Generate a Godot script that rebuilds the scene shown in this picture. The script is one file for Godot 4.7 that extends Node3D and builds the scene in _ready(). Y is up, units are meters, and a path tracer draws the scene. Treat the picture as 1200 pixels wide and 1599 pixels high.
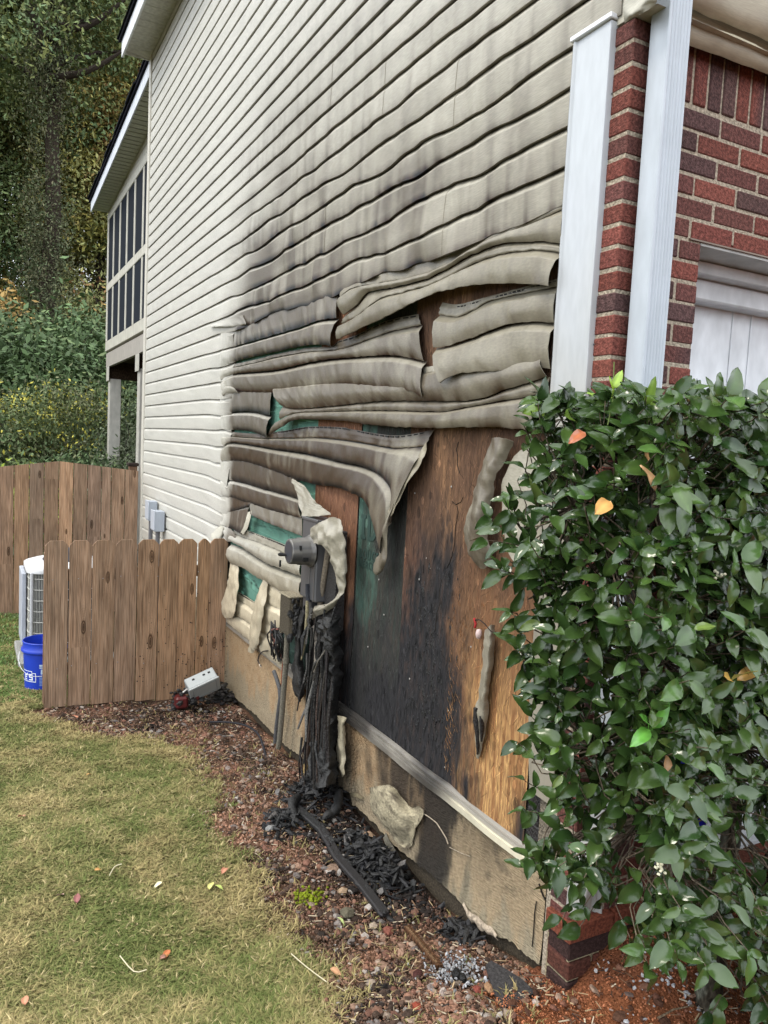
extends Node3D

var M := {}
var cnt := {}
var cam_at := Vector3(-1.726, 1.75, 0)
var cam_basis := Basis(Vector3(0.88297, 0.04959, 0.46681), Vector3(-0.00328, 0.99503, -0.09949), Vector3(-0.46942, 0.08631, 0.87874))
var n_big := FastNoiseLite.new()
var n_mid := FastNoiseLite.new()
var n_fin := FastNoiseLite.new()
var house: Node3D

class MB:
	var v := PackedVector3Array()
	var n := PackedVector3Array()
	var c := PackedColorArray()
	var t := PackedVector2Array()
	var ix := PackedInt32Array()
	var col := Color(1, 1, 1)
	func vert(p: Vector3, nn: Vector3, cc: Color, uv := Vector2.ZERO) -> int:
		v.append(p); n.append(nn); c.append(cc); t.append(uv)
		return v.size() - 1
	func face(pts: Array, nn: Vector3, uvs: Array = []) -> void:
		# a flat convex polygon that faces nn
		var g: Vector3 = (pts[1] - pts[0]).cross(pts[2] - pts[0])
		if pts.size() > 3 and g.length() < 1e-12:
			g = (pts[2] - pts[0]).cross(pts[3] - pts[0])
		var flip: bool = g.dot(nn) < 0.0
		if g.length() > 1e-14:
			g = g.normalized() * (-1.0 if flip else 1.0)
		else:
			g = nn
		var k := v.size()
		for i in pts.size():
			vert(pts[i], g, col, uvs[i] if uvs.size() > i else Vector2.ZERO)
		for i in range(1, pts.size() - 1):
			if flip:
				ix.append_array([k, k + i, k + i + 1])
			else:
				ix.append_array([k, k + i + 1, k + i])
	func tri(a: Vector3, b: Vector3, d: Vector3) -> void:
		face([a, b, d], (b - a).cross(d - a))
	func grid(P: Array, C = null, U = null, flip := false) -> void:
		# P: rows (downwards) of PackedVector3Array; smooth normals, dv x du
		var h := P.size()
		var w: int = P[0].size()
		var k := v.size()
		for i in h:
			for j in w:
				var du: Vector3 = P[i][mini(j + 1, w - 1)] - P[i][maxi(j - 1, 0)]
				var dv: Vector3 = P[mini(i + 1, h - 1)][j] - P[maxi(i - 1, 0)][j]
				var nn := dv.cross(du)
				if nn.length() < 1e-14:
					nn = Vector3(-1, 0, 0)
				nn = nn.normalized() * (-1.0 if flip else 1.0)
				vert(P[i][j], nn, C[i][j] if C != null else col, U[i][j] if U != null else Vector2(float(j) / (w - 1), float(i) / (h - 1)))
		for i in h - 1:
			for j in w - 1:
				var a := k + i * w + j
				var b := a + w
				if flip:
					ix.append_array([a, b, b + 1, a, b + 1, a + 1])
				else:
					ix.append_array([a, b + 1, b, a, a + 1, b + 1])
	func solid(P: Array, C = null, th := 0.002, ec := Color(-1, 0, 0)) -> void:
		# a sheet of thickness th with its rim
		grid(P, C)
		var h := P.size()
		var w: int = P[0].size()
		var Q := []
		for i in h:
			var r := PackedVector3Array()
			for j in w:
				var du: Vector3 = P[i][mini(j + 1, w - 1)] - P[i][maxi(j - 1, 0)]
				var dv: Vector3 = P[mini(i + 1, h - 1)][j] - P[maxi(i - 1, 0)][j]
				var nn := dv.cross(du)
				nn = nn.normalized() if nn.length() > 1e-14 else Vector3(-1, 0, 0)
				r.append(P[i][j] - nn * th)
			Q.append(r)
		grid(Q, C, null, true)
		var rim := func(A: PackedVector3Array, B: PackedVector3Array, cc: Array) -> void:
			for j in A.size() - 1:
				var keep := col
				if ec.r >= 0:
					col = ec
				elif cc.size() > j:
					col = cc[j]
				var g := (A[j + 1] - A[j]).cross(B[j] - A[j])
				face([A[j], A[j + 1], B[j + 1], B[j]], g)
				col = keep
		var ca := []
		var cb := []
		if C != null:
			for j in w:
				ca.append(C[0][j]); cb.append(C[h - 1][j])
		rim.call(P[0], Q[0], ca)
		rim.call(P[h - 1], Q[h - 1], cb)
		for e in [0, w - 1]:
			var A := PackedVector3Array()
			var B := PackedVector3Array()
			var cc := []
			for i in h:
				A.append(P[i][e]); B.append(Q[i][e])
				if C != null:
					cc.append(C[i][e])
			rim.call(A, B, cc)
	func cbox(mn: Vector3, mx: Vector3, ch := 0.003, X := Transform3D()) -> void:
		var ctr := (mn + mx) / 2.0
		var hs := (mx - mn) / 2.0
		ch = minf(ch, minf(hs.x, minf(hs.y, hs.z)) * 0.8)
		var pt := func(s: Vector3, axis: int) -> Vector3:
			var q := hs - Vector3(ch, ch, ch)
			q[axis] = hs[axis]
			return X * (ctr + q * s)
		var o := X * ctr
		for a in 3:
			var b := (a + 1) % 3
			var d := (a + 2) % 3
			for s in [-1.0, 1.0]:
				var pts := []
				var uvs := []
				for e in [[-1.0, -1.0], [1.0, -1.0], [1.0, 1.0], [-1.0, 1.0]]:
					var sv := Vector3.ZERO
					sv[a] = s; sv[b] = e[0]; sv[d] = e[1]
					pts.append(pt.call(sv, a))
					var up := 1 if a != 1 else 2
					var sd := 2 if a == 0 else 0
					uvs.append(Vector2(sv[sd] * hs[sd], -sv[up] * hs[up]))
				face(pts, (pts[0] + pts[2]) / 2.0 - o, uvs)
				if ch > 0.0:
					# the chamfer along the edge between +-a and +-b
					for s2 in [-1.0, 1.0]:
						var p4 := []
						for e in [-1.0, 1.0]:
							var sv := Vector3.ZERO
							sv[a] = s; sv[b] = s2; sv[d] = e
							p4.append([pt.call(sv, a), pt.call(sv, b)])
						face([p4[0][0], p4[1][0], p4[1][1], p4[0][1]], (p4[0][0] + p4[1][1]) / 2.0 - o)
		if ch > 0.0:
			for sx in [-1.0, 1.0]:
				for sy in [-1.0, 1.0]:
					for sz in [-1.0, 1.0]:
						var s := Vector3(sx, sy, sz)
						var q := [pt.call(s, 0), pt.call(s, 1), pt.call(s, 2)]
						face(q, q[0] - o)
	func tube(pts: Array, radii, sides := 8, C = null) -> void:
		var m := pts.size()
		var P := []
		var up := Vector3(0.3, 1, 0.2).normalized()
		var tan0: Vector3 = (pts[1] - pts[0]).normalized()
		var u := tan0.cross(up)
		if u.length() < 0.05:
			u = tan0.cross(Vector3(1, 0, 0))
		u = u.normalized()
		var CC := []
		for i in m:
			var tg: Vector3 = (pts[mini(i + 1, m - 1)] - pts[maxi(i - 1, 0)]).normalized()
			u = (u - tg * u.dot(tg)).normalized()
			var w := tg.cross(u)
			var r: float = radii[i] if radii is Array or radii is PackedFloat32Array else radii
			var row := PackedVector3Array()
			var rc := PackedColorArray()
			for j in sides + 1:
				var a := TAU * j / sides
				row.append(pts[i] + (u * cos(a) + w * sin(a)) * r)
				rc.append(C[i] if C != null else col)
			P.append(row); CC.append(rc)
		# normals point outwards for this order
		grid(P, CC, null, true)
		for e in [0, m - 1]:
			var q := []
			for j in sides:
				q.append(P[e][j])
			var keep := col
			col = CC[e][0]
			face(q, (pts[0] - pts[1]) if e == 0 else (pts[m - 1] - pts[m - 2]))
			col = keep
	func lathe(prof: Array, sides: int, X := Transform3D()) -> void:
		# prof: Vector2(radius, y) from top to bottom
		var P := []
		for q in prof:
			var row := PackedVector3Array()
			for j in sides + 1:
				var a := -TAU * j / sides
				row.append(X * Vector3(q.x * cos(a), q.y, q.x * sin(a)))
			P.append(row)
		grid(P)
	func disc(ctr: Vector3, ax: Vector3, r: float, sides := 20) -> void:
		var u := ax.cross(Vector3(0.1, 0.9, 0.3)).normalized()
		var w := ax.normalized().cross(u)
		var q := []
		for j in sides:
			var a := TAU * j / sides
			q.append(ctr + (u * cos(a) + w * sin(a)) * r)
		face(q, ax)
	func rock(ctr: Vector3, rad: Vector3, rng: RandomNumberGenerator, X := Basis(), jit := 0.3) -> void:
		var g := (1.0 + sqrt(5.0)) / 2.0
		var b := [Vector3(-1, g, 0), Vector3(1, g, 0), Vector3(-1, -g, 0), Vector3(1, -g, 0), Vector3(0, -1, g), Vector3(0, 1, g), Vector3(0, -1, -g), Vector3(0, 1, -g), Vector3(g, 0, -1), Vector3(g, 0, 1), Vector3(-g, 0, -1), Vector3(-g, 0, 1)]
		for i in 12:
			b[i] = ctr + X * ((b[i].normalized() * rng.randf_range(1.0 - jit, 1.0 + jit)) * rad)
		for f in [[0, 11, 5], [0, 5, 1], [0, 1, 7], [0, 7, 10], [0, 10, 11], [1, 5, 9], [5, 11, 4], [11, 10, 2], [10, 7, 6], [7, 1, 8], [3, 9, 4], [3, 4, 2], [3, 2, 6], [3, 6, 8], [3, 8, 9], [4, 9, 5], [2, 4, 11], [6, 2, 10], [8, 6, 7], [9, 8, 1]]:
			var m: Vector3 = (b[f[0]] + b[f[1]] + b[f[2]]) / 3.0
			face([b[f[0]], b[f[1]], b[f[2]]], m - ctr)
	func mesh() -> ArrayMesh:
		var a := []
		a.resize(Mesh.ARRAY_MAX)
		a[Mesh.ARRAY_VERTEX] = v
		a[Mesh.ARRAY_NORMAL] = n
		a[Mesh.ARRAY_COLOR] = c
		a[Mesh.ARRAY_TEX_UV] = t
		a[Mesh.ARRAY_INDEX] = ix
		var m := ArrayMesh.new()
		m.add_surface_from_arrays(Mesh.PRIMITIVE_TRIANGLES, a)
		return m

func numbered(called: String, parent: Node = self) -> String:
	var key := str(parent.get_instance_id()) + called
	var k: int = cnt.get(key, -1) + 1
	cnt[key] = k
	return called if k == 0 else "%s_%03d" % [called, k]

func obj(called: String, mesh, m: Material, parent: Node = self) -> MeshInstance3D:
	var o := MeshInstance3D.new()
	o.mesh = mesh.mesh() if mesh is MB else mesh
	o.material_override = m
	o.name = numbered(called, parent)
	o.cast_shadow = GeometryInstance3D.SHADOW_CASTING_SETTING_ON
	parent.add_child(o, true)
	return o

func thing(called: String, label: String, category: String, at := Vector3.ZERO, group := "") -> Node3D:
	var o := Node3D.new()
	o.name = numbered(called)
	add_child(o, true)
	o.position = at
	tag(o, label, category, group)
	return o

func tag(o: Node, label: String, category: String, group := "") -> Node:
	o.set_meta("label", label)
	o.set_meta("category", category)
	if group:
		o.set_meta("group", group)
	return o

func struct(o: Node) -> Node:
	o.set_meta("kind", "structure")
	return o

func stuff(o: Node) -> Node:
	o.set_meta("kind", "stuff")
	return o

func copies(called: String, mesh: Mesh, m: Material, xf: Array, cols: Array, parent: Node = self) -> MultiMeshInstance3D:
	var mm := MultiMesh.new()
	mm.transform_format = MultiMesh.TRANSFORM_3D
	mm.use_colors = true
	mm.mesh = mesh
	mm.instance_count = xf.size()
	for i in xf.size():
		mm.set_instance_transform(i, xf[i])
		mm.set_instance_color(i, cols[i])
	var o := MultiMeshInstance3D.new()
	o.multimesh = mm
	o.material_override = m
	o.name = numbered(called, parent)
	parent.add_child(o, true)
	stuff(o)
	return o

func smat(called: String, lin: Color, rough := 0.8, spec := 0.5) -> StandardMaterial3D:
	var m := StandardMaterial3D.new()
	m.resource_name = called
	m.albedo_color = lin.linear_to_srgb()
	m.roughness = rough
	m.metallic_specular = spec
	m.vertex_color_use_as_albedo = true
	M[called] = m
	return m

func noise_tex(freq: float, lo: float, hi: float, size := 512, oct := 4, seed_ := 1, kind := FastNoiseLite.TYPE_SIMPLEX_SMOOTH) -> NoiseTexture2D:
	var f := FastNoiseLite.new()
	f.noise_type = kind
	f.frequency = freq
	f.fractal_octaves = oct
	f.seed = seed_
	var t := NoiseTexture2D.new()
	t.width = size
	t.height = size
	t.seamless = true
	t.noise = f
	var g := Gradient.new()
	g.set_color(0, Color(lo, lo, lo))
	g.set_color(1, Color(hi, hi, hi))
	t.color_ramp = g
	return t

func noise_nrm(freq: float, bump: float, size := 512, oct := 4, seed_ := 3) -> NoiseTexture2D:
	var f := FastNoiseLite.new()
	f.noise_type = FastNoiseLite.TYPE_SIMPLEX_SMOOTH
	f.frequency = freq
	f.fractal_octaves = oct
	f.seed = seed_
	var t := NoiseTexture2D.new()
	t.width = size
	t.height = size
	t.seamless = true
	t.noise = f
	t.as_normal_map = true
	t.bump_strength = bump
	return t

func tri(m: StandardMaterial3D, scale: Vector3, world := true) -> void:
	m.uv1_triplanar = true
	m.uv1_world_triplanar = world
	m.uv1_scale = scale

func cat(a: Array, u: float) -> Vector3:
	# a point along a polyline, smoothed (u from 0 to 1, by its points' number)
	var m := a.size() - 1
	var x := clampf(u, 0, 1) * m
	var i := mini(int(x), m - 1)
	var f := x - i
	var p0: Vector3 = a[maxi(i - 1, 0)]
	var p3: Vector3 = a[mini(i + 2, m)]
	return (a[i] as Vector3).cubic_interpolate(a[i + 1], p0, p3, f)

func along(a: Array, u: float) -> Vector3:
	# the same by the length along z, so that rows of unequal points line up
	var L := [0.0]
	for i in range(1, a.size()):
		L.append(L[i - 1] + a[i].distance_to(a[i - 1]))
	var want: float = clampf(u, 0, 1) * L[-1]
	for i in range(1, a.size()):
		if want <= L[i] or i == a.size() - 1:
			var f: float = (want - L[i - 1]) / maxf(L[i] - L[i - 1], 1e-6)
			return cat(a, (i - 1 + clampf(f, 0, 1)) / (a.size() - 1))
	return a[-1]

func sm(a: float, b: float, x: float) -> float:
	return smoothstep(a, b, x)

func ground_y(x: float, z: float) -> float:
	var y := 0.0
	var k := [[1.0, 0.06], [-1.0, 0.03], [-1.75, 0.01], [-1.95, -0.04], [-2.3, -0.125], [-2.6, -0.15], [-3.0, -0.14], [-3.5, -0.13], [-4.4, -0.2], [-5.7, -0.225], [-9.25, -0.34], [-12.0, -0.3], [-16.0, 0.35], [-26.0, 2.2], [-60.0, 6.0], [-400.0, 8.0]]
	if z >= 1.0:
		y = 0.06
	for i in k.size() - 1:
		if z <= k[i][0] and z >= k[i + 1][0]:
			y = lerpf(k[i][1], k[i + 1][1], (k[i][0] - z) / (k[i][0] - k[i + 1][0]))
			break
	var near := sm(-12.0, -9.0, z)
	y += near * (0.03 * sm(-0.35, -0.9, x) + 0.012 * n_big.get_noise_2d(x * 40.0, z * 40.0))
	y += 0.16 * sm(-0.04, 0.27, x) * sm(-1.38, -1.74, z) * (1.0 if z > -1.95 else 0.0)
	return y

func dirt_edge(z: float) -> float:
	# x at which the lawn gives way to the bare strip along the wall
	var k := [[0.0, -0.95], [-1.6, -0.85], [-2.1, -0.7], [-2.4, -0.6], [-2.64, -0.71], [-2.93, -0.63], [-3.45, -0.76], [-4.0, -0.63], [-4.66, -0.58], [-4.9, -0.87], [-5.4, -1.34], [-5.7, -1.4]]
	for i in k.size() - 1:
		if z <= k[i][0] and z >= k[i + 1][0]:
			return lerpf(k[i][1], k[i + 1][1], (k[i][0] - z) / (k[i][0] - k[i + 1][0]))
	return 5.0 if z < -5.7 else -0.95

func _ready() -> void:
	var cam := Camera3D.new()
	cam.name = "camera"
	cam.transform = Transform3D(cam_basis.orthonormalized(), cam_at)
	cam.fov = 67.3
	cam.near = 0.05
	cam.far = 900.0
	add_child(cam)
	cam.current = true
	var env := Environment.new()
	env.background_mode = Environment.BG_SKY
	var sky := Sky.new()
	var ps := ProceduralSkyMaterial.new()
	ps.sky_top_color = Color(0.97, 0.985, 1.0)
	ps.sky_horizon_color = Color(0.70, 0.72, 0.75)
	ps.sky_curve = 0.5
	ps.ground_bottom_color = Color(0.30, 0.29, 0.25)
	ps.ground_horizon_color = Color(0.45, 0.45, 0.42)
	ps.sun_angle_max = 60.0
	ps.sky_energy_multiplier = 1.6
	sky.sky_material = ps
	env.sky = sky
	env.tonemap_mode = Environment.TONE_MAPPER_LINEAR
	env.tonemap_exposure = 1.36
	env.sdfgi_enabled = true
	env.ssao_enabled = true
	env.ssil_enabled = true
	var we := WorldEnvironment.new()
	we.name = "daylight"
	we.environment = env
	add_child(we)
	var sun := DirectionalLight3D.new()
	sun.name = "sun"
	sun.light_energy = 0.5
	sun.light_color = Color(1.0, 0.97, 0.92)
	sun.light_angular_distance = 14.0
	sun.shadow_enabled = true
	add_child(sun)
	sun.look_at_from_position(Vector3(-6, 9, -4.5), Vector3(0, 0, -4), Vector3.UP)
	n_big.noise_type = FastNoiseLite.TYPE_SIMPLEX_SMOOTH
	n_big.frequency = 0.05
	n_mid.noise_type = FastNoiseLite.TYPE_SIMPLEX_SMOOTH
	n_mid.frequency = 1.0
	n_mid.fractal_octaves = 3
	n_mid.seed = 7
	n_fin.noise_type = FastNoiseLite.TYPE_SIMPLEX_SMOOTH
	n_fin.frequency = 8.0
	n_fin.fractal_octaves = 2
	n_fin.seed = 11
	materials()
	build_ground()
	build_house()
	build_wall_damage()
	build_front()
	build_porch()
	build_meter()
	build_fences()
	build_yard_things()
	build_debris()
	build_hedge()
	build_forest()
	build_grass()

func materials() -> void:
	var m := smat("vinyl", Color(1, 1, 1), 0.5, 0.45)
	m.normal_enabled = true
	m.normal_texture = noise_nrm(0.02, 3.0, 512, 4, 5)
	m.normal_scale = 0.22
	m.albedo_texture = noise_tex(0.03, 0.83, 1.0, 512, 5, 6)
	tri(m, Vector3(1.2, 14.0, 1.2))
	m = smat("melted_vinyl", Color(1, 1, 1), 0.42, 0.5)
	m.normal_enabled = true
	var crinkle := noise_nrm(0.025, 7.0, 512, 5, 15)
	(crinkle.noise as FastNoiseLite).fractal_type = FastNoiseLite.FRACTAL_RIDGED
	m.normal_texture = crinkle
	m.normal_scale = 0.10
	m.albedo_texture = noise_tex(0.03, 0.86, 1.0, 512, 5, 16)
	tri(m, Vector3(3.0, 7.0, 2.2))
	m = smat("paint", Color(1, 1, 1), 0.5, 0.4)
	m.albedo_texture = noise_tex(0.012, 0.86, 1.0, 512, 5, 9)
	tri(m, Vector3(1.5, 0.8, 1.5))
	m = smat("metal", Color(1, 1, 1), 0.42, 0.6)
	m.metallic = 0.1
	m.albedo_texture = noise_tex(0.03, 0.94, 1.0, 512, 5, 19)
	tri(m, Vector3(2.0, 0.5, 2.0))
	m = smat("rough", Color(1, 1, 1), 0.9, 0.3)
	m.albedo_texture = noise_tex(0.06, 0.62, 1.0, 512, 5, 12)
	m.normal_enabled = true
	m.normal_texture = noise_nrm(0.08, 6.0)
	m.normal_scale = 0.7
	tri(m, Vector3(2.2, 2.2, 2.2))
	m = smat("brick", Color(1, 1, 1), 0.88, 0.3)
	m.albedo_texture = noise_tex(0.03, 0.55, 1.0, 512, 5, 21)
	m.normal_enabled = true
	m.normal_texture = noise_nrm(0.06, 7.0, 512, 5, 22)
	m.normal_scale = 0.8
	tri(m, Vector3(4.0, 4.0, 4.0))
	m = smat("bark", Color(1, 1, 1), 0.95, 0.2)
	m.albedo_texture = noise_tex(0.05, 0.35, 1.0, 512, 4, 31)
	m.normal_enabled = true
	m.normal_texture = noise_nrm(0.06, 9.0)
	tri(m, Vector3(3.0, 0.7, 3.0))
	m = smat("char", Color(1, 1, 1), 0.62, 0.5)
	m.normal_enabled = true
	m.normal_texture = noise_nrm(0.05, 9.0, 512, 5, 41)
	m.normal_scale = 1.0
	m.albedo_texture = noise_tex(0.05, 0.4, 1.0, 512, 4, 42)
	tri(m, Vector3(5, 2.5, 5))
	m = smat("plain", Color(1, 1, 1), 0.7, 0.4)
	m = smat("gloss_leaf", Color(1, 1, 1), 0.22, 0.5)
	m.backlight_enabled = true
	m.backlight = Color(0.06, 0.09, 0.03)
	m = smat("soft_leaf", Color(1, 1, 1), 0.65, 0.35)
	m.backlight_enabled = true
	m.backlight = Color(0.10, 0.12, 0.04)
	m = smat("grass_blade", Color(1, 1, 1), 0.75, 0.25)
	m.backlight_enabled = true
	m.backlight = Color(0.10, 0.11, 0.04)
	m = smat("screen_mesh", Color(1, 1, 1), 1.0, 0.0)
	m = smat("blue_plastic", Color(1, 1, 1), 0.38, 0.5)
	m = smat("soil", Color(1, 1, 1), 0.95, 0.2)
	m.albedo_texture = noise_tex(0.09, 0.45, 1.0, 512, 5, 51)
	m.normal_enabled = true
	m.normal_texture = noise_nrm(0.12, 9.0, 512, 5, 52)
	tri(m, Vector3(1.7, 1.7, 1.7))
	m = smat("shingle", Color(1, 1, 1), 0.95, 0.2)
	m.albedo_texture = noise_tex(0.2, 0.5, 1.0, 512, 3, 61)
	tri(m, Vector3(3, 3, 3))
	m = smat("wood", Color(1, 1, 1), 0.85, 0.3)
	var wi := wood_image()
	m.albedo_texture = ImageTexture.create_from_image(wi)
	var wn: Image = wi.duplicate()
	wn.bump_map_to_normal_map(2.0)
	m.normal_enabled = true
	m.normal_texture = ImageTexture.create_from_image(wn)
	m.normal_scale = 0.9

func wood_image() -> Image:
	# three board widths of knotty softwood side by side: 3 x 256 by 1024
	var W := 768
	var H := 1024
	var im := Image.create(W, H, false, Image.FORMAT_RGB8)
	var rng := RandomNumberGenerator.new()
	rng.seed = 5
	var knots := []
	for b in 6:
		for k in 1 + b % 2:
			knots.append(Vector3(b * 128 + rng.randf_range(24, 104), rng.randf_range(60, 960), rng.randf_range(6, 19)))
	var f1 := FastNoiseLite.new()
	f1.frequency = 0.02
	f1.seed = 3
	f1.fractal_octaves = 2
	var f2 := FastNoiseLite.new()
	f2.frequency = 0.12
	f2.seed = 8
	var f3 := FastNoiseLite.new()
	f3.frequency = 0.012
	f3.seed = 18
	f3.fractal_octaves = 4
	for y in H:
		for x in W:
			var wx := float(x)
			var dark := 0.0
			for k in knots:
				var dx: float = x - k.x
				var dy: float = y - k.y
				if absf(dx) < 64.0 and absf(dy) < 150.0:
					var d := sqrt(dx * dx + dy * dy * 0.45)
					wx += signf(dx) * k.z * 1.3 * exp(-d / (k.z * 1.6))
					dark += 0.42 * exp(-pow(d / (k.z * 0.62), 4.0))
					dark += 0.40 * exp(-pow((d - k.z * 0.8) / 2.6, 2.0))
					dark += 0.10 * sin(d * 1.1) * exp(-d / (k.z * 1.5))
			var g := f1.get_noise_2d(wx * 6.0, y * 0.16)
			var h := f2.get_noise_2d(wx * 4.0, y * 0.12)
			var ring := 0.5 + 0.5 * sin(wx * 0.34 + g * 9.0)
			var blot := f3.get_noise_2d(x * 1.0, y * 0.35)
			var val := 0.86 + 0.16 * g + 0.15 * h - 0.17 * pow(ring, 3.0) + 0.14 * blot
			val = clampf(val * (1.0 - clampf(dark, 0.0, 0.85)), 0.08, 1.0)
			im.set_pixel(x, y, Color(val, val * (1.0 - 0.05 * ring - 0.1 * dark), val * (1.0 - 0.09 * ring - 0.2 * dark)))
	return im

# ------------------------------------------------------------------ ground
func soil_col(xx: float, z: float) -> Color:
	var a := n_mid.get_noise_2d(xx * 2.3, z * 2.3)
	var f := n_fin.get_noise_2d(xx * 2.0, z * 2.0)
	var clay := Color(0.43, 0.235, 0.15)
	var humus := Color(0.125, 0.078, 0.05)
	var ch := Color(0.016, 0.015, 0.015)
	var soil := humus.lerp(clay, clampf(0.56 + 1.3 * a + 0.4 * f, 0, 1) * 0.92)
	var burn: float = 0.8 * exp(-pow((z + 3.4) / 0.8, 2.0)) * exp(-pow((xx + 0.12) / 0.26, 2.0)) + 0.75 * exp(-pow((z + 2.75) / 0.4, 2.0)) * exp(-pow((xx + 0.1) / 0.25, 2.0))
	burn += 0.45 * sm(-4.6, -5.2, z) * sm(-1.4, -1.0, xx)
	burn += 0.65 * sm(0.18, 0.42, n_mid.get_noise_2d(xx * 1.9 + 17.0, z * 1.9) + f * 0.35)
	if xx > -0.25 and z > -1.98:
		burn *= 0.15
		soil = Color(0.44, 0.165, 0.075).lerp(Color(0.30, 0.115, 0.06), clampf(0.4 + a + 0.5 * f, 0, 1))
	return soil.lerp(ch, clampf(burn, 0, 0.9))

func build_ground() -> void:
	var b := MB.new()
	var xs := []
	var zs := []
	var x := -400.0
	for r in [[-400.0, -40.0, 60.0], [-40.0, -8.0, 4.0], [-8.0, -2.6, 0.6], [-2.6, 1.4, 0.03], [1.4, 6.0, 0.8], [6.0, 40.0, 6.0], [40.0, 400.0, 60.0]]:
		var q: float = r[0]
		while q < r[1] - 1e-4:
			xs.append(q)
			q += r[2]
	xs.append(400.0)
	for r in [[-400.0, -60.0, 40.0], [-60.0, -10.0, 1.0], [-10.0, -6.0, 0.1], [-6.0, -0.8, 0.03], [-0.8, 4.0, 0.4], [4.0, 40.0, 6.0], [40.0, 400.0, 60.0]]:
		var q: float = r[0]
		while q < r[1] - 1e-4:
			zs.append(q)
			q += r[2]
	zs.append(400.0)
	var P := []
	var C := []
	for z in zs:
		var row := PackedVector3Array()
		var rc := PackedColorArray()
		for xx in xs:
			var y := ground_y(xx, z)
			var e := dirt_edge(z) + 0.14 * n_mid.get_noise_2d(xx * 2.0, z * 2.0) + 0.05 * n_fin.get_noise_2d(xx, z)
			var d := sm(e - 0.10, e + 0.10, xx)
			if z < -5.72:
				d = sm(0.15, 0.45, n_mid.get_noise_2d(xx * 1.2, z * 1.2)) * 0.5
			if z > -1.85 and xx > -0.3:
				d = 1.0
			var a := n_mid.get_noise_2d(xx * 2.3, z * 2.3)
			var f := n_fin.get_noise_2d(xx * 2.0, z * 2.0)
			if d > 0.2 and z > -5.8 and z < -0.8:
				y += 0.012 * a + 0.008 * f - 0.015 * d
			var lawn := Color(0.125, 0.095, 0.048).lerp(Color(0.09, 0.09, 0.034), clampf(0.5 + a, 0, 1))
			var soil := soil_col(xx, z)
			row.append(Vector3(xx, y, z))
			rc.append(lawn.lerp(soil, d))
		P.append(row)
		C.append(rc)
	b.grid(P, C)
	var g := obj("ground", b, M.soil)
	struct(g)

# ------------------------------------------------------------------ house
func soot(z: float, y: float) -> float:
	var w := n_mid.get_noise_2d(z * 1.3, y * 1.3)
	var st := n_mid.get_noise_2d(z * 9.0 + 40.0, y * 0.8)
	var soft := 0.05 + 0.45 * sm(1.7, 3.2, y)
	var jag := (soil_hash(floor((y - 0.035) / 0.127)) - 0.5) * (0.10 + 0.5 * sm(1.9, 3.0, y))
	var e := sm(-5.82 - soft, -5.66 + soft, z + jag + 0.05 * n_fin.get_noise_2d(y * 0.8, 3.0))
	var s := e * (0.56 + 0.10 * exp(-pow((z + 5.3) / 0.5, 2.0)) + 0.16 * exp(-pow((z + 4.6) / 1.0, 2.0)))
	s *= 1.0 - 0.92 * sm(1.75, 3.6, y + 0.25 * w)
	s *= 1.0 - 0.42 * sm(-3.4, -2.4, z)
	s += e * sm(4.8, 2.4, y) * (0.17 + 0.34 * maxf(0.0, st) + 0.34 * maxf(0.0, n_mid.get_noise_2d(z * 0.55 + 31.0, y * 3.2)) + 0.24 * exp(-pow((z + 4.9 - 0.35 * (y - 2.4)) / 0.75, 2.0)))
	var band := n_mid.get_noise_2d(z * 0.7 + 11.0, y * 5.0)
	return clampf(s * (1.0 + 0.5 * st + 0.3 * w + 0.5 * band), 0.0, 0.86)

func vcol(z: float, y: float, gain := 1.0, brown := 0.0) -> Color:
	var s := soot(z, y) * gain
	var heat := clampf(sm(-6.3, -4.2, z) * sm(4.8, 2.6, y) + brown, 0, 1)
	var c := Color(0.60, 0.585, 0.53).lerp(Color(0.40, 0.37, 0.285), heat * 0.8)
	c = c.lerp(Color(0.62, 0.54, 0.39), sm(-5.8, -5.6, z) * sm(-3.9, -4.2, z) * sm(0.95, 0.75, y) * 0.9)
	c = c.lerp(Color(0.22, 0.195, 0.135), minf(brown * 3.0, 0.85))
	# far part of the wall is a shade cleaner
	c = c.lerp(Color(0.074, 0.053, 0.035), s)
	return c

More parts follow.
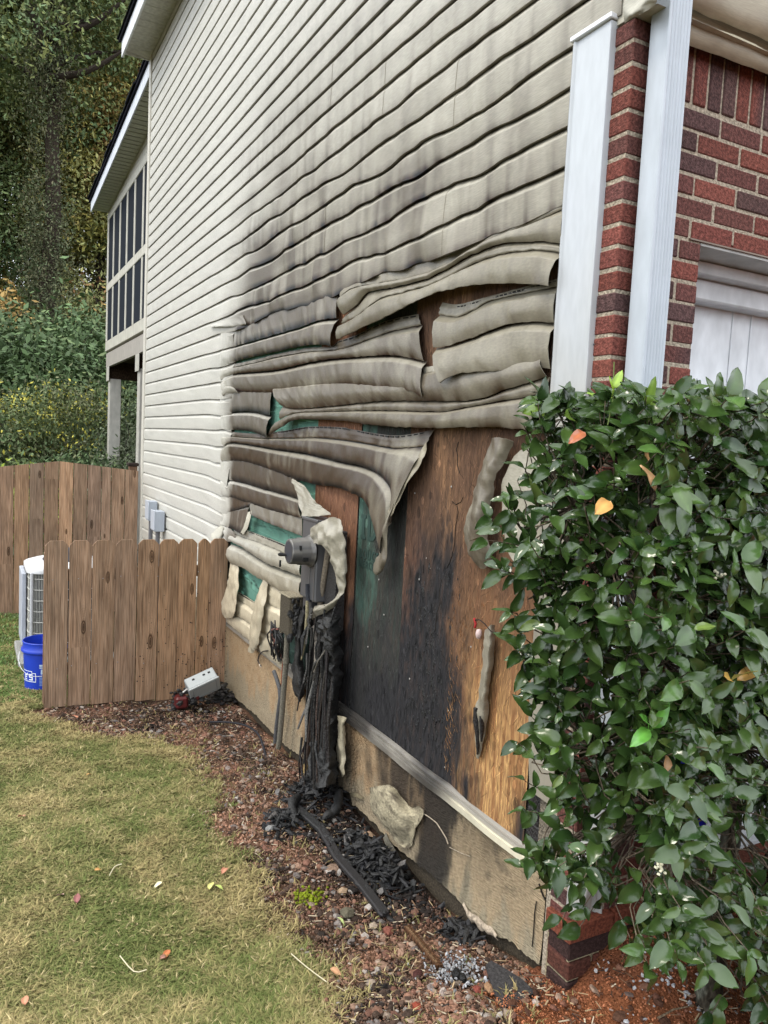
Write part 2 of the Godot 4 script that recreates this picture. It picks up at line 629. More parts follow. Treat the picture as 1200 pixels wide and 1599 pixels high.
func panel(lines: Array, prof: String, nu: int, opt := {}) -> MB:
	# a vinyl siding panel lofted through polylines from top to bottom; prof: one letter per course,
	# l = a lap course (slant, face, lip), h = the flat nail hem
	var b := MB.new()
	var gain: float = opt.get("gain", 1.0)
	var brown: float = opt.get("brown", 0.0)
	var bel: Array = opt.get("belly", [])
	var wr: float = opt.get("wrinkle", 0.0)
	var R := []
	for L in lines:
		var r := PackedVector3Array()
		for j in nu + 1:
			r.append(along(L, float(j) / nu))
		R.append(r)
	for s in prof.length():
		var kind := prof[s]
		var pf := [[0.0, 0.0], [0.04, 1.2], [0.09, 4.6], [0.14, 8.6], [0.19, 12.4], [0.225, 14.2], [0.25, 14.6], [0.55, 14.9], [0.75, 14.6], [0.94, 14.2], [1.0, 13.4]]
		if kind == "h":
			pf = [[0.0, 3.0], [0.3, 4.0], [0.5, 7.0], [0.62, 4.0], [0.85, 7.5], [1.0, 4.0]]
		var A: PackedVector3Array = R[s]
		var D: PackedVector3Array = R[s + 1]
		var P := []
		var C := []
		for q in pf:
			var row := PackedVector3Array()
			var rc := PackedColorArray()
			for j in nu + 1:
				var p := A[j].lerp(D[j], q[0])
				var o: float = q[1] * 0.00135 - 0.013
				if bel.size() > s:
					o += bel[s] * 0.001 * sin(PI * q[0])
				if wr > 0.0:
					var rid := 1.0 - absf(n_mid.get_noise_2d(p.z * 3.2 + p.y * 2.0 + 3.0, p.y * 5.0)) * 2.6
					o += wr * 0.001 * (n_mid.get_noise_2d(p.z * 2.2, p.y * 5.0) + 0.55 * rid + 0.5 * n_fin.get_noise_2d(p.z * 1.1, p.y * 1.1))
					p.y += wr * 0.0007 * n_fin.get_noise_2d(p.z * 1.6, 2.0 + 0.3 * s) * q[0]
				p.x -= o
				row.append(p)
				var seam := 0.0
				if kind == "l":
					seam = sm(0.10, 0.0, q[0]) * 1.6 + 0.5 * sm(0.78, 1.0, q[0])  # soot along the lap, plus painted shade under the lip above
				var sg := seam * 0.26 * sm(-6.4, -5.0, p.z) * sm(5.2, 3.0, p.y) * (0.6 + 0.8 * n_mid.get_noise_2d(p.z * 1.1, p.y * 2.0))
				var c := vcol(p.z, p.y, gain * ((0.45 if q[0] < 0.225 and kind == "l" else 1.0) + seam), brown)  # slants get less soot, painting in the brightness of their upward faces
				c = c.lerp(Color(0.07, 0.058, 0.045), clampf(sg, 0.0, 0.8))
				c *= 1.0 + 0.10 * n_fin.get_noise_2d(p.z * 0.7, p.y * 3.0) + 0.09 * n_fin.get_noise_2d(p.z * 6.0 + p.y * 1.5, p.y * 0.35)
				c.a = 1.0
				rc.append(c)
			P.append(row)
			C.append(rc)
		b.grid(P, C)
		if kind == "l":
			# the lip that turns back under the course
			var lo := PackedVector3Array()
			for j in nu + 1:
				var q := P[P.size() - 1][j] as Vector3
				q.x += float(opt.get("lip", 0.0175))
				q.y += 0.002
				lo.append(q)
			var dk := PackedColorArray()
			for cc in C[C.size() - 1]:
				dk.append(Color(cc.r * 0.55, cc.g * 0.52, cc.b * 0.48))  # underside coloured darker, shade painted beneath the lip
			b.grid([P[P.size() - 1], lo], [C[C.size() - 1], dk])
		if opt.get("thick", false):
			# the back of the sheet and its torn ends
			var Q := []
			for r in P:
				var rr := PackedVector3Array()
				for p in r:
					rr.append(p + Vector3(0.0018, 0, 0))
				Q.append(rr)
			b.grid(Q, C, null, true)
			for e in [0, nu]:
				for i in P.size() - 1:
					b.col = Color(0.42, 0.39, 0.31).lerp(C[i][e], 0.4)
					b.face([P[i][e], P[i + 1][e], Q[i + 1][e], Q[i][e]], Vector3(0, 0, -1 if e == 0 else 1))
	b.col = Color(1, 1, 1)
	return b

func slots(line: Array, u0: float, u1: float, n: int, drop: float, parent: Node) -> void:
	# the row of nail slots punched in a hem
	var b := MB.new()
	b.col = Color(0.012, 0.012, 0.012)
	for i in n:
		var p := along(line, lerpf(u0, u1, (i + 0.5) / n))
		var q := along(line, lerpf(u0, u1, (i + 0.62) / n))
		var d := (q - p).normalized()
		var hw: float = along(line, u0).distance_to(along(line, u1)) / n * 0.34
		var ctr := p + Vector3(0.004, -drop, 0)
		var X := Transform3D(Basis(d, Vector3(-1, 0, 0).cross(d).normalized() * -1.0, Vector3(-1, 0, 0)), ctr)
		b.cbox(Vector3(-hw, -0.0028, -0.006), Vector3(hw, 0.0028, 0.0005), 0.0, X)
	stuff(obj("nail_slots", b, M.plain, parent))

func line_z(z0: float, z1: float, y: float, k: float, n := 40) -> Array:
	# a course line with the sag that the heat left in it
	var a := []
	for i in n + 1:
		var z := lerpf(z0, z1, float(i) / n)
		var w := sm(-6.8, -5.2, z) * sm(-2.0, -2.6, z) * sm(4.1, 2.55, y)
		var s := n_mid.get_noise_2d(z * 0.9 + k * 0.37, k * 0.21)
		var s2 := n_mid.get_noise_2d(z * 2.4 + k * 3.1, 9.0 + k)
		var dy := -w * (0.020 + 0.055 * maxf(s, -0.3) + 0.020 * s2)
		var dx := -w * (0.004 + 0.050 * maxf(s2 + 0.3 * s, 0.0))
		var w0 := 0.0012 * n_mid.get_noise_2d(z * 1.5, k * 5.0)
		a.append(Vector3(dx + w0, y + dy, z))
	return a

func build_house() -> void:
	house = thing("house", "two-storey house clad in cream lap siding with fire damage low on its side wall", "house")
	var b: MB
	# upper siding: double courses, each laid in two or three lengths that lap
	var rng := RandomNumberGenerator.new()
	rng.seed = 4
	var p := 20
	while p <= 46:
		var y0 := 0.035 + 0.127 * p
		var y2 := minf(y0 + 0.254, 5.955)
		var y1 := minf(y0 + 0.127, 5.95)
		var cuts := [-9.19, -5.7 + 0.5 * (p % 4), -3.2 - 0.65 * ((p / 2) % 3) + 0.4, -2.052]
		if p == 20:
			cuts = [-9.19, -5.35, -2.83, -2.052]
		for i in 3:
			var za: float = cuts[i]
			var zb: float = cuts[i + 1] + (0.03 if i < 2 else 0.0)
			var nn := 30 if i == 0 else 70
			var T := line_z(za, zb, y2, p + 2, nn)
			var Cc := line_z(za, zb, y1, p + 1, nn)
			var B := line_z(za, zb, y0, p, nn)
			if p >= 24 and i == 2:
				for L in [T, Cc, B]:
					L.append(Vector3(0, L[-1].y, -1.86))
			if i % 2 == 1:
				for L in [T, Cc, B]:
					for j in L.size():
						L[j].x -= 0.0022
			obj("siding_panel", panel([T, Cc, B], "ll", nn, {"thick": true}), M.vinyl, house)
		p += 2
	# left lengths of the lower courses, still sound
	p = 18
	while p >= 2:
		var y0 := 0.035 + 0.127 * p
		if p == 2:
			y0 = 0.345
		var T := line_z(-9.19, -5.74, 0.035 + 0.127 * (p + 2), p + 2, 16)
		var Cc := line_z(-9.19, -5.74, 0.035 + 0.127 * (p + 1), p + 1, 16)
		var B := line_z(-9.19, -5.74, y0, p, 16)
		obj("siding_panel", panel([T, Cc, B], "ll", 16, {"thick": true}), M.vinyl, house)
		p -= 2
	# corner post at the far end
	b = MB.new()
	b.col = Color(0.66, 0.63, 0.55)
	b.cbox(Vector3(-0.022, 0.33, -9.28), Vector3(0.03, 5.95, -9.185), 0.004)
	obj("corner_post", b, M.vinyl, house)
	# structural walls behind
	b = MB.new()
	b.col = Color(0.3, 0.3, 0.28)
	b.cbox(Vector3(0.03, 0.3, -9.25), Vector3(0.14, 6.0, -1.93), 0.0)
	obj("side_wall", b, M.rough, house)
	b = MB.new()
	b.col = Color(0.6, 0.57, 0.49)
	b.cbox(Vector3(0.14, 0.3, -9.25), Vector3(9.0, 6.0, -9.1), 0.0)
	obj("rear_wall", b, M.vinyl, house)
	b = MB.new()
	b.col = Color(0.6, 0.57, 0.49)
	b.cbox(Vector3(8.9, -0.3, -9.1), Vector3(9.0, 6.0, -1.9), 0.0)
	obj("end_wall", b, M.vinyl, house)
	# eave: soffit with grooves, fascia, roof
	b = MB.new()
	b.col = Color(0.60, 0.59, 0.53)
	var z := -9.28
	var soff := Node3D.new()
	soff.name = "soffit"
	house.add_child(soff, true)
	while z < 0.4:
		b = MB.new()
		b.col = Color(0.62, 0.61, 0.55) * (0.97 + 0.03 * sin(z * 9.0))
		b.cbox(Vector3(-0.296, 5.945, z + 0.003), Vector3(0.02, 5.957, z + 0.147), 0.003)
		obj("soffit_board", b, M.vinyl, soff)
		z += 0.15
	b = MB.new()
	b.col = Color(0.80, 0.82, 0.86)
	b.cbox(Vector3(-0.318, 5.86, -9.3), Vector3(-0.297, 6.03, 0.4), 0.003)
	obj("fascia", b, M.paint, house)
	b = MB.new()
	b.col = Color(0.62, 0.61, 0.55)
	b.cbox(Vector3(-0.296, 5.90, -9.302), Vector3(0.03, 5.944, -9.284), 0.002)
	b.face([Vector3(-0.29, 5.942, -9.28), Vector3(0.02, 5.942, -9.13), Vector3(0.02, 5.90, -9.28)], Vector3(0, -1, 0))
	obj("eave_return", b, M.vinyl, house)
	b = MB.new()
	b.col = Color(0.022, 0.023, 0.03)
	for s in [[-0.345, 6.032, 4.5, 8.4], [4.5, 8.4, 9.4, 6.0]]:
		b.face([Vector3(s[0], s[1] + 0.03, -9.36), Vector3(s[0], s[1] + 0.03, 0.5), Vector3(s[2], s[3] + 0.03, 0.5), Vector3(s[2], s[3] + 0.03, -9.36)], Vector3(0, 1, 0))
		b.face([Vector3(s[0], s[1], -9.36), Vector3(s[0], s[1], 0.5), Vector3(s[2], s[3], 0.5), Vector3(s[2], s[3], -9.36)], Vector3(0, -1, 0))
	b.face([Vector3(-0.345, 6.032, -9.36), Vector3(-0.345, 6.062, -9.36), Vector3(-0.345, 6.062, 0.5), Vector3(-0.345, 6.032, 0.5)], Vector3(-1, 0, 0))
	for zz in [-9.36, 0.5]:
		b.face([Vector3(-0.345, 6.032, zz), Vector3(-0.345, 6.062, zz), Vector3(4.5, 8.43, zz), Vector3(4.5, 8.4, zz)], Vector3(0, 0, signf(zz)))
	for zz in [-9.2, 0.3]:
		b.face([Vector3(0.0, 6.0, zz), Vector3(4.5, 8.39, zz), Vector3(9.0, 6.0, zz)], Vector3(0, 0, signf(zz)))
	var roof := obj("roof", b, M.shingle, house)
	var r2 := RandomNumberGenerator.new()
	r2.seed = 12
	z = -9.37
	while z < 0.4:
		var l := r2.randf_range(0.28, 0.34)
		b = MB.new()
		b.col = Color(0.025, 0.026, 0.033) * r2.randf_range(0.8, 1.5)
		var dd := r2.randf_range(0.0, 0.012)
		b.cbox(Vector3(-0.362 - dd, 6.064, z + 0.004), Vector3(-0.12, 6.072 + dd * 0.4, z + l), 0.002)
		obj("shingle", b, M.shingle, roof)
		z += l
	build_sheathing()
	build_foundation()

func soil_hash(a: float) -> float:
	return fposmod(sin(a * 127.1) * 43758.5453, 1.0)

func noise_img(w: int, h: int, tall: int, freq: float, seed_: int, oct := 3) -> PackedByteArray:
	var f := FastNoiseLite.new()
	f.frequency = freq
	f.seed = seed_
	f.fractal_octaves = oct
	f.noise_type = FastNoiseLite.TYPE_SIMPLEX_SMOOTH
	var im := f.get_image(w, maxi(8, h / tall))
	im.resize(w, h, Image.INTERPOLATE_CUBIC)
	im.convert(Image.FORMAT_L8)
	return im.get_data()

func build_sheathing() -> void:
	# brown and green fibre boards behind the siding; their char and fibres as a picture of the material
	var W := 1000
	var H := 1000
	var z0 := -4.2
	var wz := 2.2
	var ytop := 2.5
	var hy := 2.2
	var fib := noise_img(W, H, 7, 0.22, 2, 3)
	var fib2 := noise_img(W, H, 12, 0.06, 3, 4)
	var blo := noise_img(W, H, 2, 0.009, 4, 4)
	var chip := noise_img(W, H, 3, 0.05, 5, 3)
	var im := Image.create(W, H, false, Image.FORMAT_RGB8)
	var bm := Image.create(W, H, false, Image.FORMAT_RGB8)
	for j in H:
		var y := ytop - hy * j / H
		for i in W:
			var z := z0 + wz * i / W
			var k := j * W + i
			var a := fib[k] / 255.0
			var b := fib2[k] / 255.0
			var g := blo[k] / 255.0 - 0.5
			var q := chip[k] / 255.0
			var up := y + 0.5 * g
			var zz := z + 0.25 * g + 0.05 * (q - 0.5)
			var c: Color
			var ch := 0.0
			if z < -4.11 or (z > -3.54 and z < -3.04):
				c = Color(0.085, 0.20, 0.155)
				c = c.lerp(Color(0.14, 0.27, 0.215), b * 0.6)
				if z > -3.6:
					# smoked green: a pale stripe at the left edge survives
					var sv := exp(-pow((zz + 3.46) / 0.07, 2.0))
					c = c.lerp(Color(0.034, 0.033, 0.028), clampf(0.985 - 0.36 * sv * sm(0.7, 1.0, y) - 0.5 * sm(-3.46, -3.53, z) * sm(1.1, 1.3, y) + 0.25 * (b - 0.5), 0, 1))
					ch = clampf(sm(0.95, 0.55, up) * 0.7 + 0.30 * sm(-3.42, -3.2, zz) + 0.1 * sm(1.7, 1.2, up), 0, 1)
					c = c.lerp(Color(0.085, 0.07, 0.055), 0.5 * sm(0.5, 0.75, q) * sm(1.2, 0.9, y))
				else:
					ch = 0.75 * sm(0.62, 0.45, up)
			elif z < -3.54:
				c = Color(0.15, 0.072, 0.042).lerp(Color(0.27, 0.135, 0.075), a * 0.8)
				c = c.lerp(Color(0.09, 0.04, 0.025), sm(0.4, 0.75, b) * 0.6)
				ch = sm(1.12, 0.80, up + 0.1 * (b - 0.5))
			else:
				c = Color(0.060, 0.034, 0.022).lerp(Color(0.155, 0.086, 0.052), a * 0.75)
				c = c.lerp(Color(0.36, 0.20, 0.10), 0.55 * exp(-pow((zz + 2.68) / 0.10, 2.0)) * sm(1.15, 1.5, y) * b)
				# the burnt-off skin shows bright orange fibre towards the corner
				var org := sm(-2.62, -2.30, zz + 0.06 * sm(0.4, 1.2, y)) * (0.55 + 0.45 * sm(1.1, 0.7, y))
				var oc := Color(0.22, 0.115, 0.055).lerp(Color(0.62, 0.37, 0.15), clampf(a * 1.2 - 0.1, 0, 1) * sm(1.3, 0.5, y))
				oc = oc.lerp(Color(0.17, 0.075, 0.032), sm(0.45, 0.72, b) * 0.75)
				c = c.lerp(oc, org * sm(1.75, 1.0, up))
				c = c.lerp(Color(0.22, 0.085, 0.045).lerp(Color(0.32, 0.16, 0.09), a), 0.5 * exp(-pow((zz + 2.98) / 0.07, 2.0)) * sm(0.6, 0.9, y) * sm(1.5, 1.2, y))
				var zb := lerpf(-2.40, -2.60, clampf((y - 0.45) / 0.6, 0, 1))
				var bot := (1.0 - sm(zb - 0.15, zb + 0.07, zz + 0.12 * (b - 0.5))) * sm(1.75, 0.95, up)
				bot *= 1.0 - 0.3 * sm(-2.90, -3.02, zz) * sm(0.85, 1.0, y)
				bot = maxf(bot, 0.75 * exp(-pow((zz + 2.68) / 0.07, 2.0)) * sm(1.75, 1.35, up) * sm(0.4, 0.6, q))
				ch = clampf(1.15 * bot, 0, 1)
				ch = maxf(ch, 0.95 * exp(-pow((z + 2.08) / 0.06, 2.0)) * sm(0.62, 0.42, y + 0.15 * (q - 0.5)))
				ch = maxf(ch, 0.55 * exp(-pow((zz + 2.4) / 0.035, 2.0)) * sm(1.0, 0.7, y))
			ch = clampf(ch + (q - 0.5) * 0.35 * sm(0.05, 0.3, ch), 0, 1)
			var coal := Color(0.011, 0.011, 0.013).lerp(Color(0.030, 0.029, 0.031), a)
			if q > 0.72:
				coal = coal * 0.5
			c = c.lerp(coal, ch)
			var hair := sm(0.80, 0.92, a) * (0.5 if ch > 0.5 else 1.0)
			c = c.lerp(c * 1.7 + Color(0.02, 0.018, 0.015), hair * 0.55)
			c = c * (0.78 + 0.44 * b)
			c.r = clampf(c.r, 0, 1)
			c.g = clampf(c.g, 0, 1)
			c.b = clampf(c.b, 0, 1)
			im.set_pixel(i, j, c.linear_to_srgb())
			var hgt := clampf(0.35 * a + 0.35 * b + 0.3 * q, 0, 1)
			bm.set_pixel(i, j, Color(hgt, hgt, hgt))
	# short fibres pressed into the board, pale and dark
	var rs := RandomNumberGenerator.new()
	rs.seed = 66
	for k in 9000:
		var x := rs.randf() * W
		var y := rs.randf() * H
		var an := PI / 2 + rs.randfn() * 0.45
		var l := rs.randf_range(5, 26)
		var g := rs.randf_range(1.25, 1.7) if rs.randf() < 0.6 else rs.randf_range(0.45, 0.75)
		for q in int(l):
			var xi := int(x + cos(an) * q)
			var yi := int(y + sin(an) * q)
			if xi < 0 or yi < 0 or xi >= W or yi >= H:
				break
			var c := im.get_pixel(xi, yi)
			im.set_pixel(xi, yi, Color(minf(c.r * lerpf(1.0, g, 0.6), 1), minf(c.g * lerpf(1.0, g, 0.6), 1), minf(c.b * lerpf(1.0, g, 0.6), 1)))
			var hb := bm.get_pixel(xi, yi).r * (1.25 if g > 1.0 else 0.7)
			bm.set_pixel(xi, yi, Color(minf(hb, 1), minf(hb, 1), minf(hb, 1)))
	# blotches where the skin flaked
	for k in 260:
		var x := rs.randf() * W
		var y := rs.randf() * H
		var r := rs.randf_range(2, 9)
		var g := rs.randf_range(0.72, 0.9) if rs.randf() < 0.6 else rs.randf_range(1.1, 1.35)
		for dy in range(-int(r * 1.8), int(r * 1.8) + 1):
			for dx in range(-int(r), int(r) + 1):
				var xi := int(x) + dx
				var yi := int(y) + dy
				if xi < 0 or yi < 0 or xi >= W or yi >= H:
					continue
				var dd := sqrt(pow(dx / r, 2.0) + pow(dy / (r * 1.8), 2.0)) + 0.45 * (chip[yi * W + xi] / 255.0 - 0.5)
				if dd < 0.8:
					var c := im.get_pixel(xi, yi)
					im.set_pixel(xi, yi, Color(minf(c.r * g, 1), minf(c.g * g, 1), minf(c.b * g, 1)))
	bm.bump_map_to_normal_map(5.0)
	var m := StandardMaterial3D.new()
	m.resource_name = "fibreboard"
	m.albedo_texture = ImageTexture.create_from_image(im)
	m.normal_enabled = true
	m.normal_texture = ImageTexture.create_from_image(bm)
	m.normal_scale = 1.0
	m.roughness = 0.85
	m.metallic_specular = 0.3
	M.board = m
	var sheets := [[-4.80, -4.52, 0.0205], [-5.75, -4.803, 0.0215], [-4.517, -4.113, 0.021], [-4.109, -3.541, 0.017], [-3.536, -3.042, 0.0225], [-3.039, -2.06, 0.018]]
	for s in sheets:
		var b := MB.new()
		var za: float = s[0]
		var zb: float = s[1]
		var nz := 60 if za > -4.2 else 6
		var ny := 60
		var P := []
		var U := []
		for j in ny + 1:
			var y := lerpf(2.6, 0.325, float(j) / ny)
			var r := PackedVector3Array()
			var u := PackedVector2Array()
			for i in nz + 1:
				var z := lerpf(za, zb, float(i) / nz)
				var d := 0.004 * n_mid.get_noise_2d(z * 1.5, y * 0.7) * (1.0 if za > -3.1 else 0.4)
				var ed := minf(z - za, zb - z)
				d -= 0.004 * sm(0.02, 0.0, ed)
				# the skin burnt away towards the lower corner leaves a hollow
				if za > -3.1:
					d -= 0.010 * sm(-2.6, -2.4, z + 0.1 * n_mid.get_noise_2d(z, y * 2.0)) * sm(1.2, 0.8, y)
				r.append(Vector3(s[2] - d * -1.0, y, z))
				u.append(Vector2((z - z0) / wz, clampf((ytop - y) / hy, 0.001, 0.999)) if za > -4.2 else Vector2(clampf(0.004 + (z + 5.75) * 0.02, 0.002, 0.038), clampf((ytop - y) / hy, 0.001, 0.999)))
			P.append(r)
			U.append(u)
		b.grid(P, null, U)
		var sh := obj("sheathing_panel", b, m, house)
		sh.set_meta("label", "green sheathing board" if s[2] > 0.02 else "brown scorched sheathing board")
	# the print on the green board
	for t in [["ID", 0.125, 1.33, -3.515], ["BOUCS", 0.05, 1.195, -3.525], ["MERCE", 0.04, 1.145, -3.525]]:
		var tm := TextMesh.new()
		tm.text = t[0]
		var sf := SystemFont.new()
		sf.font_names = PackedStringArray(["Droid Sans"])
		sf.font_weight = 700
		tm.font = sf
		tm.font_size = 64
		tm.pixel_size = t[1] / 46.0
		tm.depth = 0.001
		tm.horizontal_alignment = HORIZONTAL_ALIGNMENT_LEFT
		var pm := smat("print_ink", Color(0.018, 0.045, 0.036), 0.9)
		var o := obj("printed_lettering", tm, pm, house)
		o.transform = Transform3D(Basis(Vector3(0, 0, 1), Vector3(0, 1, 0), Vector3(-1, 0, 0)), Vector3(0.0195, t[2], t[3]))
	# cracks in the skin of the brown board, and nail heads
	for q in [[Vector3(0.017,1.779,-2.649), Vector3(0.017,1.747,-2.66), Vector3(0.017,1.721,-2.648), Vector3(0.017,1.687,-2.649), Vector3(0.017,1.654,-2.627)], [Vector3(0.017,1.518,-2.632), Vector3(0.017,1.493,-2.619), Vector3(0.017,1.438,-2.633), Vector3(0.017,1.359,-2.634), Vector3(0.017,1.309,-2.648), Vector3(0.017,1.274,-2.664), Vector3(0.017,1.255,-2.682)], [Vector3(0.017,1.668,-2.519), Vector3(0.017,1.624,-2.532), Vector3(0.017,1.587,-2.55), Vector3(0.017,1.564,-2.517)], [Vector3(0.017,1.533,-2.672), Vector3(0.017,1.522,-2.642), Vector3(0.017,1.536,-2.605), Vector3(0.017,1.558,-2.589)], [Vector3(0.017,1.197,-2.716), Vector3(0.017,1.139,-2.73), Vector3(0.017,1.101,-2.716), Vector3(0.017,1.04,-2.741), Vector3(0.017,0.97,-2.744)]]:
		var cb := MB.new()
		cb.col = Color(0.012, 0.009, 0.007)
		cb.tube(q, 0.0018, 4)
		obj("board_crack", cb, M.plain, house)
	for q in [Vector3(0.016,1.593,-2.681), Vector3(0.016,1.543,-2.977), Vector3(0.016,1.096,-3.279), Vector3(0.016,0.74,-3.36), Vector3(0.016,0.937,-3.209), Vector3(0.016,0.97,-2.471), Vector3(0.016,0.702,-2.935), Vector3(0.016,0.676,-2.413), Vector3(0.016,1.165,-2.898)]:
		var nb := MB.new()
		nb.col = Color(0.30, 0.29, 0.27)
		nb.lathe([Vector2(0.0, 0.0022), Vector2(0.0035, 0.0016), Vector2(0.0048, 0.0)], 8, Transform3D(Basis(Vector3(0, 0, 1), PI / 2), q))
		obj("nail_head", nb, M.metal, house)
	# fibre splinters standing off the burnt corner
	var sb := MB.new()
	var rng := RandomNumberGenerator.new()
	rng.seed = 77
	for i in 1300:
		var z := rng.randf_range(-2.62, -2.08)
		var y := rng.randf_range(0.38, 1.15)
		var l := rng.randf_range(0.015, 0.05)
		var an := rng.randf_range(-0.5, 0.5) + PI / 2
		var d := Vector3(-rng.randf_range(0.0, 0.35), sin(an), cos(an)).normalized()
		var p := Vector3(0.020, y, z)
		var w := Vector3(0, 0, 1).cross(d).normalized() * 0.0012
		var wz2 := Vector3(0, -d.z, d.y).normalized() * 0.0016
		var t := rng.randf()
		sb.col = Color(0.30, 0.13, 0.05).lerp(Color(0.66, 0.40, 0.18), t * sm(1.2, 0.6, y))
		sb.face([p - wz2, p + wz2, p + d * l], Vector3(-1, 0, 0.2))
		sb.face([p - w, p + w, p + d * l], Vector3(0.2, 0.4, 0.8))
	var so := obj("wood_splinters", sb, M.plain, house)
	stuff(so)

func build_foundation() -> void:
	var W := 1200
	var H := 240
	var z0 := -5.8
	var wz := 4.0
	var ytop := 0.36
	var hy := 0.8
	var n1 := noise_img(W, H, 1, 0.16, 21, 3)
	var n2 := noise_img(W, H, 3, 0.02, 22, 4)
	var n3 := noise_img(W, H, 1, 0.03, 23, 4)
	var im := Image.create(W, H, false, Image.FORMAT_RGB8)
	for j in H:
		var y := ytop - hy * j / H
		for i in W:
			var z := z0 + wz * i / W
			var k := j * W + i
			var a := n1[k] / 255.0
			var b := n2[k] / 255.0 - 0.5
			var q := n3[k] / 255.0
			var c := Color(0.30, 0.20, 0.115).lerp(Color(0.42, 0.31, 0.19), q)
			if z > -2.6:
				c = c.lerp(Color(0.34, 0.275, 0.18), 0.7)
			c = c.lerp(Color(0.24, 0.235, 0.18), sm(0.10, -0.02, y + 0.3 * b) * 0.5)
			var zz := z + 0.3 * b
			var s := 0.97 * exp(-pow((zz + 2.64) / 0.19, 4.0))
			s = maxf(s, 0.9 * exp(-pow((zz + 2.98) / 0.27, 4.0)) * sm(0.02, 0.16, y))
			s = maxf(s, 0.95 * exp(-pow((zz + 3.78) / 0.26, 4.0)))
			s = maxf(s, 0.55 * exp(-pow((zz + 2.3) / 0.2, 2.0)) * sm(0.0, 0.3, y))
			s = maxf(s, 0.5 * exp(-pow((zz + 2.55) / 0.12, 2.0)))
			s += 0.30 * sm(0.55, 0.8, q) * sm(-3.0, -2.2, z)
			s += 0.25 * sm(-5.0, -5.7, z) * q
			c = c.lerp(Color(0.022, 0.02, 0.019), clampf(s, 0, 0.95))
			if a > 0.72 and z < -5.0:
				c = c * 0.55
			c = c * (0.80 + 0.36 * a)
			c.r = clampf(c.r, 0, 1); c.g = clampf(c.g, 0, 1); c.b = clampf(c.b, 0, 1)
			im.set_pixel(i, j, c.linear_to_srgb())
	var m := StandardMaterial3D.new()
	m.resource_name = "stucco"
	m.albedo_texture = ImageTexture.create_from_image(im)
	m.normal_enabled = true
	m.normal_texture = noise_nrm(0.25, 7.0, 512, 4, 25)
	m.normal_scale = 0.6
	m.roughness = 0.92
	m.metallic_specular = 0.25
	M.stucco = m
	# parge coat with a ragged lower edge
	var edge := [Vector3(0,-0.235,-5.831), Vector3(0,-0.194,-5.491), Vector3(0,-0.164,-4.966), Vector3(0,-0.166,-4.457), Vector3(0,-0.123,-4.032), Vector3(0,-0.104,-3.753), Vector3(0,-0.069,-3.505), Vector3(0,-0.06,-3.443), Vector3(0,-0.099,-3.408), Vector3(0,-0.093,-3.348), Vector3(0,-0.093,-3.204), Vector3(0,-0.087,-3.07), Vector3(0,-0.093,-2.942), Vector3(0,-0.087,-2.823), Vector3(0,-0.081,-2.756), Vector3(0,-0.065,-2.67), Vector3(0,-0.061,-2.557), Vector3(0,-0.059,-2.483), Vector3(0,-0.062,-2.389), Vector3(0,-0.075,-2.342), Vector3(0,-0.08,-2.276), Vector3(0,-0.064,-2.215), Vector3(0,-0.052,-2.155), Vector3(0,-0.025,-2.099), Vector3(0,-0.02,-2.025), Vector3(0,-0.021,-1.985), Vector3(0,0.006,-1.918)]
	var fo := Node3D.new()
	fo.name = "foundation"
	house.add_child(fo, true)
	var P := []
	var U := []
	var nz := 260
	var ny := 14
	var eb := PackedFloat32Array()
	for i in nz + 1:
		var z := lerpf(-5.74, -1.925, float(i) / nz)
		var y := -0.22
		for q in edge.size() - 1:
			if z >= edge[q].z and z <= edge[q + 1].z:
				y = lerpf(edge[q].y, edge[q + 1].y, (z - edge[q].z) / (edge[q + 1].z - edge[q].z))
		if z < edge[0].z:
			y = edge[0].y
		eb.append(y + 0.010 * n_fin.get_noise_2d(z * 2.0, 1.0) + 0.006 * n_fin.get_noise_2d(z * 6.0, 5.0))
	for j in ny + 1:
		var r := PackedVector3Array()
		var u := PackedVector2Array()
		for i in nz + 1:
			var z := lerpf(-5.74, -1.925, float(i) / nz)
			var y := lerpf(0.335, eb[i], float(j) / ny)
			var x := 0.004 + 0.004 * n_mid.get_noise_2d(z * 1.2, y * 2.0)
			# the coat lets go of the wall near its lower edge
			x -= 0.010 * pow(float(j) / ny, 6.0) * sm(-3.6, -3.3, z) * (0.6 + n_mid.get_noise_2d(z * 3.0, 2.0))
			r.append(Vector3(x, y, z))
			u.append(Vector2((z - z0) / wz, (ytop - y) / hy))
		P.append(r)
		U.append(u)
	var b := MB.new()
	b.grid(P, null, U)
	# its broken edge
	var lo := PackedVector3Array()
	var lu := PackedVector2Array()
	for i in nz + 1:
		lo.append(P[ny][i] + Vector3(0.022, 0.004, 0))
		lu.append(U[ny][i])
	b.grid([P[ny], lo], null, [U[ny], lu])
	obj("stucco_coat", b, m, fo)
	b = MB.new()
	b.col = Color(0.085, 0.07, 0.05)
	b.cbox(Vector3(0.024, -0.6, -9.24), Vector3(0.2, 0.33, -1.93), 0.0)
	obj("footing_wall", b, M.rough, fo)
	b = MB.new()
	b.col = Color(0.30, 0.24, 0.15)
	b.cbox(Vector3(0.008, -0.6, -9.24), Vector3(0.03, 0.335, -5.745), 0.0)
	obj("stucco_coat", b, M.rough, fo)
	# pale broken lip low on the right
	b = MB.new()
	var rng := RandomNumberGenerator.new()
	rng.seed = 9
	var lipl := [Vector3(-0.014,-0.045,-2.379), Vector3(-0.014,-0.063,-2.354), Vector3(-0.014,-0.063,-2.301), Vector3(-0.014,-0.061,-2.25), Vector3(-0.014,-0.051,-2.197), Vector3(-0.014,-0.042,-2.153)]
	var up_ := []
	var lo_ := []
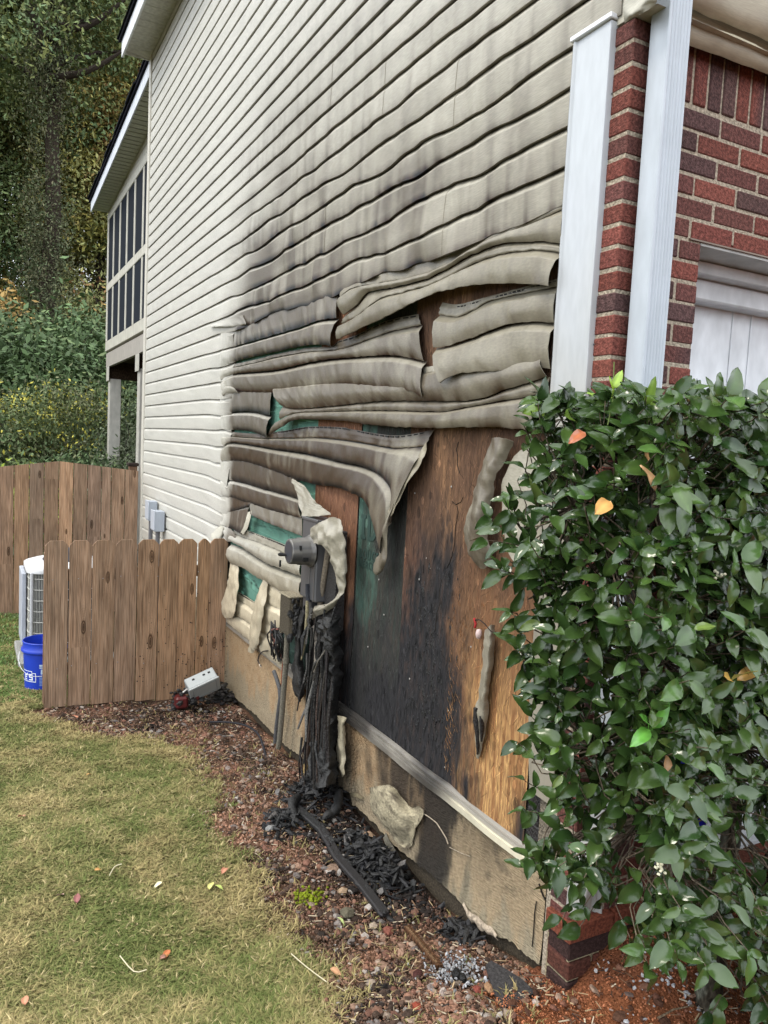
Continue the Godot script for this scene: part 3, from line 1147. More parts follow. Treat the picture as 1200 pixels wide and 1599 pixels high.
	for i in 15:
		var p := along(lipl, i / 14.0)
		var wd := 0.008 + 0.014 * sin(PI * i / 14.0)
		up_.append(p + Vector3(0.006, wd, 0))
		lo_.append(p + Vector3(0.010, -wd * rng.randf_range(0.6, 1.4), 0))
	b = net([up_, lipl, lo_], 60, 8, 7.0, 0.0, 0.35)
	for i in b.c.size():
		b.c[i] = Color(0.56, 0.46, 0.35) * (1.0 + 0.3 * n_fin.get_noise_2d(b.v[i].z * 5.0, b.v[i].y * 5.0))
	obj("broken_stucco_lip", b, M.rough, fo)
	# hairline cracks
	b = MB.new()
	b.col = Color(0.55, 0.47, 0.36)
	b.tube([Vector3(-0.004,0.17,-2.715), Vector3(-0.004,0.175,-2.668), Vector3(-0.004,0.177,-2.616), Vector3(-0.004,0.163,-2.574), Vector3(-0.004,0.148,-2.537), Vector3(-0.004,0.131,-2.521)], 0.0028, 5)
	b.tube([Vector3(-0.004,0.123,-2.51), Vector3(-0.004,0.133,-2.464), Vector3(-0.004,0.143,-2.418), Vector3(-0.004,0.159,-2.365)], 0.0016, 5)
	obj("stucco_crack", b, M.rough, fo)
	b = MB.new()
	b.col = Color(0.03, 0.026, 0.02)
	b.tube([Vector3(-0.002,0.201,-1.964), Vector3(-0.002,0.157,-1.969), Vector3(-0.002,0.111,-1.968), Vector3(-0.002,0.072,-1.968), Vector3(-0.002,0.032,-1.97)], 0.0022, 5)
	b.tube([Vector3(-0.002,0.27,-1.957), Vector3(-0.002,0.241,-1.933), Vector3(-0.002,0.233,-1.919)], 0.003, 5)
	obj("stucco_crack", b, M.rough, fo)

# ------------------------------------------------------------------ melted siding
func net(rows: Array, nu: int, nv: int, wr: float, gain: float, brown: float, tint := Color(1, 1, 1), lit := 1.0) -> MB:
	# a soft sheet through a net of points (rows from one end to the other), with thickness
	var P := []
	var C := []
	for i in nv + 1:
		var r := PackedVector3Array()
		var rc := PackedColorArray()
		for j in nu + 1:
			var colm := []
			for L in rows:
				colm.append(along(L, float(j) / nu))
			var p := cat(colm, float(i) / nv)
			var rid := 1.0 - absf(n_mid.get_noise_2d(p.z * 4.5 + p.y * 2.0 + 3.0, p.y * 4.5)) * 2.6
			p.x -= wr * 0.001 * (n_mid.get_noise_2d(p.z * 4.0 + 7.0, p.y * 4.0) + 0.8 * rid + 0.6 * n_fin.get_noise_2d(p.z * 1.2, p.y * 1.2))
			p.y += 0.004 * n_fin.get_noise_2d(p.z * 2.6, p.y * 2.6)
			p.z += 0.005 * n_fin.get_noise_2d(p.z * 2.6 + 20.0, p.y * 2.6)
			r.append(p)
			var c := vcol(p.z, p.y, gain, brown)
			c = Color(c.r * tint.r, c.g * tint.g, c.b * tint.b)
			c = c * (lit * (1.0 + 0.16 * n_fin.get_noise_2d(p.z * 1.4, p.y * 1.4)))
			c.a = 1.0
			rc.append(c)
		P.append(r)
		C.append(rc)
	var b := MB.new()
	# edges browned by the heat
	if gain > 0.0 or brown < 0.3:
		for i in nv + 1:
			for j in nu + 1:
				var ed := minf(minf(i, nv - i) / float(nv), minf(j, nu - j) / float(nu))
				var kk := 0.45 * sm(0.10, 0.0, ed) * (0.5 + 0.5 * n_fin.get_noise_2d(i * 0.31 + rows.size(), j * 0.37))
				C[i][j] = C[i][j].lerp(Color(0.10, 0.07, 0.045), clampf(kk, 0, 1))
	b.solid(P, C, 0.0016)
	return b

func flap(called: String, lines: Array, prof: String, nu: int, opt: Dictionary, label := "") -> Node:
	var o := {"thick": true, "wrinkle": 5.0, "lip": 0.009}
	o.merge(opt, true)
	nu = nu * 2 + 20
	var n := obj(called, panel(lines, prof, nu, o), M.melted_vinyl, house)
	if label:
		n.set_meta("label", label)
	return n

func build_wall_damage() -> void:
	var T: Array
	var C: Array
	var B: Array
	var R: Array
	# tongue of the course that sags over the seam
	obj("siding_tongue", net([[Vector3(-0.02,2.659,-6.404), Vector3(-0.02,2.669,-6.176), Vector3(-0.02,2.656,-5.823), Vector3(-0.02,2.636,-5.503)], [Vector3(-0.032,2.645,-6.339), Vector3(-0.032,2.612,-5.948), Vector3(-0.032,2.582,-5.644), Vector3(-0.032,2.568,-5.398)], [Vector3(-0.024,2.638,-6.309), Vector3(-0.024,2.597,-5.939), Vector3(-0.024,2.568,-5.637), Vector3(-0.024,2.558,-5.422)]], 14, 6, 2.0, 1.0, 0.0), M.melted_vinyl, house)
	# the course under it, torn off at the middle of the wall
	T = [Vector3(0.009,2.649,-6.148), Vector3(0.009,2.642,-5.753), Vector3(0.009,2.636,-5.329), Vector3(0.009,2.636,-4.672), Vector3(0.009,2.621,-4.158), Vector3(0.009,2.612,-3.876)]
	C = [Vector3(-0.002,2.441,-6.086), Vector3(-0.002,2.434,-5.568), Vector3(-0.002,2.431,-4.854), Vector3(-0.002,2.431,-4.405), Vector3(-0.012,2.434,-4.116), Vector3(-0.018,2.414,-3.837)]
	B = [Vector3(-0.004,2.309,-6.064), Vector3(-0.004,2.323,-5.519), Vector3(-0.004,2.318,-4.836), Vector3(-0.012,2.313,-4.367), Vector3(-0.024,2.294,-4.045), Vector3(-0.034,2.266,-3.861)]
	flap("melted_siding_panel", [T, C, B], "ll", 50, {"gain": 1.0, "belly": [6.0, 12.0]}, "panel torn short above the teal gap")
	# the large sheet peeled away at the upper right
	var T0 := [Vector3(0.001,2.613,-3.867), Vector3(0.001,2.614,-3.794), Vector3(0.001,2.615,-3.639), Vector3(0.001,2.603,-3.424), Vector3(0.001,2.594,-3.051), Vector3(0.001,2.596,-2.788), Vector3(0.001,2.607,-2.491), Vector3(0.001,2.611,-2.236), Vector3(0.001,2.613,-2.056)]
	T = [Vector3(-0.03,2.521,-3.798), Vector3(-0.034,2.535,-3.742), Vector3(-0.026,2.548,-3.644), Vector3(-0.018,2.53,-3.427), Vector3(-0.008,2.502,-3.026), Vector3(-0.008,2.502,-2.764), Vector3(-0.008,2.545,-2.472), Vector3(-0.008,2.556,-2.219), Vector3(-0.002,2.565,-2.048)]
	C = [Vector3(-0.03,2.416,-3.73), Vector3(-0.03,2.432,-3.646), Vector3(-0.024,2.454,-3.571), Vector3(-0.024,2.491,-3.453), Vector3(-0.024,2.475,-3.189), Vector3(-0.024,2.468,-2.887), Vector3(-0.024,2.497,-2.612), Vector3(-0.024,2.508,-2.41), Vector3(-0.02,2.475,-2.175), Vector3(-0.008,2.442,-2.044)]
	B = [Vector3(-0.04,2.293,-3.768), Vector3(-0.05,2.302,-3.605), Vector3(-0.05,2.318,-3.452), Vector3(-0.06,2.347,-3.11), Vector3(-0.062,2.377,-2.83), Vector3(-0.06,2.38,-2.67), Vector3(-0.052,2.37,-2.471), Vector3(-0.044,2.341,-2.255), Vector3(-0.044,2.324,-2.16), Vector3(-0.046,2.304,-2.059)]
	R = [Vector3(-0.026,2.379,-3.775), Vector3(-0.04,2.387,-3.605), Vector3(-0.052,2.405,-3.465), Vector3(-0.05,2.437,-3.295), Vector3(-0.048,2.435,-3.064), Vector3(-0.034,2.439,-2.816), Vector3(-0.034,2.466,-2.559), Vector3(-0.034,2.468,-2.364), Vector3(-0.034,2.44,-2.15), Vector3(-0.012,2.411,-2.049)]
	flap("melted_siding_panel", [T0, T, C, R, B], "hlhl", 70, {"gain": 0.5, "brown": 0.26, "belly": [0.0, 16.0, 4.0, 10.0], "wrinkle": 5.0}, "large curled panel peeled from the wall near the metal trim")
	# the panel below it, left part, its end cut off square beside the bare brown board
	T = [Vector3(-0.002,2.309,-6.071), Vector3(-0.002,2.304,-5.374), Vector3(-0.002,2.306,-4.841), Vector3(-0.002,2.299,-4.289), Vector3(-0.002,2.278,-3.96), Vector3(-0.002,2.299,-3.852), Vector3(-0.002,2.308,-3.638), Vector3(-0.002,2.342,-3.324), Vector3(-0.002,2.336,-3.008)]
	R = [Vector3(-0.004,2.283,-6.062), Vector3(-0.004,2.28,-5.365), Vector3(-0.004,2.285,-4.833), Vector3(-0.004,2.276,-4.282), Vector3(-0.004,2.256,-3.954), Vector3(-0.004,2.255,-3.785), Vector3(-0.004,2.267,-3.555), Vector3(-0.004,2.286,-3.282), Vector3(-0.004,2.284,-2.971)]
	C = [Vector3(-0.01,2.196,-6.031), Vector3(-0.01,2.227,-5.71), Vector3(-0.01,2.2,-4.807), Vector3(-0.01,2.208,-4.069), Vector3(-0.01,2.187,-3.519), Vector3(-0.01,2.167,-3.182), Vector3(-0.01,2.121,-2.905)]
	B = [Vector3(-0.02,2.075,-5.895), Vector3(-0.008,2.09,-5.605), Vector3(-0.008,2.06,-4.921), Vector3(-0.008,2.054,-4.349), Vector3(-0.008,2.046,-4.056), Vector3(-0.022,2.05,-3.607), Vector3(-0.03,2.015,-3.173), Vector3(-0.036,1.992,-2.969), Vector3(-0.044,1.963,-2.848)]
	flap("melted_siding_panel", [T, R, C, B], "hll", 60, {"gain": 0.95, "brown": 0.12, "belly": [0.0, 10.0, 14.0]}, "long sagging panel ending square beside the bare brown board")
	slots(T, 0.70, 0.99, 13, 0.008, house)
	obj("curled_lip", net([[Vector3(-0.006,2.131,-6.038), Vector3(-0.006,2.158,-5.969), Vector3(-0.006,2.158,-5.848)], [Vector3(-0.034,2.096,-5.954), Vector3(-0.034,2.136,-5.853), Vector3(-0.034,2.117,-5.618)], [Vector3(-0.03,2.071,-5.93), Vector3(-0.03,2.1,-5.795), Vector3(-0.03,2.086,-5.549)], [Vector3(-0.008,2.068,-5.953), Vector3(-0.008,2.079,-5.833), Vector3(-0.008,2.079,-5.572)]], 10, 10, 1.0, 0.35, 0.1), M.melted_vinyl, house)
	# the panel under the large sheet, by the trim, hem showing
	T = [Vector3(-0.004,2.359,-2.81), Vector3(-0.004,2.334,-2.685), Vector3(-0.004,2.334,-2.523), Vector3(-0.004,2.337,-2.379), Vector3(-0.004,2.338,-2.212), Vector3(-0.004,2.337,-2.057)]
	R = [Vector3(-0.01,2.309,-2.82), Vector3(-0.006,2.284,-2.677), Vector3(-0.006,2.299,-2.56), Vector3(-0.006,2.316,-2.451), Vector3(-0.006,2.316,-2.243), Vector3(-0.006,2.309,-2.058)]
	C = [Vector3(-0.03,2.167,-2.804), Vector3(-0.024,2.169,-2.666), Vector3(-0.016,2.198,-2.425), Vector3(-0.016,2.209,-2.292), Vector3(-0.016,2.205,-2.186), Vector3(-0.004,2.189,-2.067)]
	B = [Vector3(-0.06,2.013,-2.684), Vector3(-0.056,2.031,-2.639), Vector3(-0.048,2.043,-2.569), Vector3(-0.04,2.045,-2.421), Vector3(-0.034,2.041,-2.308), Vector3(-0.024,2.06,-2.237), Vector3(-0.02,2.047,-2.14), Vector3(-0.008,2.033,-2.069)]
	flap("melted_siding_panel", [T, R, C, B], "hll", 50, {"gain": 0.45, "belly": [0.0, 12.0, 16.0], "brown": 0.22}, "bowed panel with its nail hem bared beside the metal trim")
	slots(T, 0.16, 0.99, 24, 0.010, house)
	obj("siding_hem", net([[Vector3(-0.004,2.096,-2.935), Vector3(-0.004,2.095,-2.881), Vector3(-0.004,2.097,-2.823)], [Vector3(-0.006,2.07,-2.918), Vector3(-0.006,2.072,-2.864), Vector3(-0.006,2.072,-2.817)]], 6, 3, 0.5, 0.2, 0.0), M.melted_vinyl, house)
	slots([Vector3(-0.005,2.084,-2.932), Vector3(-0.005,2.086,-2.82)], 0.1, 0.9, 3, 0.0, house)
	# short panel at the left, over the seam
	T = [Vector3(0.002,2.118,-6.064), Vector3(0.002,2.122,-5.673), Vector3(0.002,2.127,-5.367), Vector3(0.002,2.12,-4.844)]
	C = [Vector3(-0.004,1.94,-6.023), Vector3(-0.004,1.944,-5.601), Vector3(-0.004,1.938,-5.227), Vector3(-0.01,1.907,-4.861)]
	B = [Vector3(-0.006,1.814,-6.002), Vector3(-0.006,1.811,-5.58), Vector3(-0.006,1.8,-5.248), Vector3(-0.024,1.764,-4.869)]
	flap("melted_siding_panel", [T, C, B], "ll", 26, {"gain": 1.0, "belly": [6.0, 8.0]}, "short panel at the seam with a slanting torn end")
	# the long twisted panel to the right of it
	T = [Vector3(0.002,2.103,-4.83), Vector3(0.002,2.106,-4.38), Vector3(0.002,2.099,-3.823), Vector3(0.002,2.078,-3.303), Vector3(0.002,2.084,-2.999), Vector3(0.002,2.092,-2.786), Vector3(0.002,2.101,-2.551), Vector3(0.002,2.1,-2.343), Vector3(0.002,2.1,-2.118)]
	C = [Vector3(-0.026,1.964,-4.608), Vector3(-0.016,1.944,-4.4), Vector3(-0.016,1.945,-4.026), Vector3(-0.016,1.956,-3.483), Vector3(-0.016,1.958,-3.192), Vector3(-0.016,1.95,-2.899), Vector3(-0.016,1.942,-2.508), Vector3(-0.016,1.975,-2.295), Vector3(-0.006,2.01,-2.086)]
	R = [Vector3(-0.044,1.879,-4.607), Vector3(-0.034,1.916,-4.372), Vector3(-0.026,1.919,-4), Vector3(-0.026,1.917,-3.458), Vector3(-0.026,1.911,-3.107), Vector3(-0.026,1.902,-2.722), Vector3(-0.026,1.921,-2.491), Vector3(-0.026,1.94,-2.251), Vector3(-0.006,1.958,-2.074)]
	B = [Vector3(-0.052,1.781,-4.741), Vector3(-0.044,1.843,-4.501), Vector3(-0.034,1.877,-4.295), Vector3(-0.022,1.868,-3.745), Vector3(-0.022,1.847,-3.367), Vector3(-0.03,1.835,-3.032), Vector3(-0.034,1.833,-2.717), Vector3(-0.03,1.837,-2.364), Vector3(-0.022,1.829,-2.171), Vector3(-0.008,1.819,-2.063)]
	flap("melted_siding_panel", [T, C, R, B], "lhl", 70, {"gain": 0.9, "brown": 0.2, "belly": [26.0, 8.0, 12.0], "wrinkle": 5.0}, "long twisted panel that runs into the hedge")
	# the drooping panel with its double hem
	T = [Vector3(-0.004,1.799,-6.008), Vector3(-0.004,1.787,-5.169), Vector3(-0.004,1.813,-4.604), Vector3(-0.004,1.837,-4.234), Vector3(-0.004,1.835,-3.781), Vector3(-0.004,1.822,-3.597), Vector3(-0.004,1.798,-3.166), Vector3(-0.004,1.826,-2.826)]
	R = [Vector3(-0.007,1.759,-5.993), Vector3(-0.007,1.756,-5.156), Vector3(-0.007,1.764,-4.591), Vector3(-0.007,1.775,-4.123), Vector3(-0.007,1.77,-3.767), Vector3(-0.007,1.756,-3.458), Vector3(-0.007,1.741,-3.155), Vector3(-0.018,1.757,-2.854)]
	C = [Vector3(-0.02,1.685,-5.886), Vector3(-0.024,1.714,-5.672), Vector3(-0.014,1.706,-5.199), Vector3(-0.014,1.692,-4.74), Vector3(-0.014,1.681,-4.193), Vector3(-0.014,1.654,-3.74), Vector3(-0.014,1.638,-3.431), Vector3(-0.03,1.606,-3.219), Vector3(-0.044,1.534,-3.083), Vector3(-0.05,1.398,-3.089)]
	B = [Vector3(-0.008,1.563,-5.967), Vector3(-0.008,1.585,-5.425), Vector3(-0.008,1.555,-4.828), Vector3(-0.008,1.522,-4.396), Vector3(-0.008,1.508,-4.026), Vector3(-0.008,1.513,-3.763), Vector3(-0.024,1.502,-3.582), Vector3(-0.034,1.491,-3.433), Vector3(-0.04,1.47,-3.34), Vector3(-0.048,1.409,-3.263), Vector3(-0.052,1.34,-3.201), Vector3(-0.056,1.248,-3.137)]
	flap("melted_siding_panel", [T, R, C, B], "hll", 70, {"gain": 1.2, "brown": 0.15, "belly": [0.0, 8.0, 12.0]}, "drooping panel melted into a long drip")
	slots(T, 0.28, 0.97, 44, 0.006, house)
	obj("melted_drip", net([[Vector3(-0.05,1.462,-3.165), Vector3(-0.05,1.445,-3.094), Vector3(-0.05,1.54,-3.012)], [Vector3(-0.056,1.338,-3.193), Vector3(-0.07,1.368,-3.092), Vector3(-0.056,1.412,-3.073)], [Vector3(-0.052,1.245,-3.158), Vector3(-0.056,1.293,-3.123), Vector3(-0.052,1.261,-3.089)], [Vector3(-0.048,1.215,-3.195), Vector3(-0.062,1.217,-3.11), Vector3(-0.048,1.206,-3.097)], [Vector3(-0.04,1.159,-3.238), Vector3(-0.046,1.153,-3.179), Vector3(-0.04,1.177,-3.128)], [Vector3(-0.03,1.133,-3.241), Vector3(-0.03,1.131,-3.214), Vector3(-0.03,1.143,-3.183)]], 10, 24, 2.0, 0.9, 0.10), M.melted_vinyl, house)
	# torn right border of the drooping panel, curled and pale
	obj("torn_edge", net([[Vector3(-0.016,1.745,-2.877), Vector3(-0.016,1.774,-2.837)], [Vector3(-0.02,1.717,-2.895), Vector3(-0.02,1.733,-2.837)], [Vector3(-0.034,1.635,-2.958), Vector3(-0.034,1.65,-2.881)], [Vector3(-0.044,1.553,-3.025), Vector3(-0.044,1.578,-2.957)], [Vector3(-0.052,1.444,-3.096), Vector3(-0.052,1.431,-3.058)]], 5, 22, 5.0, 0.5, 0.1, Color(1.15, 1.12, 1.05)), M.melted_vinyl, house)
	# courses below, left of the meter
	T = [Vector3(0.002,1.602,-6.006), Vector3(0.002,1.626,-5.461), Vector3(0.002,1.6,-4.861), Vector3(0.002,1.565,-4.405)]
	C = [Vector3(-0.005,1.426,-5.962), Vector3(-0.005,1.432,-5.417), Vector3(-0.005,1.419,-4.95), Vector3(-0.005,1.415,-4.616), Vector3(-0.005,1.404,-4.307)]
	B = [Vector3(-0.008,1.301,-5.938), Vector3(-0.008,1.304,-5.663), Vector3(-0.008,1.292,-5.201), Vector3(-0.008,1.29,-4.762), Vector3(-0.016,1.297,-4.226)]
	flap("melted_siding_panel", [T, C, B], "ll", 34, {"gain": 1.15, "belly": [4.0, 8.0]}, "smoke-dark panel above the teal gap left of the meter")
	T = [Vector3(0.002,1.339,-5.977), Vector3(0.002,1.34,-5.7), Vector3(0.002,1.337,-5.429), Vector3(0.002,1.338,-5.193)]
	B = [Vector3(-0.006,1.175,-5.931), Vector3(-0.006,1.188,-5.707), Vector3(-0.006,1.23,-5.469), Vector3(-0.016,1.283,-5.204)]
	flap("melted_siding_panel", [T, B], "l", 16, {"gain": 1.2})
	T = [Vector3(0.002,1.329,-5.25), Vector3(0.002,1.324,-4.999), Vector3(0.002,1.321,-4.744), Vector3(0.002,1.327,-4.265)]
	B = [Vector3(-0.03,1.226,-5.14), Vector3(-0.026,1.211,-4.905), Vector3(-0.026,1.206,-4.654), Vector3(-0.026,1.196,-4.18)]
	flap("melted_siding_panel", [T, B], "l", 20, {"gain": 0.8, "brown": 0.15}, "brown wedge of siding over the teal gap")
	T = [Vector3(0.002,1.215,-6), Vector3(0.002,1.232,-5.705), Vector3(0.002,1.265,-5.452), Vector3(0.002,1.312,-5.233)]
	B = [Vector3(-0.012,1.063,-5.934), Vector3(-0.012,1.07,-5.741), Vector3(-0.012,1.066,-5.574), Vector3(-0.026,1.059,-5.325)]
	flap("melted_siding_panel", [T, B], "l", 18, {"gain": 1.1})
	obj("curled_strip", net([[Vector3(-0.028,1.232,-5.219), Vector3(-0.028,1.255,-5.121)], [Vector3(-0.04,1.177,-5.219), Vector3(-0.04,1.192,-5.12)], [Vector3(-0.038,1.115,-5.278), Vector3(-0.038,1.127,-5.176)], [Vector3(-0.028,1.057,-5.379), Vector3(-0.028,1.068,-5.289)]], 5, 12, 2.0, 0.05, 0.0, Color(1.15, 1.15, 1.1)), M.melted_vinyl, house)
	obj("curled_strip", net([[Vector3(-0.01,0.962,-6.212), Vector3(-0.01,1.041,-5.993), Vector3(-0.01,1.061,-5.904)], [Vector3(-0.034,0.924,-6.1), Vector3(-0.034,0.983,-5.883), Vector3(-0.034,1.055,-5.785)], [Vector3(-0.024,0.906,-6.002), Vector3(-0.024,0.953,-5.879), Vector3(-0.024,1.024,-5.799)]], 8, 8, 2.0, 0.0, 0.0, Color(1.05, 1.05, 1.0)), M.melted_vinyl, house)
	obj("melted_fold", net([[Vector3(-0.016,1.062,-5.901), Vector3(-0.016,1.064,-5.796), Vector3(-0.016,1.064,-5.626)], [Vector3(-0.03,1.017,-5.777), Vector3(-0.03,1.014,-5.64), Vector3(-0.03,1.034,-5.48)], [Vector3(-0.024,0.959,-5.688), Vector3(-0.024,0.97,-5.606), Vector3(-0.024,0.985,-5.494)]], 8, 8, 6.0, 0.9, 0.0), M.melted_vinyl, house)
	# sagging strips across the meter's left, with bared hems
	T = [Vector3(-0.006,1.078,-5.595), Vector3(-0.006,1.093,-5.272), Vector3(-0.006,1.096,-4.822), Vector3(-0.006,1.093,-4.476), Vector3(-0.006,1.092,-4.209)]
	R = [Vector3(-0.008,1.027,-5.616), Vector3(-0.008,1.041,-5.075), Vector3(-0.008,1.044,-4.568), Vector3(-0.008,1.048,-4.199)]
	C = [Vector3(-0.03,0.975,-5.603), Vector3(-0.026,0.969,-5.3), Vector3(-0.026,0.942,-4.798), Vector3(-0.026,0.949,-4.452), Vector3(-0.026,0.96,-4.155)]
	flap("melted_siding_panel", [T, R, C], "hl", 36, {"gain": 0.26, "brown": 0.04, "belly": [0.0, 18.0], "wrinkle": 7.0}, "scorched cream strip between the two teal gaps")
	slots(T, 0.12, 0.8, 26, 0.006, house)
	T = [Vector3(-0.03,0.949,-5.616), Vector3(-0.014,0.95,-5.336), Vector3(-0.014,0.928,-4.831), Vector3(-0.014,0.935,-4.482), Vector3(-0.014,0.953,-4.174)]
	B = [Vector3(-0.034,0.817,-5.555), Vector3(-0.024,0.825,-5.216), Vector3(-0.024,0.811,-4.907), Vector3(-0.024,0.81,-4.499), Vector3(-0.024,0.818,-4.124)]
	flap("melted_siding_panel", [T, B], "l", 36, {"gain": 0.32, "brown": 0.08, "belly": [22.0], "wrinkle": 8.0}, "scorched bulging strip above the lower teal gap")
	# the lower hanging rags
	obj("hanging_rag", net([[Vector3(-0.026,0.82,-5.599), Vector3(-0.026,0.835,-5.503), Vector3(-0.026,0.826,-5.406)], [Vector3(-0.052,0.72,-5.533), Vector3(-0.052,0.733,-5.406), Vector3(-0.052,0.703,-5.309)], [Vector3(-0.054,0.579,-5.611), Vector3(-0.054,0.592,-5.447), Vector3(-0.054,0.588,-5.32)], [Vector3(-0.06,0.453,-5.697), Vector3(-0.06,0.458,-5.51), Vector3(-0.06,0.49,-5.321)], [Vector3(-0.044,0.385,-5.658), Vector3(-0.044,0.393,-5.557), Vector3(-0.044,0.423,-5.446)]], 14, 34, 8.0, 0.12, 0.0), M.melted_vinyl, house)
	T = [Vector3(-0.006,0.612,-5.479), Vector3(-0.006,0.615,-5.249), Vector3(-0.006,0.619,-5.048), Vector3(-0.006,0.642,-4.709)]
	R = [Vector3(-0.008,0.555,-5.499), Vector3(-0.008,0.561,-5.237), Vector3(-0.008,0.557,-5.021), Vector3(-0.008,0.585,-4.697)]
	C = [Vector3(-0.014,0.439,-5.564), Vector3(-0.014,0.454,-5.281), Vector3(-0.014,0.457,-5.062), Vector3(-0.014,0.464,-4.667)]
	B = [Vector3(-0.012,0.34,-5.694), Vector3(-0.012,0.333,-5.35), Vector3(-0.012,0.331,-5.111), Vector3(-0.012,0.322,-4.657), Vector3(-0.012,0.328,-4.41)]
	flap("melted_siding_panel", [T, R, C, B], "hll", 30, {"gain": 0.12, "belly": [0.0, 6.0, 8.0], "wrinkle": 6.0}, "lowest cream panel sagging onto the stucco")
	slots(T, 0.05, 0.55, 12, 0.006, house)
	T = [Vector3(-0.02,0.817,-4.802), Vector3(-0.02,0.821,-4.569), Vector3(-0.02,0.82,-4.343)]
	C = [Vector3(-0.024,0.678,-4.827), Vector3(-0.024,0.678,-4.663), Vector3(-0.024,0.695,-4.374)]
	B = [Vector3(-0.018,0.526,-4.88), Vector3(-0.018,0.542,-4.665), Vector3(-0.018,0.551,-4.418)]
	flap("melted_siding_panel", [T, C, B], "hl", 20, {"gain": 0.15, "belly": [6.0, 10.0], "wrinkle": 9.0})
	obj("hanging_rag", net([[Vector3(-0.034,0.824,-4.814), Vector3(-0.034,0.812,-4.711)], [Vector3(-0.06,0.667,-4.891), Vector3(-0.074,0.68,-4.745), Vector3(-0.06,0.673,-4.696)], [Vector3(-0.062,0.522,-4.951), Vector3(-0.078,0.544,-4.784), Vector3(-0.062,0.583,-4.719)], [Vector3(-0.06,0.372,-4.982), Vector3(-0.072,0.396,-4.838), Vector3(-0.06,0.413,-4.783)], [Vector3(-0.05,0.282,-5.031), Vector3(-0.05,0.29,-4.948), Vector3(-0.05,0.352,-4.846)]], 14, 36, 7.0, 0.16, 0.06), M.melted_vinyl, house)
	obj("hanging_rag", net([[Vector3(-0.03,0.401,-4.857), Vector3(-0.03,0.455,-4.708), Vector3(-0.03,0.499,-4.566)], [Vector3(-0.04,0.354,-4.836), Vector3(-0.04,0.428,-4.652), Vector3(-0.04,0.459,-4.463)], [Vector3(-0.03,0.33,-4.823), Vector3(-0.03,0.333,-4.62), Vector3(-0.03,0.356,-4.388)]], 10, 8, 8.0, 0.12, 0.1), M.melted_vinyl, house)
	# pale triangle folded down over the meter box
	obj("folded_flap", net([[Vector3(-0.03,1.519,-4.371), Vector3(-0.03,1.521,-4.34), Vector3(-0.03,1.516,-4.297)], [Vector3(-0.06,1.464,-4.225), Vector3(-0.06,1.48,-4.156), Vector3(-0.06,1.487,-4.059)], [Vector3(-0.076,1.397,-4.127), Vector3(-0.076,1.405,-3.992), Vector3(-0.076,1.417,-3.856)], [Vector3(-0.096,1.35,-4.032), Vector3(-0.096,1.384,-3.832), Vector3(-0.096,1.389,-3.644)], [Vector3(-0.104,1.332,-4.001), Vector3(-0.104,1.353,-3.8), Vector3(-0.104,1.38,-3.608)]], 14, 20, 9.0, 0.28, 0.03), M.melted_vinyl, house)
	# the melted hook of vinyl round the meter box
	obj("melted_hook", net([[Vector3(-0.13,1.214,-3.75), Vector3(-0.13,1.245,-3.78), Vector3(-0.13,1.279,-3.81)], [Vector3(-0.134,1.218,-3.672), Vector3(-0.146,1.28,-3.667), Vector3(-0.134,1.331,-3.684)], [Vector3(-0.12,1.216,-3.637), Vector3(-0.14,1.288,-3.574), Vector3(-0.12,1.368,-3.595)], [Vector3(-0.112,1.194,-3.603), Vector3(-0.13,1.267,-3.506), Vector3(-0.112,1.366,-3.494)], [Vector3(-0.1,1.15,-3.585), Vector3(-0.118,1.214,-3.465), Vector3(-0.1,1.308,-3.438)], [Vector3(-0.09,1.093,-3.561), Vector3(-0.106,1.138,-3.452), Vector3(-0.09,1.199,-3.432)], [Vector3(-0.08,1.031,-3.536), Vector3(-0.09,1.058,-3.463), Vector3(-0.08,1.099,-3.451)], [Vector3(-0.07,0.983,-3.537), Vector3(-0.084,0.989,-3.476), Vector3(-0.07,0.992,-3.491)], [Vector3(-0.07,0.927,-3.62), Vector3(-0.09,0.946,-3.529), Vector3(-0.07,0.9,-3.584)], [Vector3(-0.076,0.889,-3.703), Vector3(-0.098,0.887,-3.652), Vector3(-0.076,0.838,-3.714)], [Vector3(-0.08,0.856,-3.831), Vector3(-0.096,0.835,-3.799), Vector3(-0.08,0.771,-3.858)]], 14, 70, 15.0, 0.30, 0.05), M.melted_vinyl, house)
	# rag hanging by the hedge, brown with smoke
	obj("hanging_rag", net([[Vector3(-0.02,1.797,-2.361), Vector3(-0.05,1.797,-2.257), Vector3(-0.02,1.785,-2.228)], [Vector3(-0.024,1.739,-2.386), Vector3(-0.054,1.731,-2.299), Vector3(-0.024,1.705,-2.283)], [Vector3(-0.028,1.649,-2.426), Vector3(-0.052,1.644,-2.341), Vector3(-0.028,1.647,-2.31)], [Vector3(-0.03,1.558,-2.461), Vector3(-0.06,1.562,-2.354), Vector3(-0.03,1.555,-2.334)], [Vector3(-0.03,1.485,-2.488), Vector3(-0.066,1.503,-2.368), Vector3(-0.03,1.491,-2.344)], [Vector3(-0.028,1.414,-2.493), Vector3(-0.058,1.43,-2.368), Vector3(-0.028,1.42,-2.335)], [Vector3(-0.026,1.348,-2.462), Vector3(-0.046,1.368,-2.362), Vector3(-0.026,1.365,-2.316)], [Vector3(-0.018,1.303,-2.395), Vector3(-0.024,1.303,-2.366), Vector3(-0.018,1.306,-2.349)]], 18, 50, 8.0, 0.95, 0.12), M.melted_vinyl, house).set_meta("label", "brown smoke-stained rag of siding by the hedge")
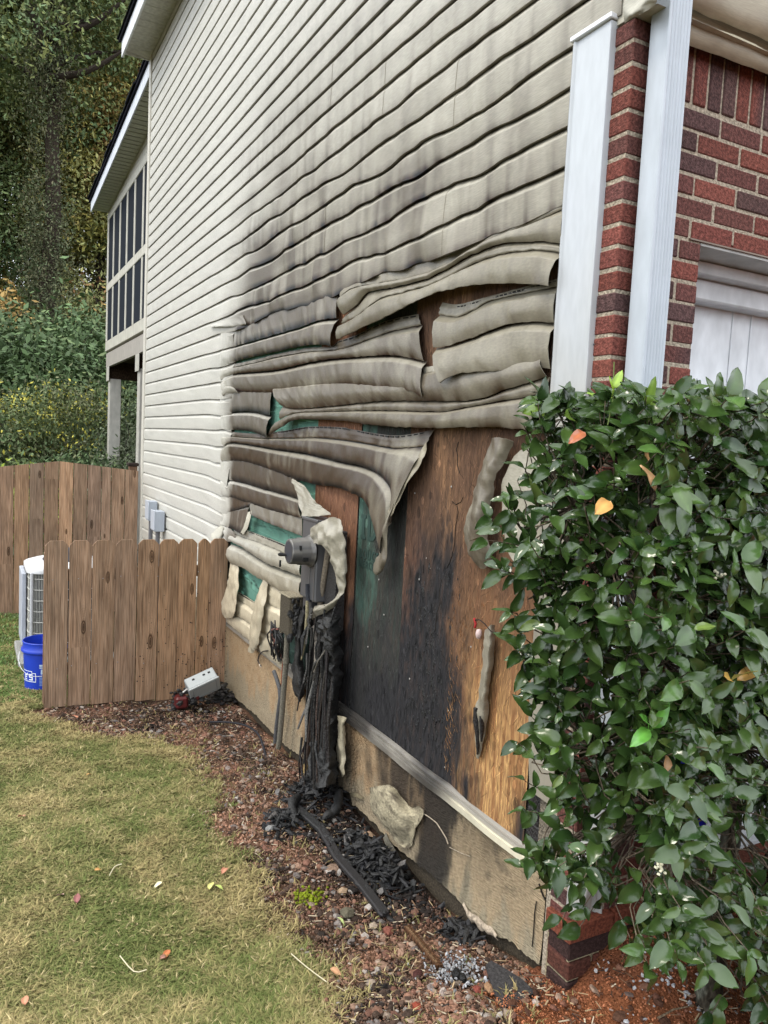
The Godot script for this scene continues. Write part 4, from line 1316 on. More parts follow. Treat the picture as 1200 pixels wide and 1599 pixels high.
	obj("siding_remnant", net([[Vector3(-0.008,1.619,-2.303), Vector3(-0.008,1.74,-2.231), Vector3(-0.008,1.789,-2.08)], [Vector3(-0.014,1.526,-2.285), Vector3(-0.014,1.534,-2.202), Vector3(-0.014,1.548,-2.062)], [Vector3(-0.008,1.41,-2.266), Vector3(-0.008,1.35,-2.191), Vector3(-0.008,1.327,-2.06)]], 14, 14, 5.0, 0.1, 0.05), M.melted_vinyl, house)
	# thin rolled strip left on the burnt board
	obj("rolled_strip", net([[Vector3(-0.008,1.069,-2.347), Vector3(-0.034,1.105,-2.286), Vector3(-0.008,1.105,-2.289)], [Vector3(-0.008,1.008,-2.353), Vector3(-0.04,1.034,-2.278), Vector3(-0.008,1.04,-2.286)], [Vector3(-0.008,0.901,-2.359), Vector3(-0.036,0.924,-2.288), Vector3(-0.008,0.921,-2.29)], [Vector3(-0.008,0.81,-2.366), Vector3(-0.034,0.834,-2.294), Vector3(-0.008,0.832,-2.297)], [Vector3(-0.008,0.735,-2.385), Vector3(-0.036,0.759,-2.304), Vector3(-0.008,0.765,-2.298)], [Vector3(-0.008,0.668,-2.373), Vector3(-0.026,0.685,-2.319), Vector3(-0.008,0.666,-2.309)], [Vector3(-0.006,0.569,-2.361), Vector3(-0.01,0.566,-2.347), Vector3(-0.006,0.563,-2.339)]], 12, 60, 6.0, 0.45, 0.10), M.melted_vinyl, house)
	var b := MB.new()
	b.col = Color(0.016, 0.015, 0.015)
	var cc := [Vector3(-0.024,0.765,-2.356), Vector3(-0.024,0.717,-2.347), Vector3(-0.024,0.659,-2.332), Vector3(-0.024,0.59,-2.329)]
	b.tube(cc, [0.012, 0.016, 0.011, 0.004], 7)
	b.tube([Vector3(-0.03,0.748,-2.312), Vector3(-0.03,0.708,-2.303), Vector3(-0.03,0.652,-2.301)], [0.008, 0.010, 0.004], 6)
	obj("charred_drip", b, M.char, house)
	b = MB.new()
	b.col = Color(0.02, 0.015, 0.012)
	b.tube([Vector3(-0.02,1.096,-2.405), Vector3(-0.06,1.119,-2.316), Vector3(-0.06,1.11,-2.282), Vector3(-0.04,1.086,-2.275), Vector3(-0.02,1.073,-2.253), Vector3(-0.014,1.066,-2.176)], 0.0022, 5)
	b.col = Color(0.35, 0.02, 0.02)
	b.tube([Vector3(-0.018,1.1,-2.413), Vector3(-0.022,1.083,-2.396), Vector3(-0.02,1.067,-2.402)], 0.005, 6)
	obj("loose_wire", b, M.plain, house)
	b = MB.new()
	b.col = Color(0.55, 0.42, 0.40)
	var kp := [Vector3(-0.01,1.044,-2.388)]
	b.lathe([Vector2(0.0, 0.02), Vector2(0.010, 0.017), Vector2(0.013, 0.0), Vector2(0.010, -0.015), Vector2(0.0, -0.02)], 10, Transform3D(Basis(), kp[0]))
	obj("wire_cap", b, M.blue_plastic, house)
	# nail heads and chips of ash on the boards
	var rng := RandomNumberGenerator.new()
	rng.seed = 31
	b = MB.new()
	for i in 9:
		b.col = Color(0.5, 0.47, 0.42) * rng.randf_range(0.5, 1.2)
		b.rock(Vector3(0.014, rng.randf_range(0.4, 1.3), rng.randf_range(-3.1, -2.3)), Vector3(0.002, 0.003, 0.002) * rng.randf_range(0.4, 1.2), rng)
	stuff(obj("ash_specks", b, M.plain, house))
	# blisters and cracks of charcoal
	b = MB.new()
	for i in 220:
		var z := -2.76 + 0.11 * rng.randfn()
		var y := rng.randf_range(0.45, 1.25)
		b.col = Color(0.010, 0.010, 0.011) * rng.randf_range(0.6, 2.2)
		b.rock(Vector3(0.019, y, z), Vector3(0.0025, rng.randf_range(0.008, 0.03), rng.randf_range(0.003, 0.008)), rng, Basis(Vector3(1, 0, 0), rng.randf_range(-0.3, 0.3)), 0.35)
	stuff(obj("charcoal_blisters", b, M.char, house))
	# metal starter strip on the stucco
	var za := -5.74
	var nz := 120
	var prof := [[0.365, 0.016], [0.362, 0.006], [0.352, 0.002], [0.351, -0.004], [0.341, -0.005], [0.340, -0.010], [0.330, -0.011], [0.3295, -0.016], [0.306, -0.017], [0.305, -0.010], [0.318, -0.004]]
	var P := []
	C = []
	for q in prof:
		var r := PackedVector3Array()
		var rc := PackedColorArray()
		for i in nz + 1:
			var z := lerpf(za, -2.028, float(i) / nz)
			var w := 0.004 * n_mid.get_noise_2d(z * 2.0, 3.0)
			r.append(Vector3(q[1] + w, q[0] + w * 0.6, z))
			var pale := Color(0.33, 0.305, 0.265)
			if q[0] < 0.333:
				pale = pale.lerp(Color(0.70, 0.65, 0.50), sm(-2.65, -2.4, z))
			var s := 0.30 + 0.75 * exp(-pow((z + 3.45) / 0.3, 2.0)) + 0.7 * exp(-pow((z + 2.72) / 0.16, 2.0)) + 0.45 * n_mid.get_noise_2d(z * 4.0, q[0] * 30.0)
			s *= sm(-2.1, -2.6, z) * 0.9 + 0.1
			rc.append(pale.lerp(Color(0.04, 0.036, 0.033), clampf(s, 0, 0.95)))
		P.append(r)
		C.append(rc)
	b = MB.new()
	for i in P.size() - 1:
		b.grid([P[i], P[i + 1]], [C[i], C[i + 1]])
	obj("starter_strip", b, M.metal, house)
	# blistered flake of stucco that hangs off the base
	b = net([[Vector3(-0.006,0.073,-3.217), Vector3(-0.03,0.147,-3.077), Vector3(-0.034,0.2,-2.96), Vector3(-0.01,0.18,-2.941)], [Vector3(-0.008,0.034,-3.209), Vector3(-0.06,0.133,-3.005), Vector3(-0.066,0.189,-2.9), Vector3(-0.01,0.16,-2.902), Vector3(-0.008,0.137,-2.833)], [Vector3(-0.014,-0.006,-3.193), Vector3(-0.07,0.087,-2.981), Vector3(-0.08,0.145,-2.857), Vector3(-0.04,0.136,-2.823), Vector3(-0.012,0.136,-2.798), Vector3(-0.008,0.188,-2.754)], [Vector3(-0.03,-0.009,-3.133), Vector3(-0.06,0.036,-2.969), Vector3(-0.066,0.074,-2.852), Vector3(-0.036,0.075,-2.812), Vector3(-0.014,0.113,-2.786), Vector3(-0.01,0.176,-2.706)], [Vector3(-0.04,0.001,-3.035), Vector3(-0.044,-0.011,-2.919), Vector3(-0.03,-0.015,-2.86), Vector3(-0.014,0.013,-2.81), Vector3(-0.01,0.074,-2.766)], [Vector3(-0.044,-0.011,-2.957), Vector3(-0.034,-0.033,-2.875), Vector3(-0.02,-0.04,-2.834), Vector3(-0.012,-0.02,-2.804), Vector3(-0.008,0.017,-2.786)]], 26, 26, 8.0, 0.0, 0.0, Color(1.15, 1.08, 0.92), 1.0)
	for i in b.c.size():
		var sf := n_fin.get_noise_2d(b.v[i].z * 4.0, b.v[i].y * 3.0) + 0.6 * n_mid.get_noise_2d(b.v[i].z * 5.0, b.v[i].y * 5.0)
		b.c[i] = b.c[i].lerp(Color(0.10, 0.08, 0.06), clampf(sf * 1.3, 0, 0.85))
	obj("stucco_flake", b, M.rough, house)
	b = net([[Vector3(-0.008,-0.051,-3.442), Vector3(-0.014,-0.013,-3.357), Vector3(-0.008,-0.008,-3.282)], [Vector3(-0.01,-0.056,-3.414), Vector3(-0.024,-0.022,-3.321), Vector3(-0.008,-0.018,-3.288)]], 8, 4, 2.0, 0.0, 0.3, Color(1.0, 0.95, 0.85), 0.9)
	obj("stucco_flake", b, M.rough, house)
	b = net([[Vector3(-0.004,-0.104,-3.073), Vector3(-0.006,-0.071,-3.04)], [Vector3(-0.02,-0.113,-3.016), Vector3(-0.022,-0.075,-2.978)], [Vector3(-0.024,-0.12,-2.945), Vector3(-0.022,-0.092,-2.914)]], 4, 8, 2.0, 0.3, 0.0, Color(0.9, 0.9, 0.9), 0.9)
	obj("stucco_flake", b, M.rough, house)

# ------------------------------------------------------------------ brick front, trim, downspout, garage
func brick_mb(mn: Vector3, mx: Vector3, rng: RandomNumberGenerator) -> MB:
	var b := MB.new()
	var k := rng.randf()
	var c := Color(0.29, 0.095, 0.072)
	if k < 0.22:
		c = Color(0.145, 0.080, 0.075)
	elif k < 0.5:
		c = Color(0.20, 0.082, 0.070)
	elif k < 0.72:
		c = Color(0.26, 0.088, 0.068)
	b.col = c * rng.randf_range(0.85, 1.2)
	var j := Vector3(rng.randf_range(-0.0015, 0.0015), rng.randf_range(-0.001, 0.001), rng.randf_range(-0.002, 0.002))
	b.cbox(mn + j, mx + j, 0.0035)
	# flashed ends, a darker half on some
	if k > 0.5 and rng.randf() < 0.4:
		for i in b.v.size():
			if b.v[i].x > (mn.x + mx.x) / 2.0:
				b.c[i] = Color(0.15, 0.082, 0.077)
	return b

func build_front() -> void:
	var rng := RandomNumberGenerator.new()
	rng.seed = 15
	var wall := Node3D.new()
	wall.name = "brick_front"
	house.add_child(wall, true)
	var b := MB.new()
	b.col = Color(0.52, 0.44, 0.34)
	b.cbox(Vector3(0.003, -0.3, -1.92), Vector3(0.352, 3.04, -1.8065), 0.0)
	b.cbox(Vector3(0.352, 2.474, -1.92), Vector3(1.9, 3.04, -1.8065), 0.0)
	b.cbox(Vector3(1.9, -0.3, -1.92), Vector3(2.4, 3.04, -1.8065), 0.0)
	obj("mortar", b, M.rough, wall)
	var h := 0.0667
	for i in 47:
		var y := 2.462 - h * (36 - i)
		if y < -0.15:
			continue
		if y > 3.02:
			break
		var segs := []
		if y < 2.45:
			segs = [[0.0, 0.146], [0.156, 0.355]] if i % 2 == 0 else [[0.0, 0.146], [0.156, 0.252], [0.262, 0.355]]
		else:
			segs = [[0.0, 0.095]]
			var x := 0.105 if i % 2 == 0 else 0.105 + 0.1
			if i % 2 == 1:
				segs = [[0.0, 0.195]]
			while x < 1.9 and y < 2.83:
				segs.append([x, x + 0.193])
				x += 0.203
		for s in segs:
			var first: bool = s[0] == 0.0
			var mb := brick_mb(Vector3(s[0] + (0.0 if first else 0.0), y, -1.9), Vector3(s[1], y + h - 0.0105, -1.803), rng)
			obj("brick", mb, M.brick, wall)
	var x := 0.2
	while x < 1.9:
		obj("brick", brick_mb(Vector3(x, 2.869, -1.9), Vector3(x + 0.057, 3.05, -1.801), rng), M.brick, wall)
		x += 0.0675
	# steel lintel and the frame of the garage opening
	b = MB.new()
	b.col = Color(0.50, 0.50, 0.48)
	b.cbox(Vector3(0.358, 2.448, -2.1), Vector3(1.9, 2.462, -1.806), 0.001)
	b.col = Color(0.22, 0.16, 0.12)
	b.cbox(Vector3(0.30, 2.4575, -1.83), Vector3(1.9, 2.4625, -1.7985), 0.0)
	obj("lintel", b, M.paint, wall)
	b = MB.new()
	b.col = Color(0.74, 0.76, 0.78)
	b.cbox(Vector3(0.358, 2.405, -2.10), Vector3(1.9, 2.446, -1.93), 0.003)
	b.cbox(Vector3(0.358, 2.33, -2.12), Vector3(1.9, 2.403, -1.985), 0.006)
	b.cbox(Vector3(0.357, 0.0, -2.10), Vector3(0.372, 2.404, -1.93), 0.002)
	obj("garage_frame", b, M.paint, house)
	var door := Node3D.new()
	door.name = "garage_door"
	house.add_child(door, true)
	for i in 5:
		b = MB.new()
		b.col = Color(0.78, 0.80, 0.83)
		var y0 := 0.02 + 0.48 * i
		b.cbox(Vector3(0.374, y0, -2.10), Vector3(1.9, y0 + 0.476, -2.065), 0.004)
		# pressed panels
		for k in 3:
			var px := 0.47 + 0.5 * k
			for e in [[px, y0 + 0.08, px + 0.40, y0 + 0.088], [px, y0 + 0.395, px + 0.40, y0 + 0.403], [px, y0 + 0.089, px + 0.008, y0 + 0.394], [px + 0.392, y0 + 0.089, px + 0.40, y0 + 0.394]]:
				b.cbox(Vector3(e[0], e[1], -2.0645), Vector3(e[2], e[3], -2.061), 0.0012)
		obj("door_panel", b, M.paint, door)
	b = MB.new()
	b.col = Color(0.3, 0.3, 0.3)
	b.cbox(Vector3(0.36, 0.0, -2.2), Vector3(1.9, 2.45, -2.11), 0.0)
	obj("garage_backing", b, M.rough, house)
	# aluminium-wrapped corner board beside the siding
	b = MB.new()
	var A := [Vector3(-0.0005, 3.088, -2.052), Vector3(-0.022, 3.088, -2.052), Vector3(-0.026, 3.083, -2.042), Vector3(-0.018, 3.08, -2.036), Vector3(-0.019, 3.077, -1.96), Vector3(-0.020, 3.074, -1.888), Vector3(-0.0195, 3.072, -1.881), Vector3(0.05, 3.07, -1.879)]
	var P := []
	var C := []
	for i in 31:
		var y := lerpf(1.0, 0.11, i / 30.0)
		var r := PackedVector3Array()
		var rc := PackedColorArray()
		for q in A:
			var p: Vector3 = q
			p.y = lerpf(0.27, q.y, y if i > 0 else 1.0)
			var low := sm(0.9, 0.4, p.y)
			p.z = lerpf(p.z, -1.96 + (p.z + 1.96) * 0.42, low)
			p.x += 0.004 * n_mid.get_noise_2d(p.y * 2.0, p.z * 3.0) * sm(2.8, 1.8, p.y)
			r.append(p)
			var cl := Color(0.47, 0.495, 0.525).lerp(Color(0.42, 0.42, 0.405), sm(2.7, 1.9, p.y) * (0.5 + 0.6 * n_mid.get_noise_2d(p.y * 3.0, p.z * 12.0)))
			rc.append(cl.lerp(Color(0.30, 0.27, 0.21), sm(2.05, 1.75, p.y) * 0.9))
		P.append(r)
		C.append(rc)
	b.grid(P, C)
	b.col = Color(0.72, 0.74, 0.77)
	b.face([Vector3(-0.022, 3.088, -2.052), Vector3(-0.02, 3.073, -1.884), Vector3(0.05, 3.072, -1.884), Vector3(0.05, 3.088, -2.052)], Vector3(0, 1, 0))
	b.cbox(Vector3(-0.031, 3.076, -2.06), Vector3(0.03, 3.094, -1.876), 0.003)
	obj("corner_trim", b, M.metal, house)
	b = MB.new()
	for i in 14:
		b.col = Color(0.018, 0.016, 0.015) * rng.randf_range(0.7, 2.0)
		var yy := 0.34 + 0.055 * i
		b.cbox(Vector3(0.004 + rng.randf_range(0, 0.006), yy, -2.056), Vector3(0.028, yy + 0.056, -1.985 + rng.randf_range(-0.02, 0.02)), 0.004)
	b.col = Color(0.33, 0.28, 0.21)
	b.cbox(Vector3(0.006, 0.33, -1.99), Vector3(0.028, 1.0, -1.925), 0.003)
	obj("charred_stud", b, M.char, house)
	b = MB.new()
	b.col = Color(0.08, 0.08, 0.08)
	for q in [Vector3(-0.0015, 2.86, -1.8785), Vector3(-0.0015, 2.1, -1.8785)]:
		b.lathe([Vector2(0.0, 0.002), Vector2(0.003, 0.0015), Vector2(0.003, 0.0)], 8, Transform3D(Basis(Vector3(1, 0, 0), PI / 2), q))
	obj("nail_head", b, M.plain, house)
	# dark hollow over the bricks where the siding has melted away, and the curled end above
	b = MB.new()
	b.col = Color(0.05, 0.045, 0.04)  # box painted dark to stand for the shade inside the hollow
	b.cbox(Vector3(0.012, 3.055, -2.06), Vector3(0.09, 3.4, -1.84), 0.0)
	obj("dark_hollow_fill", b, M.rough, house)
	b = net([[Vector3(-0.032,3.268,-1.837), Vector3(-0.032,3.244,-1.785), Vector3(-0.032,3.226,-1.744), Vector3(-0.032,3.202,-1.69)], [Vector3(-0.034,3.153,-1.823), Vector3(-0.034,3.131,-1.771), Vector3(-0.034,3.115,-1.731), Vector3(-0.034,3.091,-1.681)], [Vector3(-0.036,3.088,-1.817), Vector3(-0.036,3.069,-1.768), Vector3(-0.046,3.05,-1.717), Vector3(-0.03,3.046,-1.685)], [Vector3(-0.034,3.049,-1.818), Vector3(-0.044,3.035,-1.761), Vector3(-0.04,3.035,-1.726), Vector3(-0.026,3.036,-1.697)], [Vector3(-0.024,3.036,-1.821), Vector3(-0.03,3.033,-1.77), Vector3(-0.034,3.025,-1.731), Vector3(-0.022,3.029,-1.709)]], 24, 30, 3.0, 0.0, 0.0, Color(1.1, 1.12, 1.14))
	obj("melted_corner_post", b, M.vinyl, house)
	# pent-roof frieze and moulding over the garage, browner towards their lower edges
	b = MB.new()
	P = []
	C = []
	var mo := []
	for i in 13:
		var a := -0.9 + 3.6 * i / 12.0
		mo.append(Vector2(-1.775 + 0.036 * sin(a), 3.048 + 0.042 * cos(a)))
	var fr := [[3.9, -1.752], [3.5, -1.748], [3.3, -1.744], [3.22, -1.743], [3.16, -1.742], [3.13, -1.75], [3.12, -1.77]]
	for s in [fr, mo]:
		P = []
		C = []
		for q in s:
			var r := PackedVector3Array()
			var rc := PackedColorArray()
			for i in 41:
				var xx := lerpf(0.085, 2.0, i / 40.0)
				var yy: float = q[0] if s == fr else q.y
				var zz: float = q[1] if s == fr else q.x
				var w := 0.010 * n_mid.get_noise_2d(xx * 3.0, yy * 5.0)
				r.append(Vector3(xx, yy + w * 0.5, zz + w))
				var sv := sm(3.28, 3.13, yy) if s == fr else sm(3.10, 3.04, yy)
				rc.append(Color(0.60, 0.55, 0.41).lerp(Color(0.24, 0.19, 0.13), clampf(sv * 0.8 + 0.3 * n_mid.get_noise_2d(xx * 4.0, yy * 8.0), 0, 1)))
			P.append(r)
			C.append(rc)
		b.grid(P, C)
	b.col = Color(0.55, 0.52, 0.45)
	b.face([Vector3(0.0, 3.052, -1.72), Vector3(2.0, 3.052, -1.72), Vector3(2.0, 3.052, -1.9), Vector3(0.0, 3.052, -1.9)], Vector3(0, -1, 0))
	obj("eave_moulding", b, M.vinyl, house)
	b = MB.new()
	b.col = Color(0.58, 0.55, 0.46)
	b.cbox(Vector3(0.0, 3.06, -1.92), Vector3(9.0, 6.0, -1.80), 0.0)
	b.cbox(Vector3(2.4, -0.3, -1.92), Vector3(9.0, 3.05, -1.82), 0.0)
	obj("front_wall", b, M.vinyl, house)
	# ribbed downspout
	b = MB.new()
	var x0 := 0.035
	var x1 := 0.128
	var zf := -1.705
	var zb := -1.778
	var sec := [Vector2(x0 + 0.02, zb), Vector2(x0 + 0.004, zb), Vector2(x0, zb + 0.004)]
	sec.append(Vector2(x0, zf - 0.005))
	sec.append(Vector2(x0 + 0.005, zf))
	for i in 6:
		var xx := x0 + 0.013 + i * 0.0125
		sec.append_array([Vector2(xx, zf), Vector2(xx + 0.003, zf - 0.0045), Vector2(xx + 0.006, zf - 0.0045), Vector2(xx + 0.009, zf)])
	sec.append_array([Vector2(x1 - 0.004, zf), Vector2(x1, zf - 0.004), Vector2(x1, zb + 0.004), Vector2(x1 - 0.004, zb)])
	P = []
	C = []
	for i in 46:
		var y := lerpf(3.95, 0.31, i / 45.0)
		var r := PackedVector3Array()
		var rc := PackedColorArray()
		var lowc := sm(0.62, 0.30, y)
		for q in sec:
			var p := Vector3(q.x, y, q.y)
			p.x += lowc * (-0.10 + 0.008 * sin(y * 90.0))
			p.z += lowc * (0.02 * sin(y * 60.0 + q.x * 60.0))
			r.append(p)
			var cl := Color(0.43, 0.468, 0.51) * (1.0 + 0.07 * n_fin.get_noise_2d(y * 0.25, q.x * 30.0 + q.y * 20.0) + 0.10 * n_mid.get_noise_2d(y * 4.0, q.x * 30.0))
			rc.append(cl.lerp(Color(0.33, 0.33, 0.315), sm(0.8, 0.5, y)))
		P.append(r)
		C.append(rc)
	b.grid(P, C)
	obj("downspout", b, M.metal, house)
	# bottom of the corner: brick plinth with its rowlock course
	var pl := Node3D.new()
	pl.name = "brick_plinth"
	house.add_child(pl, true)
	x = -0.02
	for i in 6:
		b = MB.new()
		b.col = Color(0.27, 0.085, 0.05) * rng.randf_range(0.85, 1.15)
		b.cbox(Vector3(x, 0.164, -1.895), Vector3(x + 0.193, 0.226, -1.772), 0.004)
		obj("brick", b, M.brick, pl)
		x += 0.2
	for r in [[0.095, 0.0], [0.026, 0.09], [-0.043, 0.02], [-0.112, 0.05]]:
		x = -0.006
		var k := 0
		while x < 1.1:
			var w = 0.193 - (r[1] if k == 0 else 0.0)
			b = MB.new()
			b.col = [Color(0.15, 0.06, 0.045), Color(0.085, 0.05, 0.042), Color(0.19, 0.065, 0.045)][rng.randi() % 3] * rng.randf_range(0.8, 1.1)
			b.cbox(Vector3(x, r[0], -1.89), Vector3(x + w, r[0] + 0.060, -1.784), 0.0045)
			obj("brick", b, M.brick, pl)
			x += w + 0.01
			k += 1
	b = MB.new()
	b.col = Color(0.44, 0.38, 0.24)
	b.cbox(Vector3(0.002, -0.3, -1.9), Vector3(1.1, 0.16, -1.794), 0.0)
	obj("mortar", b, M.rough, pl)

# ------------------------------------------------------------------ screened porch at the back
func build_porch() -> void:
	var porch := thing("screen_porch", "raised screened porch with pale frame and two posts behind the house", "porch")
	var b := MB.new()
	var cream := Color(0.60, 0.58, 0.50)
	var X := 0.3
	# siding above the screens
	for k in 5:
		b = MB.new()
		b.col = cream * (0.95 + 0.05 * (k % 2))
		var y := 5.50 + 0.127 * k
		b.grid([PackedVector3Array([Vector3(X - 0.004, y + 0.127, -14.4), Vector3(X - 0.004, y + 0.127, -9.25)]), PackedVector3Array([Vector3(X - 0.008, y + 0.09, -14.4), Vector3(X - 0.008, y + 0.09, -9.25)]), PackedVector3Array([Vector3(X - 0.014, y, -14.4), Vector3(X - 0.014, y, -9.25)]), PackedVector3Array([Vector3(X + 0.0, y, -14.4), Vector3(X + 0.0, y, -9.25)])])
		obj("siding_board", b, M.vinyl, porch)
	b = MB.new()
	b.col = cream
	b.cbox(Vector3(X, 5.45, -14.4), Vector3(X + 0.1, 6.1, -9.25), 0.0)
	b.cbox(Vector3(X + 0.1, 2.95, -14.42), Vector3(4.5, 6.1, -14.3), 0.0)
	obj("wall", b, M.vinyl, porch)
	# frame
	var fr := [[Vector3(X - 0.02, 5.36, -14.42), Vector3(X + 0.08, 5.49, -9.26)], [Vector3(X - 0.02, 4.16, -14.42), Vector3(X + 0.08, 4.29, -9.26)], [Vector3(X - 0.02, 3.14, -14.42), Vector3(X + 0.08, 3.31, -9.26)]]
	for f in fr:
		b = MB.new()
		b.col = Color(0.56, 0.54, 0.47)
		b.cbox(f[0], f[1], 0.006)
		obj("rail", b, M.paint, porch)
	var z := -14.42
	for i in 9:
		for s in [[3.311, 4.159], [4.291, 5.359]]:
			b = MB.new()
			b.col = Color(0.56, 0.54, 0.47)
			b.cbox(Vector3(X - 0.018, s[0], z), Vector3(X + 0.012, s[1], z + (0.13 if i == 0 else 0.09)), 0.005)
			obj("mullion", b, M.paint, porch)
		if i < 8:
			for s in [[3.311, 4.159], [4.291, 5.359]]:
				b = MB.new()
				b.col = Color(0.03, 0.033, 0.042)
				b.cbox(Vector3(X - 0.006, s[0], z + 0.091), Vector3(X - 0.001, s[1], z + 0.639), 0.0)
				obj("screen", b, M.screen_mesh, porch)
		z += 0.64
	# floor, band board and beam
	b = MB.new()
	b.col = Color(0.40, 0.37, 0.33)
	b.cbox(Vector3(X - 0.012, 2.86, -14.35), Vector3(X + 0.04, 3.10, -9.26), 0.004)
	obj("band_board", b, M.paint, porch)
	b = MB.new()
	b.col = Color(0.10, 0.075, 0.055)
	b.cbox(Vector3(X + 0.05, 2.95, -14.3), Vector3(4.5, 3.12, -9.26), 0.0)
	obj("floor", b, M.rough, porch)
	for zz in [-14.1, -11.35]:
		b = MB.new()
		b.col = Color(0.115, 0.075, 0.05)
		b.cbox(Vector3(X - 0.01, 2.66, zz - 0.16), Vector3(4.5, 2.94, zz - 0.02), 0.004)
		obj("beam", b, M.bark, porch)
		b = MB.new()
		b.col = Color(0.50, 0.48, 0.43)
		b.cbox(Vector3(X + 0.01, -0.4, zz - 0.12), Vector3(X + 0.20, 2.655, zz + 0.06), 0.008)
		b.cbox(Vector3(X - 0.014, 2.62, zz - 0.18), Vector3(X - 0.011, 2.86, zz + 0.12), 0.0)
		obj("post", b, M.paint, porch)
	# low roof with its overhang
	var yl := 5.60
	var yh := 5.93
	b = MB.new()
	b.col = Color(0.62, 0.61, 0.55)
	var nb := 40
	var sof := Node3D.new()
	sof.name = "soffit"
	porch.add_child(sof, true)
	for i in nb:
		var za := lerpf(-14.42, -9.2, float(i) / nb)
		var zb := lerpf(-14.42, -9.2, (i + 0.95) / nb)
		var ya := lerpf(yl, yh, float(i) / nb) - 0.09
		b = MB.new()
		b.col = Color(0.56, 0.56, 0.47) * (0.94 + 0.06 * (i % 2))
		b.cbox(Vector3(0.03, ya, za), Vector3(X - 0.01, ya + 0.01, zb), 0.003)
		obj("soffit_board", b, M.vinyl, sof)
	b = MB.new()
	b.col = Color(0.72, 0.76, 0.84)
	var q0 := Vector3(0.0, yl - 0.12, -14.45)
	var q1 := Vector3(0.0, yh - 0.12, -9.27)
	var dd := (q1 - q0).normalized()
	var XF := Transform3D(Basis(Vector3(1, 0, 0), dd.cross(Vector3(1, 0, 0)).normalized(), dd), q0)
	b.cbox(Vector3(0.008, 0, 0), Vector3(0.028, 0.17, q0.distance_to(q1)), 0.003, XF)
	obj("fascia", b, M.paint, porch)
	b = MB.new()
	b.col = Color(0.02, 0.022, 0.035)
	b.cbox(Vector3(-0.02, 0.171, -0.05), Vector3(4.6, 0.21, q0.distance_to(q1)), 0.0, XF)
	var rf := obj("roof", b, M.shingle, porch)
	var rng := RandomNumberGenerator.new()
	rng.seed = 23
	var a := 0.0
	while a < 5.1:
		var l := rng.randf_range(0.28, 0.34)
		b = MB.new()
		b.col = Color(0.02, 0.022, 0.033) * rng.randf_range(0.8, 1.5)
		b.cbox(Vector3(-0.03 - rng.randf_range(0, 0.02), 0.211, a + 0.004), Vector3(0.15, 0.235, a + l), 0.003, XF)
		obj("shingle", b, M.shingle, rf)
		a += l

